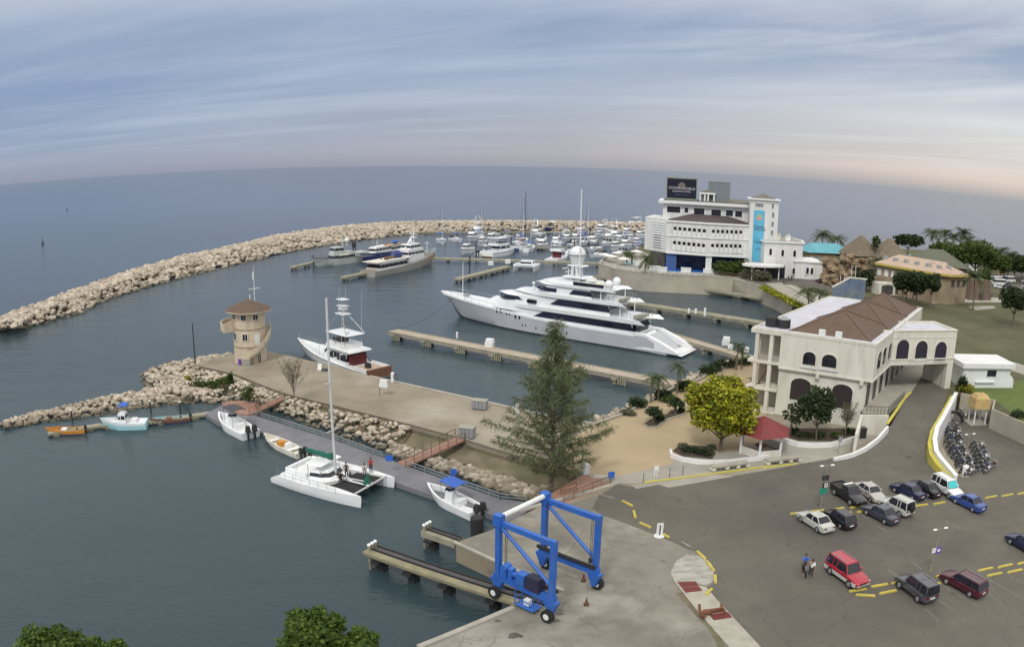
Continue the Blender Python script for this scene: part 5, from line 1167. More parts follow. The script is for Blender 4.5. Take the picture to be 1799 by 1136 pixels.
# raked stern with garage door between two curved wings
MB().frus(xs(-.06), xs(.03), YB * .44, .35, .6, 0, .3, .1).build('swim_platform', 'gel', t)
def quad_slab(nm, pts, th, m): 
    v = [Vector(p) for p in pts]; nn = (v[1] - v[0]).cross(v[3] - v[0]).normalized() * th; b_ = MB(); b_.add([tuple(p) for p in v] + [tuple(p + nn) for p in v], [(0, 1, 2, 3), (7, 6, 5, 4), (0, 4, 5, 1), (1, 5, 6, 2), (2, 6, 7, 3), (3, 7, 4, 0)]); return b_.build(nm, m, t)
quad_slab('garage_door', [(xs(.005), -1.7, .75), (xs(.005), 1.7, .75), (xs(.10), 1.7, 3.3), (xs(.10), -1.7, 3.3)], .12, 'gel')
quad_slab('stern_steps', [(xs(-.005), 1.8, .6), (xs(-.005), 2.9, .6), (xs(.10), 2.9, 3.2), (xs(.10), 1.8, 3.2)], .06, 'grey'); quad_slab('stern_steps', [(xs(-.005), -2.9, .6), (xs(-.005), -1.8, .6), (xs(.10), -1.8, 3.2), (xs(.10), -2.9, 3.2)], .06, 'grey')
for s in (-1, 1):
    b_ = MB(); y0, y1 = s * YB * .34, s * YB * .47
    b_.loft([[(xs(-.045), y0, .6), (xs(-.045), y1, .6), (xs(-.045), y1, .8), (xs(-.045), y0, .8)], [(xs(.02), y0, .6), (xs(.02), y1, .6), (xs(.02), y1, 2.2), (xs(.02), y0, 2.2)], [(xs(.085), y0, .6), (xs(.085), y1, .6), (xs(.085), y1, 3.4), (xs(.085), y0, 3.4)], [(xs(.14), y0, .6), (xs(.14), y1, .6), (xs(.14), y1, 3.5), (xs(.14), y0, 3.5)]]); b_.build('stern_wing', 'gel', t, True)
# hull windows and portholes on both sides
def port(f, z, w_, h, nm='porthole', dz=None):
    for s in (-1, 1):
        x = xs(f); i = (x + Y2) / (YL + 5.5) * n; i0 = int(i); q = i - i0
        def pt(z_):
            ra, rb = rings[i0], rings[i0 + 1]; out = []
            for r_ in (ra, rb):
                a_, b_2, c_ = Vector(r_[0]), Vector(r_[1]), Vector(r_[2])
                if z_ > b_2.z: u = (z_ - b_2.z) / max(.01, a_.z - b_2.z); p = b_2.lerp(a_, u)
                else: u = (z_ - c_.z) / max(.01, b_2.z - c_.z); p = c_.lerp(b_2, u)
                out.append(p)
            return out[0].y * (1 - q) + out[1].y * q
        mb = MB(); k = 8; r1 = []; 
        for j in range(k): th = 2 * math.pi * j / k; zz = z + h / 2 * math.sin(th); r1.append((x + w_ / 2 * math.cos(th), s * (pt(zz) + .03), zz))
        mb.loft([[(a_, b_2 - s * .1, c_) for a_, b_2, c_ in r1], r1]); mb.build(nm, 'glassb', t)
for f in (.765, .785): port(f, 3.9, .35, .5)
for f in (.725, .745): port(f, 3.7, .5, 1.15, 'oval_window')
for f in (.68, .695): port(f, 3.35, .35, .55)
for f in (.63, .65): port(f, 3.1, .5, 1.15, 'oval_window')
for f in (.615, .60): port(f, 1.55, .3, .45)
for f in (.55, .50, .475, .45, .41): port(f, 1.35, .3, .7)
for k in range(3):
    for s in (-1, 1): MB().cyl((xs(.565) + k * .75, s * (YB * .44 - .4), 6.65 - .0), (xs(.565) + k * .75, s * (YB * .455), 6.6), .42, .42, 10).build('oval_window', 'glassb', t)
pulp = MB()
for sd in (1, -1):
    v = [Vector((rings[i][0][0] - .2, rings[i][0][1] * sd * .97, rings[i][0][2])) for i in range(18, n)]
    for p in v: pulp.cyl(p, p + Vector((0, 0, .9)), .03, .03, 4)
    pulp.tube([p + Vector((0, 0, .9)) for p in v], .035, 4)
pulp.build('bow_rail', 'chrome', t); MB().cyl((HX(.89), 0, 5.0), (HX(.89), 0, 12.5), .09, .06, 6).build('jackstaff', 'white', t); MB().frus(HX(.86), HX(.88), .5, 5.1, 5.6, .1, .1, .05).build('anchor_winch', 'grey', t)
# ------------------------------------------------------------------ walls measured on their own vertical planes
class Wall:
    """vertical plane through A, B; local frame: x along AB, y into the building, z up"""
    def __init__(s, A, B, root=None):
        s.A = Vector((A.x, A.y, 0)); s.B = Vector((B.x, B.y, 0)); s.u = (s.B - s.A).normalized(); s.n = Vector((-s.u.y, s.u.x, 0)); s.L = (s.B - s.A).length
        s.a = math.atan2(s.u.y, s.u.x)
    def at(s, px, py, y=0.0):
        d = (P(px, py, 0) - Vector((0, 0, CAM_Z))).normalized() if True else None
        o = s.A + s.n * y - Vector((0, 0, CAM_Z)); o = Vector((s.A.x + s.n.x * y, s.A.y + s.n.y * y, 0)); c = Vector((0, 0, CAM_Z))
        x_, y_ = px - PW / 2, PH / 2 - py; rr = math.hypot(x_, y_) + 1e-9; th = 2 * math.asin(rr / (2 * FPX)); d = math.cos(th) * _f + math.sin(th) * (x_ / rr * _R + y_ / rr * _U)
        t = (o - c).dot(s.n) / d.dot(s.n); w_ = c + d * t; return (w_ - s.A).dot(s.u), w_.z
def arch_pts(u0, u1, z0, z1, rise=None, k=8):
    w2 = (u1 - u0) / 2; rise = w2 if rise is None else rise; cx = (u0 + u1) / 2
    return [(u0, z0), (u1, z0), (u1, z1 - rise)] + [(cx + w2 * math.cos(math.pi * i / k), z1 - rise + rise * math.sin(math.pi * i / k)) for i in range(1, k)] + [(u0, z1 - rise)]
def slabwall(mb, pts, y0, y1):
    """extrude (u,z) outline between depths y0 and y1"""
    n = len(pts); return mb.add([(u, y0, z) for u, z in pts] + [(u, y1, z) for u, z in pts], [tuple(range(n)), tuple(range(2 * n - 1, n - 1, -1))] + [(i, n + i, n + (i + 1) % n, (i + 1) % n) for i in range(n)])
def window(root, pts, y=0.0, m='glass', frame=None, nm='window', fw=.12, bars=True):
    w_ = slabwall(MB(), pts, y - .03, y + .05).build(nm, m, root)
    if frame:
        cx = sum(p[0] for p in pts) / len(pts); cz = sum(p[1] for p in pts) / len(pts); n = len(pts); ou = []
        hw = max(abs(p[0] - cx) for p in pts); hh = max(abs(p[1] - cz) for p in pts)
        for u, z in pts: ou.append((cx + (u - cx) * (1 + fw / hw), cz + (z - cz) * (1 + fw / hh)))
        mb = MB(); vs = [(u, y - .09, z) for u, z in pts] + [(u, y - .09, z) for u, z in ou] + [(u, y, z) for u, z in ou]
        mb.add(vs, [(i, (i + 1) % n, n + (i + 1) % n, n + i) for i in range(n)] + [(n + i, n + (i + 1) % n, 2 * n + (i + 1) % n, 2 * n + i) for i in range(n)])
        mb.build('frame', frame, w_)
        if bars:
            mb = MB(); mb.box(cx - .03, cx + .03, y - .06, y - .035, min(p[1] for p in pts), max(p[1] for p in pts)); mb.box(cx - hw, cx + hw, y - .06, y - .035, cz - .03, cz + .03); mb.build('mullion', 'dark', w_)
    return w_

# ------------------------------------------------------------------ control tower on the quay
cw = P(441, 631, LO); R0 = 2.9; face = math.atan2(-cw.y, -cw.x)     # towards the camera
t = ent('control_tower', 'round tan control tower with brown octagonal roof at the tip of the quay', 'tower', cw, face + math.pi / 2); H1 = 8.5
MB().cyl((0, 0, -.3), (0, 0, H1), R0, R0, 12).build('wall', 'tower', t)
for zz in (2.65, 5.65): MB().cyl((0, 0, zz), (0, 0, zz + .12), R0 + .05, R0 + .05, 32).build('string_course', mat('tan_band', (.30, .24, .17), .9), t, True)
ro = MB(); n = 8; rr1 = 4.2
ro.loft([[(rr1 * math.cos(2 * math.pi * (i + .5) / n), rr1 * math.sin(2 * math.pi * (i + .5) / n), H1 + .25) for i in range(n)], [(.05 * math.cos(2 * math.pi * (i + .5) / n), .05 * math.sin(2 * math.pi * (i + .5) / n), H1 + 1.95) for i in range(n)]]); rf = ro.build('roof', 'terr', t)
MB().loft([[(r_ * math.cos(2 * math.pi * (i + .5) / n), r_ * math.sin(2 * math.pi * (i + .5) / n), zz) for i in range(n)] for zz, r_ in ((H1, rr1 - .05), (H1 + .24, rr1 + .02))]).build('eave', 'tower', rf)
def ringwin(a_deg, z, wd, hh, m='glass', nm='window', fr='cream'):
    a = R(a_deg) - math.pi / 2; c, s = math.cos(a), math.sin(a); T_ = Matrix(((-s, -c, 0, c * (R0 + .0)), (c, -s, 0, s * (R0 + .0)), (0, 0, 1, z), (0, 0, 0, 1)))
    mb = MB(); mb.T = T_; mb.box(-wd / 2, wd / 2, -.04, .2, -hh / 2, hh / 2); w_ = mb.build(nm, m, t)
    mb = MB(); mb.T = T_
    for q in ((-wd / 2 - .1, -wd / 2, -hh / 2 - .1, hh / 2 + .1), (wd / 2, wd / 2 + .1, -hh / 2 - .1, hh / 2 + .1), (-wd / 2, wd / 2, hh / 2, hh / 2 + .1), (-wd / 2, wd / 2, -hh / 2 - .1, -hh / 2), (-.03, .03, -hh / 2, hh / 2)): mb.box(q[0], q[1], -.07, .2, q[2], q[3])
    mb.build('frame', fr, w_); return w_
for a_, z in ((-60, 7.75), (-18, 7.75), (23, 7.75), (100, 7.75), (150, 7.75)): ringwin(a_, z, .85, .85)
ringwin(-58, 4.45, .8, 1.15); ringwin(-16, 4.45, .85, 1.1); ringwin(25, 3.95, .85, 1.9, 'white', 'door'); ringwin(28, 1.9, .6, .6); ringwin(30, .75, .6, 1.5, 'shade', 'door')
mb = MB(); r1 = []
for i in range(9):
    a = R(-150 + i * 11) - math.pi / 2 + R(0); r1.append(a)
ins = [(R0 * .98 * math.cos(a), R0 * .98 * math.sin(a)) for a in r1]; out = [((R0 + 2.1) * math.cos(a), (R0 + 2.1) * math.sin(a)) for a in r1]
mb.prism(ins + out[::-1], 5.3, 5.55); mb.build('balcony', 'tower', t)
mb = MB()
for k in range(8):
    a0_, a1_ = out[k], out[k + 1]; mb.loft([[(p[0], p[1], 5.3), (p[0] * .965, p[1] * .965, 5.3), (p[0] * .965, p[1] * .965, 6.75 - .0), (p[0], p[1], 6.75)] for p in (a0_, a1_)])
mb.loft([[(p[0], p[1], 5.3), (p[0] + .12, p[1], 5.3), (p[0] + .12, p[1], z_), (p[0], p[1], z_)] for p, z_ in ((ins[8], 7.3), (out[8], 6.75))]); mb.build('balcony_parapet', 'tower', t)
mb = MB(); rings = []; st_ = MB(); rs2 = []
for i in range(25):
    q = i / 24; a = R(-48 + 150 * q) - math.pi / 2; z = .1 + 5.4 * q ** 1.25; r_ = R0 + .02; ro_ = R0 + .85; rings.append([(ro_ * math.cos(a), ro_ * math.sin(a), z - .3), (ro_ * math.cos(a), ro_ * math.sin(a), z + .95), ((ro_ - .13) * math.cos(a), (ro_ - .13) * math.sin(a), z + .95), ((ro_ - .13) * math.cos(a), (ro_ - .13) * math.sin(a), z - .3)]); rs2.append([(r_ * math.cos(a), r_ * math.sin(a), z - .25), (ro_ * math.cos(a), ro_ * math.sin(a), z - .25), (ro_ * math.cos(a), ro_ * math.sin(a), z), (r_ * math.cos(a), r_ * math.sin(a), z)])
mb.loft(rings).build('stair_parapet', 'tower', t); st_.loft(rs2).build('stair', 'tower', t)
mb = MB(); mb.cyl((1.2, 1.6, H1 + .8), (1.2, 1.6, H1 + 6.6), .07, .05, 6); mb.bar((.2, 1.6, H1 + 3.3), (2.2, 1.6, H1 + 3.5), .09, .09); mb.cyl((1.2, 1.6, H1 + 6.6), (1.2, 1.6, H1 + 7.3), .02, .02, 4); mb.box(.95, 1.12, 1.55, 1.65, H1 + 5.0, H1 + 6.2); mb.box(.3, .45, 1.5, 1.6, H1 + 1.2, H1 + 2.4); mb.build('flag_mast', 'white', rf)
p = P(422, 640, LO); one(MB().cyl((0, 0, 0), (0, 0, .95), .32, .34, 12).cyl((0, 0, .95), (0, 0, 1.0), .36, .33, 12), 'plastic_barrel', 'purple', 'violet plastic barrel under the stair of the round tower', 'barrel', loc=p)
p = P(433, 641, LO); t = ent('crate', 'grey wooden crate beside the violet barrel at the tower', 'crate', p, .2); MB().box(-.7, .7, -.45, .45, 0, 1.05).build('side', 'walk', t); MB().box(-.74, .74, -.49, .49, 1.05, 1.12).build('lid', 'kerb', t)

# ------------------------------------------------------------------ administration building with arcade and bridge
ZR = 13.4
FL, FR, BL, BR = P(1322, 576, ZR), P(1540, 606, ZR), P(1457, 521, ZR), P(1622, 542, ZR)
fr = Wall(FL, FR); dv = Vector((BL.x - FL.x, BL.y - FL.y, 0)); DP = dv.dot(fr.n); SH = dv.dot(fr.u)      # depth and shear of the plan
t = ent('marina_building', 'big cream marina building with arched windows and brown hipped roofs', 'building', fr.A, fr.a)
Wd = fr.L
def sq(u, v): return (u + SH / DP * v, v)          # sheared plan point
ub = fr.at(1368, 640)[0]
ol = lambda u0, u1, v0, v1: [sq(u0, v0), sq(u1, v0), sq(u1, v1), sq(u0, v1)]
MB().prism(ol(ub, Wd - .9, .35, DP - .3), -.5, 8.55).build('lower_wall', 'cream', t); MB().prism(ol(ub, Wd, 0, DP), 8.55, ZR - .25).build('upper_wall', 'cream', t)
MB().prism(ol(.2, Wd - .3, .3, DP - .3), ZR - .02, ZR + .03).build('flat_roof', mat('pale_roof_membrane', (.56, .56, .62), .7, (.48, .48, .53), .5), t)
mb = MB()
for q in ((0, Wd, -.06, .22), (0, Wd, DP - .22, DP + .02)): mb.prism(ol(*q), ZR - .24, ZR + .15)
mb.prism(ol(-.02, .24, .22, DP - .22), ZR - .24, ZR + .15); mb.prism(ol(Wd - .24, Wd + .04, .22, DP - .22), ZR - .24, ZR + .15); mb.build('parapet', 'cream', t)
mb = MB(); mb.prism(ol(ub - .0, Wd + .12, -.12, -.0), 8.35, 8.6); mb.prism(ol(Wd, Wd + .12, 0, DP), 8.35, 8.6)
for px in (1435, 1514): u = fr.at(px, 672)[0]; mb.box(u - .25, u + .25, -.22, .3, 7.8, 8.5)
mb.build('cornice', 'cream', t)
# open stair bay on the left end
for z0, z1, o_ in ((5.0, 5.35, .3), (8.75, 9.15, .3), (12.85, ZR, .1)): MB().prism(ol(-o_, ub, -.1, DP), z0, z1).build('floor_slab', 'cream', t)
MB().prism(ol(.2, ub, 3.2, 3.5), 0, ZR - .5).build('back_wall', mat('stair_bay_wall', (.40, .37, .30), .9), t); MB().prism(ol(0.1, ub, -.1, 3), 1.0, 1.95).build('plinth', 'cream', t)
for u in (.55, ub * .62): MB().prism(ol(u, u + .5, .0, .5), 1.8, ZR - .5).build('column', 'cream', t)
for v in (8, 14, 20, 26, 32, 37): MB().prism(ol(.2, .7, v, v + .6), 0, ZR - .5).build('column', 'cream', t)
MB().prism(ol(.2, 2.6, 3.5, DP - .5), 0, .1).build('arcade_floor', 'walk', t); MB().prism(ol(2.6, ub, 3.5, DP - .5), 0, ZR - .3).build('inner_wall', 'cream', t)
mb = MB(); mb.prism(ol(.5, ub, .05, .12), 9.15, 9.95); mb.build('balcony_panel', 'walk', t)
MB().add([(.9, 1.2, 5.35), (2.9, 1.2, 8.8), (2.9, 2.3, 8.8), (.9, 2.3, 5.35), (.9, 1.2, 5.0), (2.9, 1.2, 8.4), (2.9, 2.3, 8.4), (.9, 2.3, 5.0)], [(0, 1, 2, 3), (7, 6, 5, 4), (0, 4, 5, 1), (1, 5, 6, 2), (2, 6, 7, 3), (3, 7, 4, 0)]).build('stair_flight', 'wood', t)
# front windows, from their places on the facade
Z2 = lambda x, y: (1290 + x / 3.534, 500 + y / 3.534)
for (x0, x1, yb, yt) in ((423, 502, 497, 415), (541, 632, 512, 432)):
    a_ = fr.at(*Z2(x0, yb)); b2_ = fr.at(*Z2(x1, yb)); c_ = fr.at(*Z2((x0 + x1) / 2, yt)); w_ = window(t, arch_pts(a_[0], b2_[0], (a_[1] + b2_[1]) / 2, c_[1], .75), 0, 'glass', 'cream', 'arched_window', .16)
    MB().box(a_[0] - .3, b2_[0] + .3, -.2, 0, a_[1] - .3, a_[1] - .12).build('sill', 'white', w_)
for (x0, x1, yb, yt) in ((343, 470, 700, 578), (597, 725, 748, 615)):
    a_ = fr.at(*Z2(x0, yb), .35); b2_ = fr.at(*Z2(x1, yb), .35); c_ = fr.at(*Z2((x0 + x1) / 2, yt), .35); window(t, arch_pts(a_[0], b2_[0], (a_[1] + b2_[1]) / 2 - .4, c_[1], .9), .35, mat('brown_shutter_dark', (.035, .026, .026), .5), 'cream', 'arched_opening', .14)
# right facade
sR = Wall(FR, BR)
t2 = ent('x', '', '', sR.A, sR.a); t2.parent = t; t2.matrix_parent_inverse = t.matrix_basis.inverted(); t2.name = 'right_facade'
for k in ('label', 'category'): 
    if k in t2: del t2[k]
for (x0, x1, yb, yt) in ((880, 900, 525, 448), (914, 932, 492, 420), (948, 963, 465, 395), (975, 989, 442, 375)):
    a_ = sR.at(*Z2(x0, yb)); b2_ = sR.at(*Z2(x1, yb)); c_ = sR.at(*Z2((x0 + x1) / 2, yt)); window(t2, arch_pts(a_[0], b2_[0], 9.75, 12.1, .6), 0, 'glass', 'cream', 'arched_window', .14)
for k in range(6): window(t2, arch_pts(26 + k * 2.0, 27 + k * 2.0, 9.75, 12.1, .5), 0, 'glass', 'cream', 'arched_window', .14) if 27 + k * 2 < sR.L - 1 else None
for k, (u0, u1) in enumerate([(.8 + i * 4.1, .8 + i * 4.1 + 2.2) for i in range(8)]):
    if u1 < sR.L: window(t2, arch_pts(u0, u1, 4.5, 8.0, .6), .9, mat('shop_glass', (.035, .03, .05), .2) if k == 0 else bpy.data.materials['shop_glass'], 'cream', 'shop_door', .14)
# three brown hips
for k, (v0, v1, u0, u1) in enumerate(((1.2, 14.5, 4.6, Wd - .9), (11.5, 26.5, 5.2, Wd - .5), (24, 36.8, 6.0, Wd - .6))):
    pk = sq((u0 + u1) / 2, (v0 + v1) / 2); ou = ol(u0, u1, v0, v1); mb = MB(); mb.add([(x, y, ZR - .1) for x, y in ou] + [(pk[0], pk[1], ZR + 2.75)], [(0, 1, 4), (1, 2, 4), (2, 3, 4), (3, 0, 4), (3, 2, 1, 0)]); rf = mb.build('hipped_roof', 'terr', t)
    mb = MB()
    for x, y in ou: mb.bar((x, y, ZR - .05), (pk[0], pk[1], ZR + 2.8), .22, .08)
    mb.build('ridge_trim', mat('ridge_tile', (.155, .105, .075), .9) if k == 0 else bpy.data.materials['ridge_tile'], rf)
for px, py in ((1444, 590), (1473, 594)):
    u, z = fr.at(px, py, .5); MB().box(u - .45, u + .45, .3, .8, ZR + .15, ZR + .95).build('air_conditioner', 'white', t)
# bridge over the drive
bA, bB = P(1573, 582, ZR), P(1682, 581, ZR); br = Wall(bA, bB)
tb = ent('footbridge', 'cream covered bridge with three tall arches spanning the drive', 'bridge', br.A, br.a); BD = 6.5; zb = 8.35
MB().box(-2.5, br.L, 0, BD, zb, zb + 1.0).build('bridge_floor', 'cream', tb); MB().box(-2.5, br.L, 0, .35, zb + 1.0, ZR).build('front_wall', 'cream', tb); MB().box(-2.5, br.L, BD - .35, BD, zb + 1.0, ZR).build('rear_wall', 'cream', tb); MB().box(br.L - .35, br.L, .35, BD - .35, zb + 1, ZR).build('end_wall', 'cream', tb)
MB().box(-2.6, br.L - .3, .3, BD - .3, ZR - .3, ZR - .1).build('roof', bpy.data.materials['pale_roof_membrane'], tb)
mb = MB(); mb.box(-2.5, br.L + .1, -.1, .3, ZR, ZR + .15); mb.box(-2.5, br.L + .1, BD - .3, BD + .1, ZR, ZR + .15); mb.box(br.L - .3, br.L + .1, .3, BD - .3, ZR, ZR + .15); mb.box(-2.5, br.L + .1, -.1, -.0, zb + .75, zb + .95); mb.box(-2.4, br.L + .05, -.06, 0, ZR - 1.0, ZR - .88); mb.build('cornice', 'cream', tb)
for x0, x1, yb, yt in ((1000, 1075, 460, 340), (1117, 1190, 466, 347), (1238, 1308, 470, 353)):
    a_ = br.at(*Z2(x0, yb)); b2_ = br.at(*Z2(x1, yb)); c_ = br.at(*Z2((x0 + x1) / 2, yt)); window(tb, arch_pts(a_[0], b2_[0], a_[1], c_[1]), 0, bpy.data.materials['shop_glass'], 'yedge' if False else 'cream', 'arched_window', .22)
for v in (0, BD - 1.0): MB().box(br.L - 1.15, br.L, v, v + 1.0, UP - .2, zb).build('column', 'cream', tb)
MB().box(br.L - 1.0, br.L - .15, 1.0, BD - 1, UP - .2, zb).build('pier_wall', 'cream', tb)
# black water tanks on the roof's left end
for px, dxx in ((1356, 0), (1376, 0)):
    u, z = fr.at(px, 578, 3.0); p = fr.A + fr.u * u + fr.n * 3.0; q = ent('water_tank', ('left' if px < 1366 else 'right') + ' one of the two black water tanks on the white roof edge', 'water tank', (p.x, p.y, ZR - .2), 0, 'black water tanks on the roof')
    MB().cyl((0, 0, 0), (0, 0, 1.45), .98, .98, 18).build('tank_body', 'black', q, True); MB().cyl((0, 0, 1.45), (0, 0, 1.75), .9, .4, 18).build('tank_lid', 'black' if px < 1366 else 'grey', q, True)
# low curved white walls
rampz = lambda pts: [LO, LO + .3, 2.6, 3.6, 4.4][:len(pts)]
wallstrip('ramp_parapet', [(1465, 804), (1500, 795), (1522, 784), (1542, 769), (1560, 748)], 0, 0, .35, 'white', 'white curved low wall along the left of the ramp', 'low wall', zs=[LO + .35, 2.4, 2.8, 3.3, 4.1])
strip('kerb', [(1559, 744), (1573, 724), (1589, 700), (1600, 689)], 0, .4, .12, 'yedge', zs=[4.3, 4.38, 4.41, 4.41])
wallstrip('ramp_wall', [(1680, 690), (1657, 733), (1646, 752), (1642, 772), (1645, 792), (1652, 803), (1665, 818), (1680, 836)], 0, 0, .45, 'white', 'tall white wall with a yellow kerb curving down the right of the ramp', 'wall', .12, zs=[5.2, 4.9, 4.6, 4.2, 3.6, 3.3, 2.9, 2.4], capm='white')
kv = [P(x, y, z_) for (x, y), z_ in zip([(1680, 690), (1657, 733), (1646, 752), (1642, 772), (1645, 792), (1652, 803), (1665, 818), (1680, 836)], [5.2, 4.9, 4.6, 4.2, 3.6, 3.3, 2.9, 2.4])]; mb = MB(); rg = []
for i, p in enumerate(kv):
    d = kv[min(7, i + 1)] - kv[max(0, i - 1)]; d.z = 0; d.normalize(); nn = Vector((d.y, -d.x, 0)); nn = nn if nn.x < 0 else -nn; z1 = [4.7, 4.5, 4.15, 3.7, 3.2, 2.85, 2.5, 2.15][i]; a_, b_ = p + nn * .24, p + nn * .85; rg.append([(a_.x, a_.y, LO - .2), (b_.x, b_.y, LO - .2), (b_.x, b_.y, z1), (a_.x, a_.y, z1)])
mb.loft(rg); o = mb.build('kerb', 'yedge'); o['kind'] = 'structure'
wallstrip('planter_wall', [(1368, 765), (1385, 771), (1403, 776), (1430, 778), (1460, 777), (1485, 772), (1507, 764)], LO + .6, LO, .3, 'white', 'curved white wall of the bed in front of the marina building', 'planter wall')
wallstrip('planter_wall', [(1178, 788), (1180, 796), (1199, 803), (1225, 807), (1251, 808), (1285, 807), (1315, 803), (1335, 801), (1363, 796)], LO + .5, LO, .28, 'white', 'curved white wall of the round bed beside the gazebo', 'planter wall')
wallstrip('terrace_wall', [(1505, 762), (1514, 728), (1545, 729), (1561, 729)], UP + .1, LO - .2, .4, 'cream', 'cream wall holding up the shop terrace, with a dark doorway', 'wall')
wq = Wall(P(1514, 757, LO), P(1552, 759, LO)); td = ent('doorway', 'dark doorway under the shop terrace beside the ramp', 'door', wq.A, wq.a); MB().box(.8, 1.9, -.45, -.25, 0 + LO, LO + 2.1).build('door_leaf', 'dark', td); MB().box(.65, .8, -.5, -.2, LO, LO + 2.25).box(1.9, 2.05, -.5, -.2, LO, LO + 2.25).box(.8, 1.9, -.5, -.2, LO + 2.1, LO + 2.25).build('frame', 'cream', td)
tr = ent('terrace_railing', 'dark iron railing round the shop terrace', 'railing', P(1516, 727, UP)); og = P(1516, 727, UP)
railing(tr, [P(1516, 726, UP), P(1559, 728, UP), P(1588, 700, UP)], 1.05, m='dark', step=.5, r=.02, origin=og)
p = P(1513, 768, LO); q = ent('waste_bin', 'black waste bin at the foot of the terrace wall', 'waste bin', p); MB().box(-.5, .5, -.45, .45, 0, 1.25).build('bin_body', 'black', q); MB().box(-.55, .55, -.5, .5, 1.25, 1.35).build('lid', 'dark', q)

# gazebo
p = P(1336, 793, LO); t = ent('gazebo', 'small gazebo with maroon roof and low white walls beside the yellow-green tree', 'gazebo', p, .15); n = 6; Rg = 2.75
pt = lambda r_, k, z: (r_ * math.cos(2 * math.pi * k / n), r_ * math.sin(2 * math.pi * k / n), z)
rf = MB().loft([[pt(3.7, i, 2.75) for i in range(n)], [pt(.05, i, 4.5) for i in range(n)]]).build('roof', 'redroof', t)
for k in range(n): MB().cyl(pt(Rg, k, 0), pt(Rg, k, 2.8), .16, .16, 8).build('column', 'white', t)
for k in range(n):
    if k == 1: continue
    a_, b2_ = Vector(pt(Rg, k, 0)), Vector(pt(Rg, k + 1, 0)); mb = MB(); mb.bar(a_ + Vector((0, 0, .5)), b2_ + Vector((0, 0, .5)), .14, 1.0); mb.build('low_wall', 'cream', t)
MB().loft([[pt(Rg + .1, i, .0) for i in range(n)], [pt(Rg + .1, i, .08) for i in range(n)]]).build('floor', 'walk', t); MB().cyl((0, 0, .08), (0, 0, .8), .12, .12, 8).cyl((0, 0, .8), (0, 0, .88), .8, .8, 14).build('table', 'wood', t)
# long concrete benches on the pavement edge
for a_, c_, lab in (((1252, 830), (1316, 822), 'long low concrete bench on the pavement edge, nearer the boat lift'), ((1348, 819), (1407, 812), 'long low concrete bench on the pavement edge, nearer the ramp')):
    a2, c2 = P(*a_, LO), P(*c_, LO); L = (c2 - a2).length; t = ent('bench', lab, 'bench', a2, ang(a2, c2), 'concrete benches'); MB().box(0, L, 0, .9, .5, .68).build('seat', 'kerb', t)
    for k in (0, .36, .66, .93): MB().box(L * k, L * k + .45, .05, .85, .14, .5).build('leg', 'cream', t)

# small white house and lawn wall, tank on stand
hw_ = Wall(P(1689, 681, UP), P(1771, 681, UP)); t = ent('white_house', 'small flat-roofed white house behind the lawn', 'house', hw_.A, hw_.a); hz = UP + HG(1730, 681, UP, 646)
MB().box(0, hw_.L, 0, 5.5, UP - .2, hz).build('wall', 'white', t); MB().box(-.5, hw_.L + .6, -.5, 6.1, hz, hz + .75).build('roof', 'white', t); a_ = hw_.at(1733, 661); b2_ = hw_.at(1751, 650)
window(t, [(a_[0], a_[1]), (b2_[0], a_[1]), (b2_[0], b2_[1]), (a_[0], b2_[1])], 0, 'glass', 'white', 'window', .1); mb = MB(); slabwall(mb, [(hw_.L, UP - .1), (hw_.L + .5, UP - .1), (hw_.L + 1.0, UP + .0), (hw_.L + .9, UP + 1.3), (hw_.L + .4, UP + 1.9), (hw_.L, UP + 2.1)], 0, .3); mb.build('buttress', 'white', t)
MB().box(a_[0] - 2.2, b2_[0] - .2, -.35, 0, UP + .9, UP + 1.1).build('ledge', 'white', t)
wallstrip('lawn_wall', [(1689, 690), (1706, 694), (1748, 702), (1744, 718), (1770, 729), (1799, 742), (1840, 760)], UP + .25, LO - .3, .35, wall_m, 'stained concrete wall between the lawn and the motorcycle yard', 'wall')
p = P(1715, 742, LO); t = ent('tank_on_stand', 'yellowed plastic tank on a pale steel stand in the motorcycle yard', 'water tank', p, -.1); th_ = HG(1715, 742, LO, 715)
for x in (-1.0, 1.0):
    for y in (-.9, .9): MB().box(x - .09, x + .09, y - .09, y + .09, 0, th_).build('leg', 'white', t)
MB().box(-1.4, 1.4, -1.2, 1.2, th_ - .08, th_ + .05).build('platform', 'pier', t); MB().frus(-1.35, 1.35, 1.15, th_ + .05, th_ + 1.5, .05, .05, .04).build('tank_body', 'tank', t); MB().frus(-1.2, 1.2, 1.05, th_ + 1.5, th_ + 2.0, .35, .35, .3).cyl((0, 0, th_ + 2), (0, 0, th_ + 2.15), .3, .3, 12).build('tank_top', 'tank', t)
MB().box(-1.8, 1.6, -1.5, 1.4, 0, .12).build('plinth', 'walk', t)
# ------------------------------------------------------------------ hotel
HA, HB = P(1170, 474, UP), P(1318, 483, UP); ho = Wall(HA, HB); Z7 = lambda x, y: (1110 + x / 4.862, 290 + y / 4.862)
t = ent('hotel', 'white seafront hotel with rows of round windows, tower and rooftop billboards', 'hotel', ho.A, ho.a)
zb = ho.at(*Z7(640, 758))[1]; zt = ho.at(*Z7(640, 495))[1]; zm = ho.at(*Z7(640, 620))[1]; W_ = ho.L; Dh = 20
cen = lambda z0, z1, o_, nm, m='plaster': MB().prism([(-o_, -o_ * .6), (W_ * .45, -1.3 - o_), (W_ + o_ * .2, -o_ * .6), (W_ + o_ * .2, Dh), (-o_, Dh)], z0, z1).build(nm, m, t)
cen(zb, zt - .3, 0, 'guest_floors'); cen(zt - .3, zt + .25, .45, 'cornice', 'white'); cen(zm - .15, zm + .2, .3, 'cornice', 'white'); cen(zb - .5, zb + .05, .3, 'cornice', 'white')
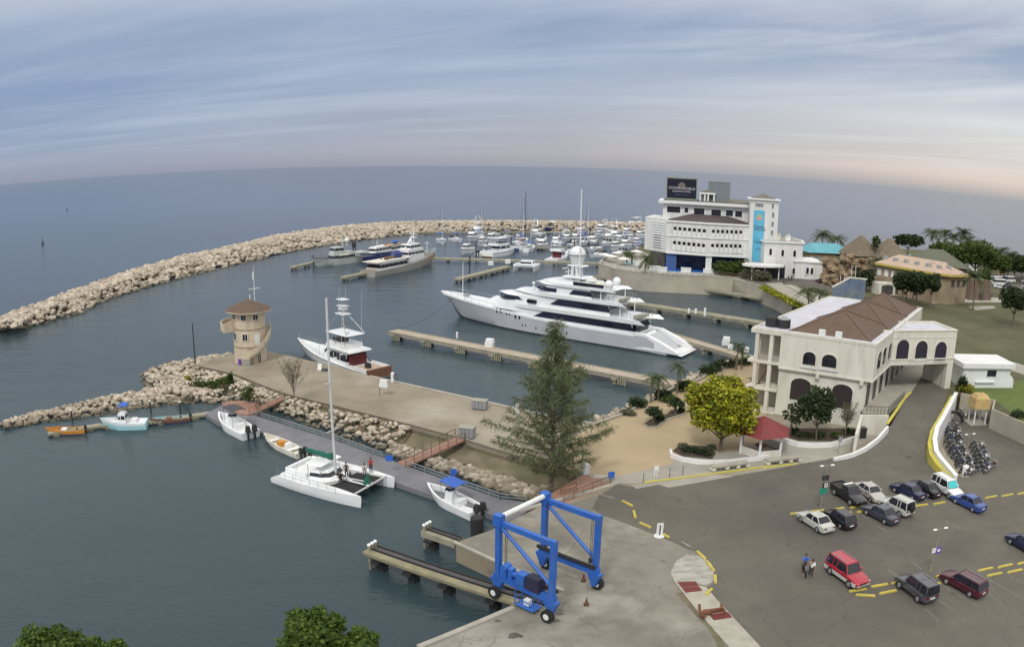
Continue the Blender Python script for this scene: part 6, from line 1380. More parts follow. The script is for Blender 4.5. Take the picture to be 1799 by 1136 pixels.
cen(zt + .25, zt + .29, .0, 'terrace_roof', mat('purple_brown_roof', (.075, .055, .06), .85, (.10, .075, .075), .6)); MB().add([(.3, .2, zt + .3), (W_ * .45, -1.0, zt + .3), (W_ - .2, .2, zt + .3), (W_ * .95, 6.3, zt + .5), (W_ * .72, 6.3, zt + 2.0), (W_ * .28, 6.3, zt + 2.2), (W_ * .04, 6.3, zt + .5)], [(0, 1, 5, 6), (1, 4, 5), (1, 2, 3, 4)]).build('pitched_roof', bpy.data.materials['purple_brown_roof'], t)
fy = lambda u: -1.3 * (u / (W_ * .45)) if u < W_ * .45 else -1.3 * (W_ - u) / (W_ * .55)
slope = lambda u: math.atan2(-1.3, W_ * .45) if u < W_ * .45 else math.atan2(1.3, W_ * .55)
rows = [([370, 410, 452, 493, 535, 577, 619], 541, 560), ([697, 734, 775, 813, 852, 892, 930], 564, 573), ([365, 405, 446, 488, 530, 571, 612], 662, 685), ([690, 729, 768, 808, 846, 885, 924], 685, 693)]
for xs_, ya, yb_ in rows:
    for i, x in enumerate(xs_):
        y = ya + (yb_ - ya) * i / (len(xs_) - 1); u, z = ho.at(*Z7(x, y), -.9); s_ = slope(u); yy = fy(u)
        mb = MB(); mb.T = Matrix.Translation((u, yy, z)) @ Matrix.Rotation(s_, 4, 'Z'); mb.cyl((0, .3, 0), (0, -.08, 0), .52, .52, 14); w_ = mb.build('round_window', 'glass', t, True)
        mb = MB(); mb.T = Matrix.Translation((u, yy, z)) @ Matrix.Rotation(s_, 4, 'Z'); mb.box(-.5, .5, -.22, 0, -2.2, -.95); mb.build('balustrade', 'white', w_)
        mb = MB(); mb.T = Matrix.Translation((u, yy, z)) @ Matrix.Rotation(s_, 4, 'Z'); mb.box(.68, .95, -.3, 0, -2.3, 1.1); mb.box(-.95, -.9, -.3, 0, -2.3, 1.1); mb.build('surround', 'plaster', w_)
# ground floor, recessed
MB().box(.4, W_ - .6, 7, Dh, UP, zb).build('ground_floor_wall', mat('deep_blue_glazing', (.010, .016, .07), .15, (.02, .05, .16), .35), t); MB().box(-.2, 3.0, .4, 3.0, UP, zb - .4).build('blue_pier', mat('sky_blue_render', (.05, .11, .28), .6), t)
u = ho.at(*Z7(655, 850), -1)[0]; MB().box(u - .9, u + .9, -.9, 1.0, UP, zb - .4).build('pillar', 'white', t); MB().box(u - 1.5, u + 1.5, -1.6, 1.4, UP, UP + 1.0).build('pillar_base', 'white', t); MB().box(W_ - 2, W_, .2, 2, UP, zb).build('pillar', 'plaster', t)
# left wing with louvres
lw0 = P(1131, 466, UP); lw = Wall(lw0, HA)
tw = MB(); zt2 = lw.at(*Z7(122, 440))[1]; zb2 = lw.at(*Z7(110, 722))[1] + .2
q = [ (lw.A - ho.A), (lw.B - ho.A) ]; loc2 = lambda v: (v.dot(ho.u), v.dot(ho.n))
a_, b2_ = loc2(q[0]), loc2(q[1]); MB().prism([a_, (b2_[0], b2_[1] + .1), (b2_[0] + .5, Dh - 2), (a_[0] + 2, Dh)], zb2, zt2).build('left_wing', 'plaster', t)
mb = MB(); dx, dy = b2_[0] - a_[0], b2_[1] - a_[1]; ln = math.hypot(dx, dy); ux, uy = dx / ln, dy / ln
for k in range(11):
    z = zt2 - 1.2 - k * .75
    mb.loft([[(a_[0] + ux * d + uy * o_ , a_[1] + uy * d - ux * o_, z_) for o_, z_ in ((0, z), (.16, z - .08), (.16, z + .06), (0, z + .2))] for d in (ln * .28, ln * .88)])
mb.build('louvre_slat', 'white', t); mb = MB(); d0, d1 = ln * .40, ln * .72; mb.loft([[(a_[0] + ux * d + uy * .04, a_[1] + uy * d - ux * .04, zb2 + 1.0), (a_[0] + ux * d + uy * .04, a_[1] + uy * d - ux * .04, zb2 + 5.0), (a_[0] + ux * d - uy * .2, a_[1] + uy * d + ux * .2, zb2 + 5), (a_[0] + ux * d - uy * .2, a_[1] + uy * d + ux * .2, zb2 + 1.0)] for d in (d0, d1)]); mb.build('window', 'grey', t)
MB().box(b2_[0] - 5.0, b2_[0] - .5, 1.5, Dh - 2, UP, zb2).build('wing_base', 'shade', t)
# third floor set back
yo = 6.5; z3t = ho.at(*Z7(640, 345), yo)[1]; z3b = zt + .3; uL = ho.at(*Z7(265, 400), yo)[0]
MB().box(uL, W_ + .5, yo, Dh, z3b, z3t).build('top_floor', 'plaster', t)
for x0, x1, y0, y1 in ((300, 415, 357, 402), (450, 482, 365, 405), (530, 620, 372, 418), (678, 762, 383, 428), (803, 865, 388, 434), (882, 942, 395, 442)):
    a_ = ho.at(*Z7(x0, y1), yo); b2_ = ho.at(*Z7(x1, y0), yo); window(t, [(a_[0], a_[1]), (b2_[0], a_[1]), (b2_[0], b2_[1]), (a_[0], b2_[1])], yo, 'glass', 'white', 'window', .15)
a_ = ho.at(*Z7(228, 312), yo - 1.5); z4 = ho.at(*Z7(640, 330), yo - 1.5)[1]
MB().box(a_[0], W_ + .3, yo - 1.5, Dh + 1, z4 - .5, z4 + .35).build('roof_slab', 'white', t); MB().box(a_[0] + 1.5, W_ - .2, yo + .2, Dh, z4 + .35, z4 + .6).build('roof_bed', bpy.data.materials['purple_brown_roof'], t)
mb = MB(); c0_ = ho.at(*Z7(880, 330), 12)[0]; mb.add([(c0_ - 8, 7, z4 + .6), (W_ + .2, 7, z4 + .6), (W_ + .2, Dh, z4 + .6), (c0_ - 8, Dh, z4 + .6), (c0_ - 5, 13, z4 + 1.6), (W_, 13, z4 + 1.6)], [(0, 1, 5, 4), (1, 2, 5), (2, 3, 4, 5), (3, 0, 4)]); mb.build('low_roof', mat('grey_green_shingle', (.14, .13, .11), .9, (.18, .17, .14), 1), t)
# tower
u0 = ho.at(*Z7(1000, 560), 0)[0] + .05; u1 = ho.at(*Z7(1243, 560), 0)[0]; zT = ho.at(*Z7(1120, 300), 0)[1]; tw = u1 - u0
MB().box(u0, u1, -.35, tw * .9, UP, zT).build('tower_wall', 'plaster', t); MB().box(u0 - .6, u1 + .6, -.95, tw * .9 + .6, zT, zT + .45).build('tower_eave', 'white', t); MB().box(u0 - .1, u1 + .1, -.5, tw * .9 + .1, zT - .8, zT - .6).build('tower_band', 'white', t)
cx = (u0 + u1) / 2; mb = MB(); q_ = [(u0 + .5, .3), (u1 - .5, .3), (u1 - .5, tw * .8), (u0 + .5, tw * .8)]; mb.add([(x, y, zT + .45) for x, y in q_] + [(cx, tw * .45, zT + 1.9)], [(0, 1, 4), (1, 2, 4), (2, 3, 4), (3, 0, 4)]); mb.build('tower_roof', bpy.data.materials['grey_green_shingle'], t)
ba, bb = ho.at(*Z7(1025, 780), -.4), ho.at(*Z7(1137, 390), -.4); MB().box(ba[0], bb[0], -.42, -.36, ba[1] - 1.5, bb[1]).build('banner', 'banner', t); bn = bpy.data.objects[t.children[-1].name] if t.children else None
bcx = (ba[0] + bb[0]) / 2; bw = bb[0] - ba[0]
def disc(x, z, r_, m, y=-.44, nm='emblem', sx_=1.0): mb = MB(); mb.T = Matrix.Translation((x, y, z)) @ Matrix.Diagonal((sx_, 1, 1, 1)); mb.cyl((0, .02, 0), (0, -.01, 0), r_, r_, 14); return mb.build(nm, m, t)
zf = lambda y: ho.at(*Z7(1080, y), -.4)[1]
disc(bcx + .1, zf(445), .95, mat('pale_green_ink', (.35, .50, .35), .7), -.43, sx_=1.1); disc(bcx - .1, zf(455), .62, mat('pink_ink', (.62, .34, .30), .7), -.46, sx_=1.25)
def text(s_, x, z, size, m, y=-.45, rz=0, par=None, nm='lettering', shear=0, al='CENTER'):
    c = bpy.data.curves.new(nm, 'FONT'); c.body = s_; c.size = size; c.align_x = al; c.align_y = 'CENTER'; c.extrude = .01; c.shear = shear
    o = bpy.data.objects.new(nm, c); COL.objects.link(o); o.parent = par or t; o.location = (x, y, z); o.rotation_euler = (math.pi / 2, 0, rz); c.materials.append(M[m] if isinstance(m, str) else m)
    bpy.context.view_layer.update(); dg_ = bpy.context.evaluated_depsgraph_get(); me = bpy.data.meshes.new_from_object(o.evaluated_get(dg_)); o2 = bpy.data.objects.new(nm, me); COL.objects.link(o2); o2.parent = o.parent; o2.location = o.location; o2.rotation_euler = o.rotation_euler; bpy.data.objects.remove(o); bpy.data.curves.remove(c); return o2
text('Ocean', bcx, zf(525), 1.25, 'dark', shear=.2); text('World', bcx + .25, zf(550), 1.25, 'dark', shear=.2)
mb = MB(); zc_ = zf(635)
for k in range(5): mb.box(bcx - 1.2 + k * .5, bcx - 1.1 + k * .5, -.45, -.43, zc_ - .9, zc_ + .3 + .35 * math.sin(k * .8))
mb.box(bcx - 1.3, bcx + 1.3, -.45, -.43, zc_ - 1.1, zc_ - .9); mb.build('emblem', mat('teal_ink', (.03, .22, .33), .7), t)
text('Casino', bcx, zf(655), .75, bpy.data.materials['teal_ink']); text('HOTEL', bcx, zf(718), .6, 'dark')
a_ = ho.at(*Z7(1055, 355), -.4); b2_ = ho.at(*Z7(1125, 330), -.4); window(t, [(a_[0], a_[1]), (b2_[0], a_[1]), (b2_[0], b2_[1]), (a_[0], b2_[1])], -.35, 'grey', 'white', 'window', .1)
for x, y in ((1205, 350), (1207, 427), (1203, 505), (1197, 578)):
    a_ = ho.at(*Z7(x - 11, y + 20), -.4); b2_ = ho.at(*Z7(x + 11, y - 22), -.4); window(t, arch_pts(a_[0], b2_[0], a_[1], b2_[1]), -.35, 'grey', 'white', 'arched_window', .1)
# billboards and roof kiosk
yb_ = 7.0; a_ = ho.at(*Z7(300, 292), yb_); b2_ = ho.at(*Z7(553, 125), yb_)
tbd = ent('billboard', 'black rooftop billboard with white lettering and round emblem', 'billboard', ho.A, ho.a, None)
MB().box(a_[0] - .25, b2_[0] + .25, yb_ - .1, yb_ + 2.4, a_[1] - .2, b2_[1] + .35).build('cabinet', mat('olive_grey_frame', (.22, .24, .17), .7), tbd); MB().box(a_[0], b2_[0], yb_ - .16, yb_ - .1, a_[1] + .5, b2_[1]).build('screen', mat('black_screen', (.008, .008, .022), .35), tbd)
wm = mat('dim_white_letters', (.55, .55, .58), .6); cxb = (a_[0] + b2_[0]) / 2; czb = a_[1] + (b2_[1] - a_[1]) * .52; wb = b2_[0] - a_[0]
text('OCEAN', cxb - wb * .25, czb + .25, 1.05, wm, yb_ - .2, 0, tbd); text('WORLD', cxb + wb * .25, czb + .15, 1.05, wm, yb_ - .2, 0, tbd); text('CASINO & HOTEL', cxb, czb - .75, .72, wm, yb_ - .2, 0, tbd); text('PUERTO PLATA', cxb, czb - 1.8, .62, mat('faint_letters', (.10, .10, .14), .6), yb_ - .2, 0, tbd)
mb = MB(); mb.T = Matrix.Translation((cxb, yb_ - .2, czb + .9)); mb.cyl((0, .05, 0), (0, -.0, 0), 1.15, 1.15, 16); mb.build('emblem', mat('brown_emblem', (.16, .13, .13), .6), tbd)
mb = MB()
for k in range(4): x = a_[0] + wb * (k + .5) / 4; mb.box(x - .1, x + .1, yb_, yb_ + 2.2, z4 + .3, a_[1])
mb.build('support', 'grey', tbd)
yb_ = 9.0; a_ = ho.at(*Z7(652, 305), yb_); b2_ = ho.at(*Z7(840, 152), yb_); tb2 = ent('billboard', 'blank grey corrugated billboard on the hotel roof', 'billboard', ho.A, ho.a)
gm = mat('grey_corrugated', (.20, .23, .245), .6, (.16, .185, .20), .5, stretch=(6, 1, .2)); MB().box(a_[0], b2_[0], yb_, yb_ + .5, z4 + .4, b2_[1]).build('panel', gm, tb2); mb = MB(); mb.box(b2_[0], b2_[0] + .2, yb_ - .1, yb_ + .6, z4 + .4, b2_[1] + .15); mb.box(a_[0] - .2, a_[0], yb_ - .1, yb_ + .6, z4 + .4, b2_[1] + .15); mb.box(a_[0], b2_[0], yb_ - .1, yb_ + .6, b2_[1], b2_[1] + .15); mb.build('frame', 'grey', tb2)
yk = 8.0; a_ = ho.at(*Z7(578, 300), yk); b2_ = ho.at(*Z7(710, 240), yk); kw = b2_[0] - a_[0]
MB().box(a_[0] - .2, b2_[0] + .2, yk - .2, yk + 3.2, b2_[1] - .5, b2_[1]).build('kiosk_roof', 'white', t)
for k in (0, .3, .52, .9): MB().box(a_[0] + kw * k, a_[0] + kw * k + .45, yk, yk + .4, z4 + .6, b2_[1] - .5).build('kiosk_column', 'white', t)
MB().box(a_[0] + .3, b2_[0] - .3, yk + 1, yk + 3, z4 + .6, b2_[1] - .5).build('kiosk_wall', 'grey', t); mb = MB(); mb.add([(a_[0], yk, b2_[1]), (b2_[0], yk, b2_[1]), (b2_[0], yk + 3, b2_[1]), (a_[0], yk + 3, b2_[1]), ((a_[0] + b2_[0]) / 2, yk + 1.5, b2_[1] + 1.0)], [(0, 1, 4), (1, 2, 4), (2, 3, 4), (3, 0, 4)]); mb.build('kiosk_roof_tiles', bpy.data.materials['grey_green_shingle'], t)
# low annex on the right
an = Wall(P(1340, 487, UP), P(1412, 489, UP)); ta = ent('annex', 'two-storey white annex with arched windows right of the hotel tower', 'building', an.A, an.a); za = an.at(*Z7(1290, 655))[1]; zl = an.at(*Z7(1290, 812))[1]
ur = an.at(*Z7(1462, 700))[0]; ur2 = an.at(*Z7(1440, 900))[0]
MB().prism([(0, 0), (ur, 0), (ur + 2.5, 7), (ur + 2.5, 14), (0, 14)], UP, za - .4).build('wall', 'plaster', ta); MB().prism([(-.4, -.4), (ur + .4, -.4), (ur + 3.0, 7), (ur + 3, 14.4), (-.4, 14.4)], za - .4, za + .1).build('cornice', 'white', ta); MB().prism([(.3, .3), (ur - .1, .3), (ur + 2.2, 7), (ur + 2.2, 13.7), (.3, 13.7)], za + .1, za + .13).build('roof', 'walk', ta)
MB().prism([(ur2 - 2.2, -.7), (ur2, -.7), (ur2 + 2.2, -2.0), (ur2 + 6.6, -2.0), (ur2 + 7.4, 3), (ur2 + 7.4, 9), (ur2 - 2.2, 9)], UP, zl - .3).build('lower_wing', 'plaster', ta); MB().prism([(ur2 - 2.5, -1.0), (ur2, -1.0), (ur2 + 2.1, -2.35), (ur2 + 6.9, -2.35), (ur2 + 7.8, 3), (ur2 + 7.8, 9.3), (ur2 - 2.5, 9.3)], zl - .3, zl + .15).build('cornice', 'white', ta)
for x, y, yy in ((1185, 740, 0), (1288, 750, 0), (1390, 755, 0), (1382, 905, -.7), (1500, 900, -2.0), (1538, 905, -2.0)):
    a_ = an.at(*Z7(x - 13, y + 27), yy); b2_ = an.at(*Z7(x + 13, y - 27), yy); window(ta, arch_pts(a_[0], b2_[0], a_[1], b2_[1]), yy, 'glass', 'white', 'arched_window', .18, False)
ca = an.at(*Z7(1140, 850), -3); cb_ = an.at(*Z7(1130, 880), -3); tcn_ = ent('entrance_canopy', 'flat oval white canopy over the dark hotel entrance', 'canopy', an.A, an.a)
cxx = an.at(*Z7(1130, 850), -4)[0]; zc2 = an.at(*Z7(1130, 850), -4)[1]; ell = lambda a, b: [(cxx + a * math.cos(k * math.pi / 12), -3.5 + b * math.sin(k * math.pi / 12)) for k in range(24)]
MB().prism(ell(6.6, 3.4), zc2 - .5, zc2).build('canopy_slab', 'plaster', tcn_); MB().prism(ell(4.8, 2.2), zc2 + .0, zc2 + .12).build('canopy_dome', 'white', tcn_)
for x in (-4, 0, 4.5): MB().cyl((cxx + x, -4.8, UP), (cxx + x, -4.8, zc2 - .5), .18, .18, 8).build('post', 'white', tcn_)
MB().box(cxx - 1.5, an.at(*Z7(1305, 900), 0)[0], -.25, -.05, UP, zc2 - .4).build('entrance_glass', 'glass', tcn_)
def dish(px, py, r_, lab, yy=3.0):
    u, z = an.at(*Z7(px, py), yy); p = an.A + an.u * u + an.n * yy; q = ent('satellite_dish', lab, 'satellite dish', (p.x, p.y, za + .1), an.a + .25, 'satellite dishes on the annex roof')
    mb = MB(); rings = []
    for k in range(6): s_ = k / 5; rings.append([(r_ * s_ * math.cos(a) + .001 * math.cos(a), -.0 + .38 * r_ * (1 - s_ * s_) - .2, r_ * s_ * math.sin(a) + .001 * math.sin(a) + z - za) for a in [i * math.pi / 10 for i in range(20)]])
    mb.loft(rings, cap=False); mb.build('dish', 'cream' if r_ > 1.2 else 'white', q, True); MB().cyl((0, .3, 0), (0, .3, z - za), .12, .1, 6).cyl((0, -.1, z - za), (0, -1.1, z - za + .1), .03, .03, 4).build('dish_mount', 'grey', q)
dish(1240, 612, 1.35, 'larger cream satellite dish on the annex roof', 2.5); dish(1192, 625, .95, 'small cream dish left of the larger one on the annex roof', 2.5); dish(1330, 618, 1.15, 'bright white satellite dish on the annex roof')
# pool terrace furniture
bx = lambda px, py, sx_, sy_, h_, nm, m, lab, cat, g_=None: one(MB().frus(-sx_ / 2, sx_ / 2, sy_ / 2, 0, h_, .05, .05, .04).frus(-sx_ / 2 - .06, sx_ / 2 + .06, sy_ / 2 + .06, h_, h_ + .08, 0, 0, 0), nm, m, lab, cat, g_, loc=P(px, py, UP + .01), rz=ho.a)
for px, py, lab in ((1124, 466, 'white daybed on the terrace left of the palm'), (1151, 475, 'left white daybed in front of the hotel wing'), (1163, 477, 'second white daybed in front of the hotel wing'), (1205, 478, 'wide white daybed between the blue pier and the white pillar')): bx(px, py, 3.0, 2.0, 1.2, 'daybed', 'white', lab, 'daybed', 'white daybeds on the hotel terrace')
sheet('pool_water', [(1168, 470), (1235, 473), (1236, 479), (1168, 476)], UP, 'pool', .02); sheet('pool_water', [(1098, 459), (1122, 461), (1122, 466), (1098, 464)], UP, 'lightblue', .02)
def umbrella(px, py, r_, h_, m, lab, g_=None, base=UP):
    p = P(px, py, base); q = ent('parasol', lab, 'parasol', p, 0, g_); n = 8; rings = [[(r_ * math.cos(i * math.pi / 4), r_ * math.sin(i * math.pi / 4), h_ - .6) for i in range(n)], [(.03 * math.cos(i * math.pi / 4), .03 * math.sin(i * math.pi / 4), h_) for i in range(n)]]
    MB().loft(rings).build('canopy', m, q); MB().cyl((0, 0, 0), (0, 0, h_), .05, .05, 6).build('pole', 'white', q)
for px, py, lab in ((1062, 458, 'first white parasol at the end of the sea wall'), (1073, 461, 'second white parasol behind the sea wall'), (1085, 455, 'white parasol left of the terrace palms'), (1096, 466, 'white parasol just above the sea wall coping'), (1118, 452, 'bright white parasol beside the hotel wing corner')): umbrella(px, py, 2.2, 2.6, 'white', lab, 'white parasols on the hotel terrace')
rl = ent('glass_railing', 'pale railing along the top of the curved sea wall', 'railing', P(1085, 474, UP)); railing(rl, [P(x, y, 5.05) for x, y in [(1056, 462), (1085, 473), (1130, 480), (1190, 483), (1253, 486)]], .9, m='white', step=1.6, r=.03, origin=P(1085, 474, UP))
rl = ent('glass_railing', 'brown railing behind the hedge beside the hotel entrance', 'railing', P(1280, 486, UP)); railing(rl, [P(x, y, UP) for x, y in [(1265, 485), (1300, 490), (1345, 494)]], 1.2, m='wood', step=1.2, r=.04, origin=P(1280, 486, UP))

# ------------------------------------------------------------------ resort beyond: rock wall, turquoise roofs, thatch, long building
def rockwall(nm, lab, pts, z0, hts, seed):
    """rugged artificial cliff following a ground line, hts in metres"""
    r2 = random.Random(seed); NS = 18; v, L = lerp_poly(PP(pts, z0), NS); mb = MB(); d = (v[-1] - v[0]).normalized(); nn = Vector((-d.y, d.x, 0)); o0 = v[0].copy(); rings = []
    for i, p in enumerate(v):
        h = hts[min(len(hts) - 1, int(i / NS * len(hts)))]; ring = [p - o0 + nn * (k * .6 + r2.uniform(-.9, .9)) + Vector((0, 0, h * k / 5 * r2.uniform(.9, 1.05))) for k in range(6)]
        ring += [p - o0 + nn * 6 + Vector((0, 0, h * .9)), p - o0 + nn * 6 - Vector((0, 0, .5))]; rings.append(ring)
    mb.loft(rings)
    for k in range(int(L * 1.3)):
        i = r2.randrange(NS); h = hts[min(len(hts) - 1, int(i / NS * len(hts)))]; c = v[i].lerp(v[i + 1], r2.random()) - o0; z = h * r2.random() ** .8; rock(mb, (c.x + nn.x * (z * .35), c.y + nn.y * (z * .35), z), r2.uniform(.9, 1.9))
    o = mb.build(nm, 'cliff'); o.location = o0; return tag(o, lab, 'rock wall')
rockwall('rock_wall', 'rugged artificial rock wall right of the annex', [(1440, 492), (1465, 496), (1492, 492), (1530, 498), (1545, 500)], UP, [6, 7.5, 6, 8, 7.5, 6.5, 7, 8], 3)
rockwall('rock_arch', 'lower rock outcrop with pale slanting face in front of the rock wall', [(1443, 500), (1462, 502), (1480, 500), (1495, 506)], UP, [2.5, 3.5, 4.5, 3, 4], 5)
def hiproof(nm, lab, cat, px, py, sx_, sy_, zb_, h_, m, rz=0, wallm='ochre', ridge=.4, eh=0, posts=True):
    p = P(px, py, UP); q = ent(nm, lab, cat, p, rz); rx = sx_ * ridge
    MB().add([(-sx_, -sy_, zb_), (sx_, -sy_, zb_), (sx_, sy_, zb_), (-sx_, sy_, zb_), (-rx, 0, zb_ + h_), (rx, 0, zb_ + h_)], [(0, 1, 5, 4), (1, 2, 5), (2, 3, 4, 5), (3, 0, 4), (3, 2, 1, 0)]).build('roof', m, q)
    MB().box(-sx_ * .88, sx_ * .88, -sy_ * .85, sy_ * .85, 0, zb_).build('wall', wallm, q); return q
tq = hiproof('turquoise_roof_house', 'building with bright turquoise tiled roof beyond the rock wall', 'house', 1447, 462, 9.5, 6, 4.2, 3.0, 'turq', .05, 'ochre', .55)
for k in range(6): window(tq, [(-7.5 + k * 2.6, 1.2), (-6.5 + k * 2.6, 1.2), (-6.5 + k * 2.6, 2.8), (-7.5 + k * 2.6, 2.8)], -5.1, 'turq', None, 'window')
hiproof('thatched_hall', 'large conical thatched roof left of the twin thatch', 'hut', 1510, 472, 6.2, 6, 5, 6.6, 'palm', .2, 'ochre', .12)
hiproof('thatched_hall', 'second large thatched roof in front of the round tree', 'hut', 1559, 475, 6.8, 6, 5, 6.4, 'palm', -.1, 'ochre', .08)
hiproof('green_roof_hut', 'wide grey-green thatched roof behind the long peach roof', 'hut', 1640, 482, 12, 8, 3.5, 5.5, mat('grey_green_thatch', (.15, .15, .11), .95, (.11, .12, .085), 1, bump=.4), .0, 'shade', .3)
hiproof('pale_blue_roof_house', 'low house with pale blue roof behind the grey-green thatch', 'house', 1660, 470, 15, 6, 3.5, 2.5, mat('pale_blue_roof', (.22, .42, .62), .6, (.30, .50, .70), .3), .02, 'white', .6)
# long curved building with peach roof and yellow fascia
tp_ = [(1537, 452), (1560, 456), (1600, 463), (1640, 470), (1672, 474), (1704, 474)]; zr = UP + 8.0
vf = [P(x, y + 9, zr) for x, y in tp_]; o0 = Vector((vf[2].x, vf[2].y, 0)); t = ent('long_building', 'long tan building with sloping peach roof and yellow fascia', 'building', o0)
def offs(v, d):
    out = []
    for i, p in enumerate(v): a_ = v[max(0, i - 1)]; c_ = v[min(len(v) - 1, i + 1)]; e_ = c_ - a_; e_.z = 0; e_.normalize(); out.append(p + Vector((-e_.y, e_.x, 0)) * d)
    return out
vb = offs(vf, 13); vi = offs(vf, 1.0); lc = lambda p, z: (p.x - o0.x, p.y - o0.y, z)
MB().loft([[lc(a_, zr), lc(a_, zr + .05), lc(b_, zr + 2.0), lc(b_, zr + 1.9)] for a_, b_ in zip(vf, vb)]).build('roof', 'peach', t); MB().loft([[lc(a_, zr - .55), lc(b_, zr - .55), lc(b_, zr - .02), lc(a_, zr - .02)] for a_, b_ in zip(offs(vf, -.15), vi)]).build('fascia', 'yellow', t)
MB().loft([[lc(a_, UP - .2), lc(b_, UP - .2), lc(b_, zr), lc(a_, zr)] for a_, b_ in zip(vi, vb)]).build('wall', 'ochre', t)
L_ = lerp_poly(offs(vf, .95), 13)[0]
for k in range(13):
    a_, b_ = L_[k], L_[k + 1]; e_ = (b_ - a_) * .28; mb = MB(); m0 = a_.lerp(b_, .5)
    for zz0, zz1 in ((UP + 4.6, UP + 6.4),): mb.loft([[lc(q_, zz0), lc(q_, zz1), lc(q_ + Vector((0, .3, 0)), zz1), lc(q_ + Vector((0, .3, 0)), zz0)] for q_ in (m0 - e_, m0 + e_)])
    mb.build('window', 'white' if k < 4 else 'shade', t)
for k in range(7):
    q_ = lerp_poly(offs(vf, 5.5), 7)[0][k]; mb = MB(); c_ = lc(q_, zr + .7); mb.frus(c_[0] - .8, c_[0] + .8, .7, zr + .6, zr + 1.7, .3, .3, .2); mb.v = [(x, y + c_[1], z) for x, y, z in mb.v]; mb.build('roof_vent', 'grey', t)
aw = P(1548, 518, UP); q = ent('arcade_porch', 'low porch with two dark arched openings behind the brown roofs', 'porch', aw, .05); MB().box(-1, 9, 0, 4, 0, 3.2).build('wall', 'cream', q); window(q, arch_pts(0, 3.8, .2, 2.8, .5), 0, 'shade', None, 'arched_opening', .1, False); window(q, arch_pts(4.6, 8.2, .2, 2.8, .5), 0, 'shade', None, 'arched_opening', .1, False)
# mural wall, sign box, white wall, brown kiosk, yellow sign
p = P(1462, 524, UP); q = ent('mural_wall', 'curved blue-grey mural wall behind the white roof', 'wall', p, ho.a + .1); slabwall(MB(), [(0, 0), (9, 0), (9, 5.2), (4.5, 5.4), (2.5, 4.2), (0, 3)], 0, .5).build('mural_panel', mat('blue_mural', (.10, .15, .27), .8, (.20, .24, .25), .35, third=(.07, .09, .08), tscale=.5), q); slabwall(MB(), [(-.2, 3), (2.4, 4.4), (4.5, 5.7), (9.3, 5.5), (9.3, 5.2), (4.5, 5.4), (2.5, 4.15), (0, 2.8)], -.1, .6).build('mural_trim', 'cream', q)
p = P(1489, 523, UP); q = ent('mural_panel', 'violet patterned panel beside the blue mural wall', 'sign', p, ho.a); MB().box(0, 3.6, 0, .5, 0, 3.6).build('panel', mat('violet_mural', (.10, .07, .20), .8, (.30, .22, .30), 1.6), q); MB().box(3.6, 4.4, 0, 2.6, 0, 3.7).build('side_panel', 'purple', q)
for k, (px, lab) in enumerate(((1474, 'first white flagpole before the blue mural'), (1481, 'second white flagpole before the blue mural'), (1493, 'third white flagpole behind the violet panel'), (1500, 'fourth white flagpole, right of the violet panel'))): one(MB().cyl((0, 0, 0), (0, 0, 5.6 if k < 2 else 7.5), .1, .07, 6).ball((0, 0, 5.65 if k < 2 else 7.55), .13, 6, 4), 'flagpole', 'white', lab, 'flagpole', 'flagpoles by the mural wall', loc=P(px, 523 - (0 if k < 2 else 6), UP))
wallstrip('white_wall', [(1642, 512), (1696, 512)], UP + 1.7, UP - .2, .4, 'white', 'low white wall left of the brown thatched kiosk', 'wall', .2)
p = P(1713, 524, UP); q = ent('thatched_kiosk', 'brown flat-sided thatched kiosk beside the field', 'hut', p, .1); MB().frus(-5, 4.2, 3, 0, 5.6, .6, 1.6, .8).build('thatch_body', mat('brown_thatch', (.16, .115, .085), .95, (.12, .085, .065), 1.5, bump=.4, stretch=(1, 1, .3)), q); MB().box(-.7, .7, -3.3, -2.5, 0, 2.1).build('door', 'shade', q)
p = P(1752, 486, UP); q = ent('yellow_hoarding', 'bright yellow sign hoarding behind the parked vans', 'sign', p, .0); MB().box(0, 4.2, 0, .2, 1.2, 6.2).build('board', 'yellow', q)
for k in range(4): MB().box(.5 + k * .95, .8 + k * .95, -.06, 0, 1.8, 5.4 - (k % 2) * .8).build('painted_stroke', 'signgreen', q)
for x in (.3, 3.9): MB().box(x - .1, x + .1, 0, .2, 0, 1.2).build('post', 'grey', q)
# ------------------------------------------------------------------ plants
PT = math.pi
def leafcloud(mb, lobes, n, size, flat=.35, shell=.55, asp=1.6, rn=rnd):
    vol = [l[3] * l[4] * l[5] for l in lobes]; tv = sum(v ** .67 for v in vol)
    V, F = mb.v, mb.f
    for l, vv in zip(lobes, vol):
        for _ in range(int(n * vv ** .67 / tv)):
            x, y, z = rn.gauss(0, 1), rn.gauss(0, 1), rn.gauss(0, 1) + .25; k = math.sqrt(x * x + y * y + z * z) + 1e-6
            r_ = (shell + (1 - shell) * rn.random()) * (1 + .10 * rn.gauss(0, 1)); c = (l[0] + x / k * l[3] * r_, l[1] + y / k * l[4] * r_, l[2] + z / k * l[5] * r_)
            a = Vector((rn.gauss(0, 1), rn.gauss(0, 1), rn.gauss(0, flat))).normalized(); b_ = Vector((rn.gauss(0, 1), rn.gauss(0, 1), rn.gauss(0, 1))).cross(a).normalized(); s = size * rn.uniform(.6, 1.35)
            a = a * s * asp * .5; b_ = b_ * s * .5; o = len(V)
            V.append((c[0] - a.x, c[1] - a.y, c[2] - a.z)); V.append((c[0] + b_.x, c[1] + b_.y, c[2] + b_.z)); V.append((c[0] + a.x, c[1] + a.y, c[2] + a.z)); V.append((c[0] - b_.x, c[1] - b_.y, c[2] - b_.z)); F.append((o, o + 1, o + 2, o + 3))
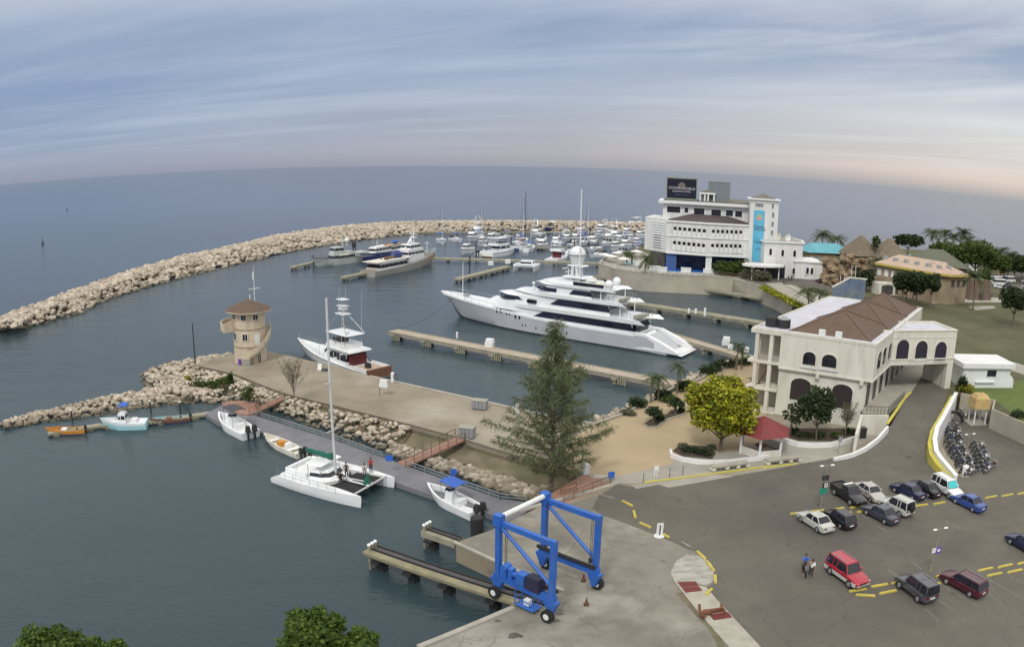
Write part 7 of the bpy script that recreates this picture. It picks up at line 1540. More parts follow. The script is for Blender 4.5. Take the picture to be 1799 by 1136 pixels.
def tree(nm, lab, p, H, cw, cb, n=1500, size=.35, lm='leafmid', seed=1, nl=14, trunk=.22, group=None, cat='tree', flatt=1.0, lobe=.42, tm='bark', off=(0, 0), stems=1, gap=0):
    """H total height, cw crown half width, cb height of the crown's underside"""
    r2 = random.Random(seed); t = ent(nm, lab, cat, p, 0, group); zc = (H + cb) / 2; rz = (H - cb) / 2; lobes = []
    for i in range(nl):
        th = i * 2.39996 + r2.uniform(-.3, .3); zz = -.85 + 1.75 * (i + .5) / nl; rr = math.sqrt(max(.05, 1 - zz * zz)) * r2.uniform(.55, .78); lr = lobe * r2.uniform(.75, 1.25)
        lobes.append((off[0] + rr * cw * math.cos(th), off[1] + rr * cw * math.sin(th), zc + zz * rz * .72, lr * cw, lr * cw, lr * min(cw, rz * 1.15) * .85 * flatt))
    if not gap: lobes.append((off[0], off[1], zc, cw * .6, cw * .6, rz * .62))
    mb = MB(); leafcloud(mb, lobes, n, size, rn=r2); mb.build('crown', lm, t)
    mb = MB()
    for k in range(stems):
        bx_ = (k - (stems - 1) / 2) * trunk * 3; top = Vector((off[0] * .8 + bx_ * 2, off[1] * .8, zc)); mb.cyl((bx_, 0, -.1), (bx_ + top.x * .4, top.y * .4, cb * .7 + .1), trunk, trunk * .75, 8); mb.cyl((bx_ + top.x * .4, top.y * .4, cb * .7 + .1), top, trunk * .75, trunk * .35, 7)
    for l in lobes[:min(nl, 9)]: mb.cyl((off[0] * .3, off[1] * .3, cb * .75 + (l[2] - cb) * .15), (l[0], l[1], l[2]), trunk * .42, trunk * .12, 5)
    mb.build('trunk', tm, t); return t
def bush(nm, lab, p, cw, H, n=500, size=.25, lm='leafdark', seed=1, cat='shrub', group=None, long=1.0, rz=0, cy=1.0):
    r2 = random.Random(seed); o0 = len(bpy.data.objects); lobes = []
    for i in range(7):
        x = r2.uniform(-.7, .7) * cw * long; lobes.append((x, r2.uniform(-.4, .4) * cw * cy, H * r2.uniform(.3, .55), cw * .5, cw * .5 * cy, H * .45))
    mb = MB(); leafcloud(mb, lobes, n, size, rn=r2, shell=.3); t = ent(nm, lab, cat, p, rz, group); mb.build('foliage', lm, t); mb = MB()
    for l in lobes[:4]: mb.cyl((l[0] * .4, l[1] * .4, -.05), (l[0], l[1], l[2]), .05, .02, 4)
    mb.build('stem', 'bark', t); return t
def palmtree(nm, lab, p, H, fl=2.6, nf=14, seed=1, lean=(.3, 0), group=None, tr=.14, lm='leafpalm', fan=False, droop=1.0):
    r2 = random.Random(seed); t = ent(nm, lab, 'palm tree', p, 0, group); pts = [Vector((lean[0] * (k / 5) ** 2, lean[1] * (k / 5) ** 2, H * k / 5)) for k in range(6)]; mb = MB()
    for k in range(5): mb.cyl(pts[k], pts[k + 1], tr * (1.25 - .1 * k), tr * (1.15 - .1 * k), 7)
    mb.build('trunk', 'bark', t); top = pts[-1]; mb = MB()
    for i in range(nf):
        a = i * 2.39996 + r2.uniform(-.2, .2); el = r2.uniform(-.25, 1.15) if not fan else r2.uniform(-.6, 1.2); L = fl * r2.uniform(.8, 1.1); d = Vector((math.cos(a), math.sin(a), 0)); sd = Vector((-d.y, d.x, 0)); prev = []
        ns = 6
        for k in range(ns + 1):
            q = k / ns; c = top + d * (L * q * math.cos(el * (1 - q * .3))) + Vector((0, 0, L * (math.sin(el) * q - droop * .62 * q * q))); w_ = (.30 if not fan else .42) * fl / 2.6 * math.sin(math.pi * min(.97, q * .85 + .12)) ; prev.append((c, w_))
        for k in range(ns):
            for s in (-1, 1):
                for j in range(2):
                    c = prev[k][0].lerp(prev[k + 1][0], j / 2); w_ = prev[k][1] * (1 - j / 2) + prev[k + 1][1] * j / 2; e_ = (prev[k + 1][0] - prev[k][0]) * .5
                    tip = c + sd * s * w_ * 2.0 + e_ * .7 - Vector((0, 0, w_ * .9)); mb.add([tuple(c), tuple(c + e_ * .75), tuple(tip)], [(0, 1, 2)])
    mb.build('crown', lm, t); return t
# the big feathery tree (casuarina) between quay and plaza
def feathery(nm, lab, p, H, W_, seed, nb=150):
    r2 = random.Random(seed); t = ent(nm, lab, 'tree', p); mt = MB(); mt.cyl((0, 0, -.2), (.1, 0, H * .5), .27, .17, 9); mt.cyl((.1, 0, H * .5), (0, 0, H * .985), .17, .03, 7); V = MB()
    for i in range(nb):
        q = (i + r2.random()) / nb; z = H * (.055 + .92 * q); a = i * 2.39996 + r2.uniform(-.4, .4); lim = (0.5, .8, 1.0, .95, .72, .80, .86, .62, .30, .20, .14, .06); qi = min(10.999, q * 11); env = (lim[int(qi)] * (1 - qi % 1) + lim[int(qi) + 1] * (qi % 1)) * (1 + .28 * math.sin(2 * a + q * 9)) * (.55 if r2.random() < .3 else 1)
        L = W_ * env * r2.uniform(.6, 1.12) + .25; up = .28 + .45 * q; d = Vector((math.cos(a), math.sin(a), up)).normalized(); b0 = Vector((0, 0, z)); b1 = b0 + d * L; mt.cyl(b0, b1, .035 + .05 * (1 - q), .012, 4)
        nt_ = int(8 + L * 24)
        for _ in range(nt_):
            s = r2.random() ** .75; c = b0 + d * L * (.18 + .86 * s) + Vector((r2.gauss(0, .10 + .18 * (1 - s)), r2.gauss(0, .10 + .18 * (1 - s)), r2.gauss(0, .12))); ln = r2.uniform(.35, .85); g_ = Vector((d.x * .5 + r2.gauss(0, .45), d.y * .5 + r2.gauss(0, .45), r2.uniform(-.9, .45))).normalized() * ln; sd = g_.cross(Vector((r2.gauss(0, 1), r2.gauss(0, 1), r2.gauss(0, 1)))).normalized() * .035
            V.add([c - sd, c + sd, c + g_ + sd * .4, c + g_ - sd * .4], [(0, 1, 2, 3)])
    V.build('crown', 'leafcas', t); mt.build('trunk', 'bark', t); return t
cp_ = P(968, 852, LO); feathery('feathery_tree', 'tall feathery grey-green casuarina-like tree at the end of the quay', cp_, HG(968, 852, LO, 560), 5.4, 11, 175)
def shoots(nm, lab, p, H, cw, seed, nb=46, m='leafgrey', z0=.22):
    r2 = random.Random(seed); t = ent(nm, lab, 'tree', p); mt = MB(); mt.cyl((0, 0, -.2), (0, 0, H * .55), .09, .05, 6); V = MB()
    for i in range(nb):
        a = i * 2.39996; q = r2.random(); b0 = Vector((0, 0, H * (z0 + .38 * q))); e = Vector((cw * (1 - .35 * q) * r2.uniform(.35, 1) * math.cos(a), cw * (1 - .35 * q) * r2.uniform(.35, 1) * math.sin(a), H * r2.uniform(.55, .98))); mt.cyl(b0, b0.lerp(e, .6), .022, .012, 4); mt.cyl(b0.lerp(e, .6), e, .012, .006, 3)
        for _ in range(30):
            c = b0.lerp(e, r2.uniform(.35, 1.03)) + Vector((r2.gauss(0, .13), r2.gauss(0, .13), r2.gauss(0, .13))); g_ = Vector((r2.gauss(0, 1), r2.gauss(0, 1), r2.gauss(.5, 1))).normalized() * r2.uniform(.10, .2); s_ = g_.cross(Vector((r2.gauss(0, 1), r2.gauss(0, 1), 0))).normalized() * .045; V.add([c - s_, c + s_, c + g_], [(0, 1, 2)])
    V.build('crown', m, t); mt.build('trunk', 'bark', t); return t
p = P(518, 716, 1.2); shoots('sparse_tree', 'sparse thin-leaved tree growing from the boulders beside the quay', p, HG(518, 716, 1.2, 618), 2.7, 5)
p = P(1266, 793, LO); tree('yellow_green_tree', 'big round yellow-green tree beside the gazebo', p, HG(1266, 793, LO, 662), 4.85, 1.5, 9500, .30, 'leafyel', 7, 30, .28, lobe=.31, off=(.1, .9))
p = P(1434, 772, LO); tree('dark_tree', 'dense dark green tree in front of the arched openings', p, HG(1434, 772, LO, 680), 2.75, 1.9, 2600, .30, 'leafdark', 9, 14, .14, off=(-.3, .4))
p = P(1388, 766, LO); tree('small_tree', 'small dark tree at the left corner of the building front', p, HG(1388, 766, LO, 702), 1.5, 1.3, 700, .22, 'leafdark', 12, 9, .08, gap=1)
p = P(1484, 768, LO); shoots('grey_tree', 'thin grey-leaved tree right of the dense dark tree', p, HG(1484, 768, LO, 704), 1.7, 14, 50)
# low planting in the two beds
for i, (x, y, c_, h_, m, lab) in enumerate([(1392, 762, .9, .9, 'leafdark', 'first low dark shrub in the bed under the arches'), (1412, 766, 1.0, .8, 'leafdark', 'second low dark shrub in the bed under the arches'), (1440, 768, 1.0, .8, 'leafdark', 'dark shrub under the dense tree'), (1465, 768, 1.0, .9, 'leafmid', 'greener shrub in the bed under the grey tree'), (1492, 762, .9, .9, 'leafdark', 'last dark shrub in the bed by the terrace wall'),
     (1198, 788, .9, .8, 'leafgrey', 'pale flowering shrub at the left of the round bed'), (1213, 794, 1.0, .7, 'leafdark', 'dark low shrub left of centre in the round bed'), (1236, 797, 1.0, .6, 'leafdark', 'dark low shrub right of centre in the round bed'), (1252, 790, .8, .8, 'leafgrey', 'pale shrub at the foot of the yellow-green tree')]): bush('shrub', lab, P(x, y, LO + .1), c_, h_, 260, .18, m, 30 + i)
for q in ([(1370, 764), (1403, 774), (1460, 775), (1505, 763), (1500, 752), (1400, 752)], [(1181, 792), (1199, 801), (1251, 806), (1258, 796), (1245, 784), (1195, 780)]): sheet('planting_soil', q, LO, mat('dark_soil', (.05, .04, .03), .95, (.08, .06, .04), 2) if 'dark_soil' not in bpy.data.materials else bpy.data.materials['dark_soil'], .02)
# shore planting along the plaza
G1 = 'palms along the shore of the plaza'
for i, (x, y, yt, fl, lab) in enumerate([(1189, 692, 642, 2.3, 'dense small palm at the head of the long pier'), (1143, 706, 664, 2.2, 'left palm of the pair at the root of the long pier'), (1156, 704, 662, 2.1, 'right palm of the pair at the root of the long pier'), (1293, 650, 606, 2.0, 'palm beside the stern of the big yacht'), (1303, 648, 615, 1.7, 'short palm right of the one by the yacht stern'), (1327, 700, 668, 1.7, 'small palm at the corner of the stair bay')]):
    p = P(x, y, LO); palmtree('palm_tree', lab, p, HG(x, y, LO, yt), fl, 16, 40 + i, (rnd.uniform(-.3, .3), .1), G1, .11)
for i, (x, y, c_, h_, m, lab) in enumerate([(1241, 660, 1.8, 2.3, 'leafdark', 'big round dark shrub on the shore, left of two'), (1256, 652, 1.5, 2.0, 'leafdark', 'round dark shrub touching the biggest one'), (1276, 646, 1.7, 2.0, 'leafdark', 'dark shrub below the yacht stern palm'), (1200, 687, 1.4, 1.8, 'leafdark', 'dark shrub right of the pier head palm'), (1165, 700, 1.3, 1.5, 'leafdark', 'shrub between the pier palms'), (1122, 716, 1.5, 1.7, 'leafdark', 'shrub left of the pair of palms'), (1104, 728, 1.2, .8, 'leafgrey', 'low brownish scrub at the water edge of the plaza'), (1215, 678, 1.2, .9, 'leafyel', 'low yellow-green scrub on the shore'), (1178, 706, 1.4, 1.0, 'leafmid', 'low green scrub behind the clipped palm'), (1310, 640, 1.6, 1.6, 'leafmid', 'green shrub at the foot of the stair bay')]): bush('shrub', lab, P(x, y, LO), c_, h_, 700, .22, m, 60 + i, group='shrubs along the shore')
for i, (x, y, h_, w_, lab) in enumerate([(1148, 742, 2.0, 1.35, 'left clipped dark tuft tree on the sandy plaza'), (1186, 727, 2.1, 1.2, 'right clipped dark tuft tree on the sandy plaza')]):
    p = P(x, y, LO); t = ent('clipped_palm', lab, 'small tree', p, 0, 'clipped trees on the plaza'); mb = MB(); leafcloud(mb, [(0, 0, h_ * .72, w_, w_, .5), (0, 0, h_ * .85, w_ * .6, w_ * .6, .45)], 900, .24, shell=.2); mb.build('crown', 'leafdark', t); MB().cyl((0, 0, 0), (0, 0, h_ * .7), .22, .16, 8).build('trunk', 'bark', t)
for i, (x, y, lab) in enumerate([(1158, 741, 'small dark shrub against the left clipped tree'), (1196, 725, 'small dark shrub against the right clipped tree')]): bush('shrub', lab, P(x, y, LO), .65, 1.2, 300, .18, 'leafdark', 80 + i)
sheet('planting_bed', [(1130, 744), (1150, 732), (1170, 728), (1180, 720), (1200, 718), (1202, 727), (1186, 732), (1165, 740), (1155, 750), (1138, 750)], LO, bpy.data.materials['dark_soil'], .02)
strip('kerb', [(1130, 745), (1138, 751), (1156, 750), (1168, 739), (1190, 731), (1203, 727)], LO, .25, .15, 'walk')
# headland shrubs
for i, (x, y, c_, h_, m, lab) in enumerate([(328, 668, .7, .8, 'leafyel', 'single yellow-green tuft among the headland boulders'), (352, 680, 1.3, 1.1, 'leafmid', 'green shrub left in the headland group'), (372, 682, 1.7, 1.3, 'leafmid', 'broad green shrub in the middle of the headland boulders'), (392, 676, 1.3, 1.4, 'leafmid', 'green shrub right in the headland group'), (404, 674, .6, 2.0, 'leafdark', 'upright dark shrub at the corner of the quay'), (437, 702, 1.3, 2.6, 'leafmid', 'tall green shrub above the brick landing')]): bush('shrub', lab, P(x, y, 1.2), c_, h_, 520, .2, m, 90 + i, group='shrubs on the headland')
# hotel and resort planting
for i, (x, y, c_, h_, m, lab) in enumerate([(1272, 482, 5.0, 4.8, 'leafmid', 'big green bush in front of the hotel, left'), (1293, 484, 5.0, 5.2, 'leafmid', 'big green bush in front of the hotel, middle'), (1318, 489, 4.0, 3.6, 'leafgrey', 'olive bush left of the hotel entrance'), (1340, 494, 2.6, 3.4, 'leafgrey', 'olive clipped bush beside the hotel entrance')]): bush('bush', lab, P(x, y, UP), c_, h_, 1100, .42, m, 110 + i, 'bush', 'bushes before the hotel')
hq = [(1340, 507), (1352, 512), (1364, 518), (1376, 523), (1388, 529), (1400, 535)]
t = ent('hedge', 'low yellow-green hedge along the sloping wall by the basin', 'hedge', P(1370, 521, 4.5)); mb = MB(); lob = []
for x, y in [(1340 + k * 4.6, 506 + k * 2.2) for k in range(15)]: q = P(x, y, 4.6) - P(1370, 521, 4.5); lob.append((q.x, q.y, .2, 1.3, 1.3, .9))
leafcloud(mb, lob, 2200, .3, shell=.3); mb.build('foliage', 'leafyel', t)
PG = 'palms of the resort'
for i, (x, y, yt, fl, lab) in enumerate([(1133, 480, 452, 3.0, 'brownish palm at the left corner of the hotel terrace'), (1101, 462, 446, 2.2, 'small terrace palm, left of two'), (1110, 464, 448, 2.2, 'small terrace palm, right of two'), (1421, 541, 512, 3.2, 'dark palm left of the pair by the garden walk'), (1438, 537, 512, 3.0, 'dark palm right of the pair by the garden walk'), (1543, 508, 460, 3.6, 'round-headed fan palm at the rock wall'), (1709, 545, 484, 4.0, 'slender palm standing on the field beside the brown kiosk'), (1444, 447, 411, 5.6, 'palm above the turquoise roof, left'), (1470, 446, 419, 4.6, 'palm above the turquoise roof, right'), (1637, 462, 408, 5.0, 'leftmost tall palm behind the resort'), (1657, 462, 409, 5.0, 'second tall palm behind the resort'), (1674, 464, 416, 4.8, 'third tall palm behind the resort'), (1688, 464, 409, 5.8, 'tallest palm behind the resort'), (1697, 463, 420, 4.6, 'palm right of the tallest one'), (1759, 476, 441, 5.0, 'palm at the back right edge'), (1775, 478, 446, 4.6, 'palm farthest right at the back'), (1745, 472, 448, 4.2, 'palm between the big green tree and the back right palms'), (1606, 500, 480, 3.0, 'low palm before the long tan building')]):
    p = P(x, y, UP); palmtree('palm_tree', lab, p, HG(x, y, UP, yt), fl * 1.15, 26, 140 + i, (rnd.uniform(-.8, .8), .3), PG, .2, fan=(x in (1543, 1133)))
TG = 'trees of the resort'
def tpx(nm, lab, x, y, yt, yb_, wpx, n, size, lm, seed, z=UP, **k):
    p = P(x, y, z); d = (p - Vector((0, 0, CAM_Z))).length; return tree(nm, lab, p, HG(x, y, z, yt), wpx / 2 * d / FPX, max(.6, HG(x, y, z, yb_)), n, size, lm, seed, **k)
tpx('broad_tree', 'flat-topped round dark tree above the long building', 1594, 452, 411, 434, 58, 1800, .75, 'leafdark', 201, group=TG)
tpx('broad_tree', 'large bright green tree behind the right end of the long building', 1712, 486, 424, 470, 86, 4200, .75, 'leafmid', 202, group=TG, nl=22, trunk=.4)
tpx('broad_tree', 'green tree below the tall palms', 1655, 474, 424, 456, 60, 2200, .7, 'leafmid', 203, group=TG)
tpx('broad_tree', 'dark green tree beside the tallest palm', 1680, 478, 430, 462, 46, 1600, .7, 'leafdark', 204, group=TG)
tpx('broad_tree', 'tree in the back row, first right of the bright green tree', 1757, 494, 448, 478, 44, 1500, .65, 'leafmid', 205, group=TG)
tpx('broad_tree', 'tree in the back row, second right of the bright green tree', 1781, 494, 446, 478, 46, 1500, .65, 'leafdark', 206, group=TG)
tpx('broad_tree', 'tree in the back row at the picture edge', 1806, 498, 446, 480, 50, 1500, .65, 'leafmid', 207, group=TG)
tpx('broad_tree', 'dark tree left in the group before the long building', 1588, 532, 474, 515, 46, 2200, .5, 'leafdark', 208, group=TG, stems=2)
tpx('broad_tree', 'dark tree in the middle of the group before the long building', 1606, 535, 476, 516, 44, 2200, .5, 'leafdark', 209, group=TG, stems=2)
tpx('broad_tree', 'darker tree right in the group before the long building', 1633, 543, 480, 514, 34, 1700, .45, 'leafdark', 210, group=TG)
tpx('broad_tree', 'small dark tree beside the group, by the white wall', 1652, 527, 484, 508, 26, 1000, .4, 'leafdark', 211, group=TG)
tpx('broad_tree', 'dark tree in front of the rock wall', 1521, 512, 472, 503, 30, 1500, .42, 'leafdark', 212, group=TG)
tpx('broad_tree', 'lone dark tree on the field near the picture edge', 1779, 572, 503, 548, 62, 2800, .45, 'leafdark', 213, group=TG, nl=18, trunk=.22)
tpx('broad_tree', 'tree in front of the vans, right of the big yellow sign', 1728, 512, 470, 500, 28, 900, .45, 'leafmid', 214, group=TG)
tpx('broad_tree', 'dark low tree behind the yellow hoarding', 1740, 484, 450, 474, 34, 900, .6, 'leafdark', 221, group=TG)
tpx('broad_tree', 'dark tree behind the minibuses', 1770, 488, 455, 478, 40, 1100, .6, 'leafdark', 222, group=TG)
tpx('broad_tree', 'dark tree behind the silver cars at the far right', 1795, 489, 456, 478, 40, 1100, .6, 'leafdark', 223, group=TG)
tpx('broad_tree', 'green tree touching the right end of the bright green one', 1738, 478, 436, 462, 34, 1200, .65, 'leafmid', 224, group=TG)
tpx('broad_tree', 'green tree low in front of the thatched green roof', 1668, 492, 468, 484, 26, 700, .5, 'leafmid', 225, group=TG)
tpx('broad_tree', 'small tree on the rocks above the mural wall', 1502, 500, 478, 494, 20, 500, .4, 'leafdark', 215, group=TG)
tpx('broad_tree', 'low green tree between the two thatched halls', 1535, 476, 410, 440, 16, 300, .6, 'leafmid', 216, group=TG)
bush('shrub', 'dark shrub beside the bridge column', P(1684, 688, UP), 1.6, 2.6, 900, .24, 'leafdark', 230); bush('shrub', 'yellow-green shrub beside the small white house', P(1697, 690, UP), 1.3, 1.5, 500, .22, 'leafyel', 231)
bush('shrub', 'small bush on top of the lawn wall', P(1787, 733, UP), 1.6, 1.2, 500, .2, 'leafdark', 232); bush('shrub', 'small bush at the foot of the lawn wall', P(1764, 756, LO), .9, 1.0, 300, .18, 'leafdark', 233); bush('shrub', 'shrub on the field edge behind the white house', P(1660, 596, UP), 1.6, 1.4, 300, .2, 'leafdark', 234)
# near bank below the camera with the two tree tops that rise into the frame
bankp = [Vector((-60, -60, 0)), Vector((-60, 33, 0)), Vector((-30, 35, 0)), Vector((-5, 34, 0)), Vector((-5, -60, 0))]
struct(MB().prism([(p.x, p.y) for p in bankp], -3, LO), 'bank', 'scrub')
def neartree(lab, x, y, z, cw, seed, n, nl, off=(0, 0)):
    q = P(x, y, z); p = Vector((q.x, q.y, LO)); 
    return tree('leafy_tree', lab, p, z - LO, cw, (z - LO) * .45, n, .17, 'leafnear', seed, nl, .22, group='tree tops at the bottom edge', lobe=.27)
neartree('bright green tree top rising from the bottom edge below the lift pier', 548, 1064, 12.2, 2.5, 301, 13000, 34)
neartree('bright green tree top at the bottom edge, right and lower of the larger one', 628, 1094, 11.2, 1.5, 302, 5000, 20)
neartree('bright green tree top in the bottom left corner', 72, 1093, 12.5, 2.9, 303, 11000, 34)
neartree('lower green tree top right of the bottom left one', 178, 1112, 11.5, 2.2, 304, 8000, 26)
neartree('small tree top ending the bottom left group', 236, 1130, 10.5, 1.3, 305, 3500, 16)
# ------------------------------------------------------------------ vehicles
def carpaint(nm, c, c2=None): return mat(nm, c, .28, coat=.6)
CP = dict(black=carpaint('black_car_paint', (.012, .012, .018)), greysil=carpaint('beige_silver_paint', (.42, .40, .38)), silver=carpaint('pale_silver_paint', (.50, .51, .47)), white=carpaint('white_car_paint', (.72, .73, .72)), blue=carpaint('blue_car_paint', (.03, .07, .28)), navy=carpaint('navy_car_paint', (.012, .018, .06)), slate=carpaint('slate_car_paint', (.045, .05, .075)), gunm=carpaint('gunmetal_paint', (.07, .07, .085)), maroon=carpaint('maroon_car_paint', (.07, .008, .02)), red=carpaint('red_paint', (.38, .015, .035)))
def car(lab, A, B_, kind, paint, cat='car', heading=1, L=None, z=LO, glassm='glass', lower=None, two=False, grp='cars parked on the asphalt'):
    """A, B_ : pixels of the two camera-side wheels; heading +1 when the nose is at B_"""
    a, c = P(*A, z), P(*B_, z); d = (c - a).normalized(); nn = Vector((-d.y, d.x, 0)); nn = nn if nn.y > 0 else -nn
    Wd = {'sedan': 1.70, 'hatch': 1.68, 'wagon': 1.74, 'suv': 1.82, 'pickup': 1.76}[kind]; L = L or {'sedan': 4.5, 'hatch': 4.1, 'wagon': 4.6, 'suv': 4.7, 'pickup': 5.0}[kind]; wb = L * .58
    cen = (a + c) / 2 + nn * Wd / 2; rz = math.atan2(d.y, d.x) + (0 if heading > 0 else math.pi)
    nm = {'sedan': 'parked_sedan', 'hatch': 'parked_hatchback', 'wagon': 'parked_estate_car', 'suv': 'parked_offroad_car', 'pickup': 'parked_pickup'}[kind]
    t = ent(nm, lab, cat, cen, rz, grp); hl, hw = L / 2, Wd / 2; lift = .12 if kind in ('suv', 'pickup') else 0; pm = CP[paint]
    zb_, zbelt, zr = .28 + lift, .92 + lift, {'sedan': 1.40, 'hatch': 1.46, 'wagon': 1.50, 'suv': 1.78, 'pickup': 1.68}[kind]
    hood = zbelt - .08; prof = [(-hl, .45 + lift, .68, .80), (-hl + .08, zb_, .78 + lift, .92), (-hl + .5, zb_, zbelt, .98), (-wb / 2, zb_, zbelt, 1), (0, zb_, zbelt - .01, 1), (wb / 2 - .25, zb_, zbelt - .02, 1), (wb / 2 + .3, zb_, hood - .02, .97), (hl - .18, zb_, hood - .16, .92), (hl, .42 + lift, .62 + lift, .80)]
    if kind == 'sedan': prof[1] = (-hl + .08, zb_, .86 + lift, .92)
    rings = []
    for x, z0, z1, k in prof:
        y = hw * k; rings.append([(x, -y * .96, z0), (x, -y, z0 + (z1 - z0) * .45), (x, -y * .97, z1 - .06), (x, -y * .80, z1), (x, y * .80, z1), (x, y * .97, z1 - .06), (x, y, z0 + (z1 - z0) * .45), (x, y * .96, z0)])
    body = MB().loft(rings).build('body', pm, t, True)
    if lower: MB().box(-hl + .12, hl - .16, -hw - .012, hw + .012, zb_, zb_ + .3).build('lower_trim', lower, body)
    # greenhouse: glass block, roof and pillars
    gx0, gx1, rb, rf = {'sedan': (-hl + .75, hl - 1.25, .62, .62), 'hatch': (-hl + .12, hl - 1.2, .38, .62), 'wagon': (-hl + .1, hl - 1.3, .30, .62), 'suv': (-hl + .08, hl - 1.35, .18, .5), 'pickup': (-.45, hl - 1.4, .12, .55)}[kind]
    MB().frus(gx0, gx1, hw * .90, zbelt - .03, zr - .06, rf, rb, .17).build('window_glass', glassm, t)
    rw = hw * .90 - .16; r0, r1 = gx0 + rb - .02, gx1 - rf + .02; rr_ = MB().frus(r0, r1, rw, zr - .07, zr, .12, .08, .07).build('roof', pm, t, False)
    mb = MB(); zs_ = (zbelt - .04, zr - .04)
    for s in (-1, 1):
        for (xa, xb) in ((gx0 + .02, r0 + .04), (gx1 - .02, r1 - .04), ((gx0 + gx1) / 2 - .05, (gx0 + gx1) / 2 - .02)) + (((gx0 + .95, gx0 + rb * .4 + .9),) if kind in ('wagon', 'suv') else ()): mb.bar((xa, s * (hw * .90 + .005), zs_[0]), (xb, s * (rw + .012), zs_[1]), .07, .07)
    mb.build('window_trim', pm, t)
    if kind in ('suv', 'wagon'):
        for s in (-1, 1): MB().bar((r0 + .2, s * (rw - .08), zr + .05), (r1 - .3, s * (rw - .08), zr + .05), .04, .04).build('roof_rail', 'grey', t)
    if kind == 'pickup':
        mb = MB(); mb.box(-hl + .1, -.5, -hw * .86, hw * .86, zbelt - .001, zbelt + .004); mb.build('bed_floor', 'black', t); mb = MB(); mb.box(-hl + .06, -.5, -hw * .99, -hw * .88, zbelt - .1, zbelt + .12); mb.box(-hl + .06, -.5, hw * .88, hw * .99, zbelt - .1, zbelt + .12); mb.box(-hl + .02, -hl + .12, -hw * .88, hw * .88, zbelt - .1, zbelt + .12); mb.build('bed_side', pm, t)
    r_ = .32 if kind not in ('suv', 'pickup') else .38
    for x in (-wb / 2, wb / 2):
        for s in (-1, 1):
            w_ = MB().cyl((x, s * (hw - .20), r_), (x, s * (hw + .015), r_), r_, r_, 18).build('wheel', 'tyre', t, True); MB().cyl((x, s * (hw + .0), r_), (x, s * (hw + .03), r_), r_ * .62, r_ * .55, 12).build('rim', 'rim', w_, True)
    for s in (-1, 1):
        MB().box(hl - .22, hl - .005, s * hw * .58 - .16, s * hw * .58 + .16, .50 + lift, .615 + lift).build('headlight', 'lamp_w', t); MB().box(-hl + .0, -hl + .12, s * hw * .66 - .14, s * hw * .66 + .14, .64 + lift, .78 + lift).build('tail_light', 'lamp_r', t); MB().box(gx1 - .45, gx1 - .25, s * (hw + .10) - .09, s * (hw + .10) + .09, zbelt, zbelt + .14).build('mirror', pm, t)
    MB().box(hl - .04, hl + .03, -.35, .35, .42 + lift, .56 + lift).build('grille', 'dark', t); MB().box(-hl - .02, -hl + .03, -.26, .26, .52 + lift, .64 + lift).build('number_plate', 'white', t); MB().box(-hl - .03, -hl + .1, -hw * .8, hw * .8, .34 + lift, .5 + lift).build('bumper', lower or pm, t); MB().box(hl - .1, hl + .04, -hw * .8, hw * .8, .32 + lift, .42 + lift).build('bumper', lower or pm, t)
    return t
ZC = lambda x, y: (1380 + x / 4.057, 800 + y / 4.057)
car('black pickup with white strip on the cab, beside the beige-silver sedan', ZC(352, 290), ZC(442, 350), 'pickup', 'black', 'pickup', 1); MB().box(-.42, -.12, -.62, .62, 1.69, 1.73).build('roof_strip', 'white', [o_ for o_ in bpy.data.objects if o_.name == 'parked_pickup'][0])
car('beige-silver sedan between the black pickup and the white car with spare wheel', ZC(510, 268), ZC(597, 330), 'sedan', 'greysil', heading=1)
car('black sedan with its tail to the camera, left of the other black car', ZC(787, 272), ZC(877, 314), 'sedan', 'navy', heading=-1)
car('black boxy sedan next to the white off-road car', ZC(900, 245), ZC(1003, 300), 'sedan', 'black', heading=-1)
t = car('white off-road car with cyan shining windscreen', ZC(1060, 250), ZC(1148, 305), 'suv', 'white', heading=1, glassm='glass')
MB().add([(1.04, -.74, 1.1), (1.04, .74, 1.1), (.60, .62, 1.70), (.60, -.62, 1.70)], [(0, 1, 2, 3)]).build('windscreen', mat('cyan_tinted_windscreen', (.05, .50, .52), .12), t)
car('blue sedan with rear spoiler, right of the white off-road car', ZC(1207, 345), ZC(1322, 403), 'sedan', 'blue', heading=-1)
car('pale silver sedan, leftmost car of the near side of the far row', ZC(113, 480), ZC(208, 542), 'sedan', 'silver', heading=-1)
car('black hatchback next to the pale silver sedan', ZC(290, 460), ZC(375, 520), 'hatch', 'black', heading=-1)
car('slate-blue sedan in front of the white car with spare wheel', ZC(583, 432), ZC(683, 485), 'sedan', 'slate', heading=-1)
t = car('white and silver off-road car with a spare wheel on its tail', ZC(690, 385), ZC(795, 437), 'suv', 'silver', heading=-1, L=4.2)
MB().cyl((-2.1, 0, 1.05), (-2.32, 0, 1.05), .34, .34, 16).build('spare_wheel', 'tyre', t, True)
car('red and silver double-cab off-road car, alone at the left of the near row', ZC(312, 850), ZC(437, 940), 'suv', 'red', heading=1, lower=CP['silver'], L=4.5)
car('dark grey estate car with pale roof in the near row', ZC(812, 955), ZC(920, 1040), 'suv', 'gunm', heading=-1, L=4.5)
car('maroon estate car in the near row', ZC(1150, 925), ZC(1290, 1003), 'wagon', 'maroon', heading=-1, L=4.8)
car('navy car half out of the picture at the right edge', ZC(1605, 640), ZC(1705, 700), 'sedan', 'navy', heading=-1)
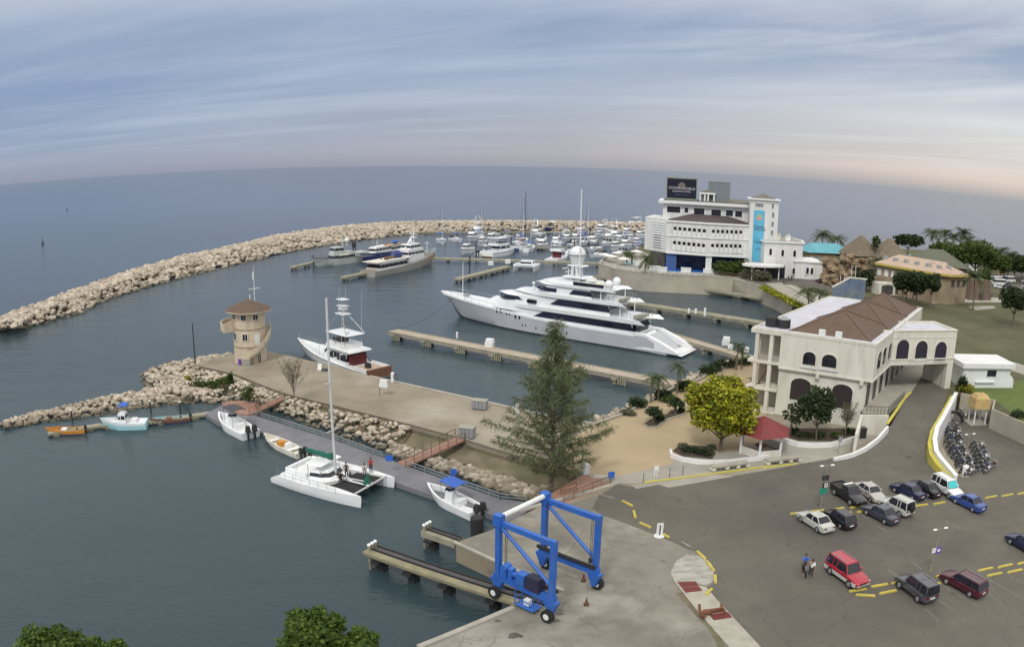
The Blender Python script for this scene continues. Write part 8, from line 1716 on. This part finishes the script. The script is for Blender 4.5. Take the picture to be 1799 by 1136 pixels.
# cyan shining windscreen
FG = 'vehicles parked behind the resort'
car('brown car parked by the annex in front of the rock wall', (1437, 497), (1448, 499), 'sedan', 'maroon', z=UP, grp=FG)
for (A_, B2, k_, pn, lab) in [((1749, 506), (1764, 508), 'sedan', 'white', 'white sedan parked in front of the vans'), ((1786, 507), (1800, 511), 'sedan', 'silver', 'pale sedan near the right edge of the far lot'), ((1772, 505), (1778, 508), 'hatch', 'navy', 'dark car between the two pale sedans in the far lot'), ((1797, 497), (1810, 499), 'sedan', 'silver', 'silver car at the very edge of the far lot')]: car(lab, A_, B2, k_, pn, z=UP, grp=FG)
def van(lab, A_, B2, L, pn='white'):
    a, c = P(*A_, UP), P(*B2, UP); d = (c - a).normalized(); nn = Vector((-d.y, d.x, 0)); nn = nn if nn.y > 0 else -nn; t = ent('parked_minibus', lab, 'minibus', (a + c) / 2 + nn, math.atan2(d.y, d.x), FG); h = L / 2
    MB().frus(-h, h, 1.0, .35, 1.3, .1, .05, .02).build('body', CP[pn], t, True); MB().frus(-h + .05, h - .1, .97, 1.3, 2.1, .6, .1, .08).build('window_glass', 'glass', t); MB().frus(-h + .1, h - .65, .9, 2.08, 2.45, .3, .1, .1).build('roof', CP[pn], t)
    for x in (-h * .6, h * .6):
        for s in (-1, 1): MB().cyl((x, s * .8, .38), (x, s * 1.02, .38), .38, .38, 14).build('wheel', 'tyre', t, True)
van('long white minibus at the back of the far lot', (1744, 498), (1766, 497), 6.5); van('white minibus right of the long one in the far lot', (1770, 497), (1784, 497), 5.2); van('white van in the middle of the far lot, before the minibuses', (1748, 502), (1768, 503), 5.4)

# motorcycles
def moto(nm, lab, m='black'):
    t = ent(nm, lab, 'motorcycle', (0, 0, 0))
    for x in (-.65, .65):
        mb = MB(); mb.T = Matrix.Translation((x, 0, .3)); mb.cyl((0, -.05, 0), (0, .05, 0), .3, .3, 14); w_ = mb.build('wheel', 'tyre', t, True); mb = MB(); mb.cyl((x, -.06, .3), (x, .06, .3), .17, .17, 10); mb.build('rim', 'grey', w_)
    MB().box(-.25, .22, -.13, .13, .25, .55).cyl((-.5, .14, .28), (.1, .14, .35), .05, .05, 6).build('engine', 'grey', t); MB().frus(-.1, .38, .14, .62, .88, .12, .1, .05).build('fuel_tank', m, t); MB().frus(-.72, -.08, .13, .68, .82, .02, .05, .03).build('seat', 'black', t)
    MB().tube([(.62, .06, .3), (.45, .06, .95)], .03, 5).tube([(.62, -.06, .3), (.45, -.06, .95)], .03, 5).tube([(.40, -.36, 1.02), (.45, 0, .98), (.40, .36, 1.02)], .02, 5).build('handlebar', 'chrome', t); MB().ball((.58, 0, .86), .1, 8, 5).build('headlight', 'lamp_w', t); MB().box(-.8, -.55, -.08, .08, .5, .62).box(.45, .85, -.07, .07, .6, .64).build('mudguard', m, t); return t
ORD = 'first second third fourth fifth sixth seventh eighth ninth tenth eleventh twelfth thirteenth'.split()
MG1, MG2 = 'dark motorcycle packed in the row along the foot of the white ramp wall', 'dark motorcycle packed in the middle cluster of the yard'
mp = {c: moto('motorcycle', 'x', c_) for c, c_ in (('b', 'black'), ('n', 'navy'), ('w', 'white'), ('r', 'maroon'))}; used2 = set()
def putmoto(k, x, y, a, lab, g_):
    p = P(x, y, LO)
    if k in used2: o = dup(mp[k], p, a, lab, g_)
    else: used2.add(k); o = mp[k]; index_kids(o); o.location = p; o.rotation_euler = (0, 0, a); o['label'] = lab; o['group'] = g_
    o.rotation_euler[0] = .14
rm = random.Random(5); i = 0
for q in range(13):
    s = q / 12; x = 1660 + 8 * math.sin(s * 2.2) + 30 * max(0, s - .45) ** 1.0 * 1.3; y = 752 + 76 * s
    for j in range(2):
        k = 'bbnbbw'[i % 6]; i += 1; wl = k == 'w'
        putmoto(k, x + 2 + j * 15 + rm.uniform(-1, 1), y + j * 2 + rm.uniform(-1.5, 1.5), rm.uniform(-.35, .35) + .5, ('white-tanked' if wl else 'dark') + ' motorcycle in the row along the ramp wall, ' + ORD[q] + ' from the far end, ' + ('wall side' if j == 0 else 'open side'), 'motorcycles along the ramp wall')
for q in range(7):
    s = q / 6; x = 1708 + 16 * s; y = 786 + 42 * s
    for j in range(2):
        k = 'bnbwbb'[i % 6]; i += 1; putmoto(k, x + j * 13 - (4 if q > 4 else 0), y + 2 * j + rm.uniform(-1, 1), rm.uniform(-.3, .3) + .3, ('white-tanked' if k == 'w' else 'dark') + ' motorcycle in the middle yard cluster, ' + ORD[q] + ' from the far end, ' + ('left' if j == 0 else 'right') + ' file', 'motorcycles in the yard cluster')
putmoto('r', 1742, 822, .5, 'maroon motorcycle at the right end of the yard cluster', 'motorcycles in the yard cluster'); putmoto('w', 1702, 834, .2, 'white motorcycle next to the round white bin', 'motorcycles in the yard cluster')
for x, y, lab in ((1688, 716, 'motorcycle left of the tank stand, upper'), (1686, 726, 'motorcycle left of the tank stand, lower'), (1693, 737, 'motorcycle at the near left foot of the tank stand'), (1788, 766, 'motorcycle at the foot of the lawn wall, left'), (1797, 769, 'motorcycle at the foot of the lawn wall, right')): putmoto('b' if x > 1700 else 'w', x, y, .6, lab, 'motorcycles in the yard')
p = P(1694, 833, LO); one(MB().cyl((0, 0, 0), (0, 0, .95), .36, .4, 16).cyl((0, 0, .95), (0, 0, 1.1), .43, .38, 16), 'waste_bin', 'white', 'round white bin at the tip of the curved ramp wall', 'waste bin', loc=p, smooth=True)
q = P(1671, 745, LO); t = ent('black_awning', 'black curved awning pipe against the ramp wall above the motorcycles', 'awning', q, .2); MB().tube([(-1.6, 0, 1.2), (-.6, 0, 1.9), (.8, -.1, 1.8), (1.8, -.3, 1.0), (2.0, -.4, .3)], .24, 8).build('tube', 'black', t, True)

# ------------------------------------------------------------------ people (skinned bodies)
def person(lab, p, rz, pose='stand', shirt='white', trousers='dark', H=1.75, arms=((.25, -.5), (-.2, -.45)), hat=None, parent=None):
    """arms: (forward swing, hand height offset) for left and right"""
    t = ent('person', lab, 'person', p, rz); s = H / 1.75
    sit = pose == 'crouch'; hz = .55 if sit else .93
    st = .16 if pose == 'walk' else 0
    J = {}; V, E_, Rd = [], [], []
    def j(n, x, y, z, r_, par=None): J[n] = len(V); V.append((x * s, y * s, z * s)); Rd.append(r_ * s); 
    def b(a, c): E_.append((J[a], J[c]))
    lean = .25 if sit else 0
    j('pel', 0, 0, hz, .135); j('wst', lean * .3, 0, hz + .18, .115); j('chs', lean * .7, 0, hz + .38, .135); j('nck', lean, 0, hz + .53, .055); j('hd0', lean + .01, 0, hz + .62, .075); j('hd1', lean + .02, 0, hz + .72, .098); j('hd2', lean + .01, 0, hz + .81, .07)
    for a, c in (('pel', 'wst'), ('wst', 'chs'), ('chs', 'nck'), ('nck', 'hd0'), ('hd0', 'hd1'), ('hd1', 'hd2')): b(a, c)
    for sd, nm_, (sw, hh) in ((1, 'l', arms[0]), (-1, 'r', arms[1])):
        j('sh' + nm_, lean, sd * .18, hz + .47, .058); j('el' + nm_, lean + sw * .5, sd * .25, hz + .47 + hh * .52, .042); j('wr' + nm_, lean + sw, sd * .23, hz + .47 + hh, .028); j('pm' + nm_, lean + sw + .05, sd * .22, hz + .47 + hh - .06, .032)
        b('chs', 'sh' + nm_); b('sh' + nm_, 'el' + nm_); b('el' + nm_, 'wr' + nm_); b('wr' + nm_, 'pm' + nm_)
        for k in range(5): fx = .035 - .018 * abs(k - 2); j('f%d%s' % (k, nm_), lean + sw + .06 + fx, sd * (.22 + (k - 2) * .018), hz + .47 + hh - .13 + (.05 if k == 0 else 0), .010); b('pm' + nm_, 'f%d%s' % (k, nm_))
        lx = st * sd; kx, kz = (.32, .42) if sit else (lx * .7 + .03, .5)
        j('hp' + nm_, 0, sd * .09, hz - .04, .088); j('kn' + nm_, kx, sd * .11, kz, .06); j('an' + nm_, (lx if not sit else .08), sd * .11, .09, .04); j('to' + nm_, (lx if not sit else .08) + .17, sd * .12, .035, .035)
        b('pel', 'hp' + nm_); b('hp' + nm_, 'kn' + nm_); b('kn' + nm_, 'an' + nm_); b('an' + nm_, 'to' + nm_)
    def skin(name, m, keep, grow, root='pel'):
        idx = [J[k] for k in J if keep(k)]; mp_ = {o: i for i, o in enumerate(idx)}; me = bpy.data.meshes.new(name); me.from_pydata([V[i] for i in idx], [(mp_[a], mp_[c]) for a, c in E_ if a in mp_ and c in mp_], []); o = bpy.data.objects.new(name, me); COL.objects.link(o); o.parent = t
        md = o.modifiers.new('skin', 'SKIN'); lay = me.skin_vertices[0] if me.skin_vertices else None
        if lay is None: me.attributes.new('x', 'FLOAT', 'POINT')
        for i, q in enumerate(idx): me.skin_vertices[0].data[i].radius = (Rd[q] + grow,) * 2; me.skin_vertices[0].data[i].use_root = (q == J[root])
        sb = o.modifiers.new('sub', 'SUBSURF'); sb.levels = 1; sb.render_levels = 1; me.materials.append(M[m] if isinstance(m, str) else m); return o
    body = skin('body', 'skin', lambda k: True, 0); skin('shirt', shirt, lambda k: k in ('pel', 'wst', 'chs', 'shl', 'shr', 'ell', 'elr'), .018, 'chs'); skin('trousers', trousers, lambda k: k[:2] in ('hp', 'kn', 'an') or k == 'pel', .02)
    hx, hzz = (lean + .02) * s, (hz + .75) * s
    MB().ball((hx - .015, 0, hzz + .015), (.108 * s, .095 * s, .105 * s), 10, 6, -.25).build('hair', hat or 'hair', t, True)
    mb = MB(); mb.ball((hx + .098 * s, 0, hzz - .03), (.022, .014, .022), 6, 4); mb.ball((hx + .09 * s, .035, hzz), .012, 6, 4); mb.ball((hx + .09 * s, -.035, hzz), .012, 6, 4); mb.build('face', 'skin', t, True); return t
person('person in white shirt and dark trousers walking on the asphalt', P(1423, 1013, LO), -1.9, 'walk', 'white', 'dark')
person('person in blue shirt holding a bicycle on the asphalt', P(1411, 1003, LO), -1.7, 'stand', 'signblue', 'dark', arms=((.45, -.35), (.45, -.35)))
person('person in violet clothes bending at the back of the red car', P(1453, 1002, LO), -.6, 'walk', 'purple', 'purple')
q = P(1413, 1009, LO); t = ent('bicycle', 'bicycle held by the person in blue shirt', 'bicycle', q, -1.75); 
for x in (-.5, .5): MB().cyl((x, -.02, .33), (x, .02, .33), .33, .33, 18).build('wheel', 'tyre', t, True)
MB().tube([(-.5, 0, .33), (-.12, 0, .85), (.38, 0, .85), (.5, 0, .33)], .02, 5).tube([(-.12, 0, .85), (0, 0, .3), (.38, 0, .85)], .02, 5).build('frame', 'grey', t); MB().tube([(.32, -.26, 1.02), (.38, 0, .98), (.32, .26, 1.02)], .016, 5).build('handlebar', 'chrome', t); MB().frus(-.25, .02, .07, .92, .98, .05, .02, .01).build('saddle', 'black', t)
dz = 1.27
person('person in dark clothes standing on the catamaran beside the mast', P(609, 838, dz), -1.2, 'stand', 'dark', 'dark'); person('person in red shirt standing on the far hull of the catamaran', P(652, 830, 1.28), -1.4, 'stand', 'red', 'dark', arms=((.3, -.3), (.3, -.3))); person('person in dark clothes crouching on the catamaran deck', P(598, 846, dz), -1.0, 'crouch', 'dark', 'black'); person('person in pale shirt crouching near the catamaran mast', P(641, 832, dz), -1.5, 'crouch', 'cream', 'grey')
for x, y, a, sh, lab in ((1377, 499, .5, 'dark', 'lone person walking on the hotel drive'), (1385, 494, -1, 'black', 'left person of the pair in front of the annex'), (1390, 494, -1.2, 'dark', 'right person of the pair in front of the annex'), (1742, 523, 1, 'purple', 'person in dark violet walking near the brown kiosk')): person(lab, P(x, y, UP), a, 'walk', sh, 'dark')

# ------------------------------------------------------------------ small things on quay, plaza and car park
def lamp(x, y, yt, lab, sign=None, z=LO):
    h = HG(x, y, z, yt); p = P(x, y, z); t = ent('street_lamp', lab, 'street lamp', p, .1, 'twin street lamps'); MB().cyl((0, 0, 0), (0, 0, h), .06, .035, 8).cyl((0, 0, 0), (0, 0, .3), .12, .10, 8).build('pole', 'pier', t); MB().tube([(-.5, 0, h - .05), (0, 0, h), (.5, 0, h - .05)], .035, 5).build('arm', 'pier', t)
    for s in (-1, 1): MB().ball((s * .62, 0, h - .02), (.26, .13, .09), 10, 6).build('lamp_head', 'white', t, True)
    return t, h
t, h = lamp(1440, 900, 817, 'twin street lamp carrying the small green sign'); MB().box(-.5, .35, -.16, -.1, 2.1, 2.75).build('green_sign', 'signgreen', t); sq_ = MB().box(-.25, .35, -.16, -.1, 2.78, 3.35).build('black_sign', 'black', t); MB().box(-.08, .28, -.19, -.16, 2.85, 3.28).build('sign_panel', 'white', t); text('P', .1, 3.07, .4, 'black', -.2, 0, t, 'letter'); MB().box(-.34, -.04, -.1, .1, 3.55, 4.1).build('loudspeaker', 'dark', t); MB().box(.06, .36, -.1, .1, 3.55, 4.1).build('loudspeaker', 'dark', t)
t, h = lamp(1634, 1004, 928, 'twin street lamp with the small violet and white sign'); MB().box(-.48, -.05, -.12, -.06, 2.0, 2.45).build('white_sign', 'white', t); MB().box(-.05, .55, -.14, -.08, 1.9, 2.5).build('violet_sign', 'purple', t); MB().ball((.25, -.16, 2.2), (.2, .02, .16), 10, 5).build('sign_disc', 'white', t)
lamp(1691, 832, 762, 'twin street lamp in the motorcycle yard')
def board(x, y, yt, w_, m, lab, foot=True, cat='sign', z=LO, pole='grey', hh=.7):
    h = HG(x, y, z, yt); p = P(x, y, z); t = ent('sign_board', lab, cat, p, rnd.uniform(-.15, .15)); MB().cyl((0, 0, 0), (0, 0, h), .04, .04, 6).build('post', pole, t); MB().box(-w_ / 2, w_ / 2, -.07, -.02, h - hh, h).build('panel', m, t); return t, h
board(684, 812, 799, .8, 'signblue', 'small blue sign at the lower end of the long gangway'); board(797, 840, 823, .7, 'signblue', 'small blue sign on a tall post at the middle of the dock rail', z=.6); board(1073, 846, 828, .7, 'signblue', 'small blue sign at the corner of the brick walkway'); board(1472, 800, 766, .5, 'grey', 'slim street sign at the start of the ramp wall')
t, h = board(1158, 941, 918, .62, 'white', 'tall white board with dark stroke standing on a round foot', hh=1.5); MB().cyl((0, 0, 0), (0, 0, .05), .5, .5, 14).build('foot', 'white', t); MB().box(-.06, .06, -.09, -.07, h - 1.2, h - .2).build('painted_stroke', 'dark', t)
t, h = board(1152, 836, 818, .5, 'white', 'small white figure-like sign on the plaza kerb', hh=.5); MB().box(-.2, -.05, -.05, .02, 0, .7).box(.05, .2, -.05, .02, 0, .7).build('leg', 'white', t)
for i, (x, y) in enumerate(((1130, 848), (1176, 838), (1199, 834))): one(MB().cyl((0, 0, 0), (0, 0, 1.0), .035, .035, 6).ball((0, 0, 1.02), .06, 6, 4), 'bollard', 'dark', ('left', 'middle', 'right')[i] + ' one of three thin dark posts along the yellow kerb', 'bollard', 'thin posts on the kerb', loc=P(x, y, LO))
for x0, x1, y, h_, lab in ((830, 856, 718, 1.25, 'grey double bin on the quay, farther one near the water'), (807, 834, 768, 1.35, 'grey double bin on the quay, nearer one at the gangway')):
    p = P((x0 + x1) / 2, y, LO); w_ = (P(x1, y, LO) - P(x0, y, LO)).length; t = ent('metal_bin', lab, 'bin', p, -.28, 'grey bins on the quay'); MB().box(-w_ / 2, w_ / 2, -.6, .6, .15, h_).build('box', 'grey', t); MB().box(-w_ / 2 - .04, w_ / 2 + .04, -.65, .65, h_, h_ + .06).build('lid', 'walk', t); MB().box(-w_ / 2 + .1, w_ / 2 - .1, -.5, .5, 0, .15).build('base', 'black', t)
    for k in range(1, 4): MB().box(-w_ / 2 + w_ * k / 4 - .02, -w_ / 2 + w_ * k / 4 + .02, -.62, -.6, .2, h_ - .05).build('panel_joint', 'dark', t)
def pedestal(x, y, yt, lab, w_=.35, hose=False, z=LO, m='white', g_='white service pedestals'):
    p = P(x, y, z); h = HG(x, y, z, yt); t = ent('service_pedestal', lab, 'service pedestal', p, -.3, g_); MB().box(-w_ / 2, w_ / 2, -w_ / 2, w_ / 2, 0, h - .15).build('body', m, t); MB().frus(-w_ / 2 - .04, w_ / 2 + .04, w_ / 2 + .04, h - .15, h, .08, .08, .08).build('cap', m, t)
    if hose:
        mb = MB()
        for k in range(14): a, b_2 = k * PT / 7, (k + 1) * PT / 7; mb.cyl((w_ / 2 + .05 + .28 + .28 * math.cos(a), -.05, h * .6 + .36 * math.sin(a)), (w_ / 2 + .33 + .28 * math.cos(b_2), -.05, h * .6 + .36 * math.sin(b_2)), .05, .05, 5)
        mb.build('hose_reel', 'maroon', t)
pedestal(909, 727, 709, 'white service pedestal with red hose on the quay edge', .45, True); pedestal(690, 671, 654, 'white service pedestal with hose behind the sport fishing yacht', .4, True); pedestal(803, 594, 583, 'slim white pedestal near the outer end of the long pier', .3, z=1.5); pedestal(1085, 547, 537, 'x', .3, z=1.5) if False else None
for x, y, yt, lab in ((1210, 550, 542, 'first white pedestal on the pier behind the yacht'), (1222, 551, 542, 'second white pedestal on the pier behind the yacht'), (1238, 555, 541, 'third, taller white pedestal on the pier behind the yacht')): pedestal(x, y, yt, lab, .45, z=1.5)
for x, y, yt, lab in ((1106, 487, 479, 'white post on the sea walk, leftmost'), (1161, 497, 489, 'wide white post on the sea walk'), (1180, 500, 492, 'slim white post on the sea walk')): pedestal(x, y, yt, lab, .8 if x == 1161 else .4, z=1.5)
for x, y, z, w_, h_, lab in ((860, 609, 1.5, 1.5, 1.5, 'white two-part box on the long pier'), (1275, 606, 1.5, 1.5, 1.6, 'white box on the narrow pier by the yacht stern'), (1283, 613, 1.5, .9, .9, 'smaller white box beside the stern palm'), (1311, 618, 1.5, .9, .9, 'small white box at the root of the narrow pier')):
    t = ent('dock_box', lab, 'dock box', P(x, y, z), -.35, 'white boxes on the piers'); MB().box(-w_ / 2, w_ / 2, -w_ * .35, w_ * .35, 0, h_ * .55).build('box', 'white', t); MB().frus(-w_ / 2 + .1, w_ / 2 + .1, w_ * .37, h_ * .55, h_, .15, .1, .05).build('lid', 'white', t)
for x, y, z, lab in ((892, 463, 1.3, 'right white box on the finger dock'), (862, 466, 1.3, 'left white box on the finger dock')): t = ent('dock_box', lab, 'dock box', P(x, y, z), .3, 'white boxes on the piers'); MB().box(-.8, .8, -.5, .5, 0, 1.1).build('box', 'white', t); MB().frus(-.85, .85, .55, 1.1, 1.35, .1, .1, .1).build('lid', 'white', t)
p = P(667, 694, LO); t = ent('notice_box', 'white rounded notice box on a thin post on the quay', 'sign', p, -.3); MB().cyl((0, 0, 0), (0, 0, 2.3), .04, .04, 6).build('post', 'dark', t); MB().frus(.05, 1.35, .25, 1.3, 2.35, .1, .1, .05).build('box', 'white', t)
p = P(561, 650, LO); t = ent('notice_board', 'leaning white notice board beside the bow of the sport fishing yacht', 'sign', p, -.2); MB().add([(-.35, 0, 0), (.35, 0, 0), (.35, .3, 1.0), (-.35, .3, 1.0), (-.35, .05, 0), (.35, .05, 0), (.35, .35, 1.0), (-.35, .35, 1.0)], [(0, 1, 2, 3), (7, 6, 5, 4), (0, 4, 5, 1), (1, 5, 6, 2), (2, 6, 7, 3), (3, 7, 4, 0)]).build('panel', 'white', t); MB().frus(.4, 1.6, .4, 0, .35, .2, .2, .1).build('mooring_rope_heap', 'dark', t)
p = P(343, 637, LO); one(MB().cyl((0, 0, -.2), (0, 0, HG(343, 637, LO, 568)), .13, .10, 8).ball((0, 0, HG(343, 637, LO, 568)), (.14, .14, .1), 6, 4), 'beacon_pole', 'dark', 'dark beacon pole at the tip of the quay', 'pole', loc=p)
p = P(1029, 831, LO); one(MB().frus(-.35, .35, .35, 0, 1.1, .02, .02, .02).frus(-.4, .4, .4, 1.1, 1.22, .05, .05, .05), 'waste_bin', 'white', 'square white bin at the upper end of the brick walkway', 'waste bin', loc=p, rz=.4)
p = P(1015, 822, LO); t = ent('wooden_frame', 'rough wooden frame standing under the feathery tree', 'frame', p, .2); MB().bar((-.6, 0, 0), (-.6, 0, 2.1), .14, .14).build('post', 'bark', t); MB().bar((.5, 0, 0), (.5, 0, 2.0), .14, .14).build('post', 'bark', t); MB().bar((-.7, 0, 2.1), (.6, 0, 2.0), .14, .14).build('beam', 'bark', t)
p = P(1060, 838, LO); one(MB().frus(-1.1, 1.1, .45, 0, .14, .1, .1, .02), 'stone_slab', 'kerb', 'pale slab lying beside the brick walkway corner', 'slab', loc=p, rz=-.2)
p = P(1250, 1078, LO + .05); t = ent('rusty_anchor', 'rusty old anchor lying on the pale strip by the red plates', 'anchor', p, .2); MB().bar((-.9, 0, .2), (1.0, .1, .35), .16, .16).build('shank', 'rust', t); MB().tube([(-1.0, -.9, .5), (-.95, -.4, .2), (-.9, 0, .15), (-.8, .5, .2), (-.7, .9, .5)], .12, 6).build('arm', 'rust', t); MB().tube([(.9, -.5, .3), (1.0, .6, .35)], .08, 6).build('stock', 'rust', t); MB().ball((-.3, .2, .15), (.5, .35, .16), 8, 5).build('chain_heap', 'rust', t)
for x, y, lab in ((75, 429, 'small dark buoy on the open sea, nearer one'), (118, 370, 'small dark buoy on the open sea, farther one')): one(MB().cyl((0, 0, -.5), (0, 0, .9), 1.0, .8, 10).cyl((0, 0, .9), (0, 0, 3.4), .35, .1, 6), 'buoy', 'dark', lab, 'buoy', 'buoys', loc=P(x, y, 0))
for i, (x, y, yt, lab) in enumerate(((625, 458, 424, 'tall dark pile at the stern of the patrol ship'), (825, 487, 450, 'dark pile at the end of the finger dock'), (836, 452, 425, 'dark pile at the long dock'), (670, 480, 448, 'dark pile beside the grey motor ship'), (1009, 440, 419, 'dark pile among the middle boats'), (898, 437, 416, 'dark pile behind the large white yacht'), (551, 469, 449, 'short pile at the bow of the patrol ship'))): one(MB().cyl((0, 0, -2), (0, 0, HG(x, y, 0, yt)), .22, .2, 8).cyl((0, 0, HG(x, y, 0, yt)), (0, 0, HG(x, y, 0, yt) + .25), .24, .05, 8), 'mooring_pile', 'dark', lab, 'mooring pile', 'dark mooring piles', loc=P(x, y, 0))
for x, y, lab in ((127, 738, 'left white capped pile at the thin dock'), (265, 722, 'second white capped pile at the thin dock'), (317, 724, 'right white capped pile at the thin dock')): p = P(x, y, .2); t = ent('dock_pile', lab, 'mooring pile', p, 0, 'white capped piles'); MB().cyl((0, 0, -1), (0, 0, 1.5), .14, .14, 8).build('shaft', 'dark', t); MB().ball((0, 0, 1.55), (.2, .2, .15), 8, 5).build('cap', 'white', t)
mo = MB(); q0, q1 = P(797, 523, 3.5), P(700, 575, 1.5); pts = [q0.lerp(q1, k / 8) - Vector((0, 0, 2.2 * math.sin(PT * k / 8))) for k in range(9)]
for a_, c_, lab in (((797, 523, 4.5), (700, 577, 1.6), 'dark mooring line from the yacht bow to the long pier'), ((1100, 615, 1.6), (1040, 646, 1.6), 'thin mooring line from the yacht side to the long pier')):
    q0, q1 = P(*a_), P(*c_); pts = [q0.lerp(q1, k / 8) - Vector((0, 0, 1.2 * math.sin(PT * k / 8))) for k in range(9)]; one(MB().tube([p - q0 for p in pts], .04, 4), 'mooring_line', 'dark', lab, 'mooring line', loc=q0)
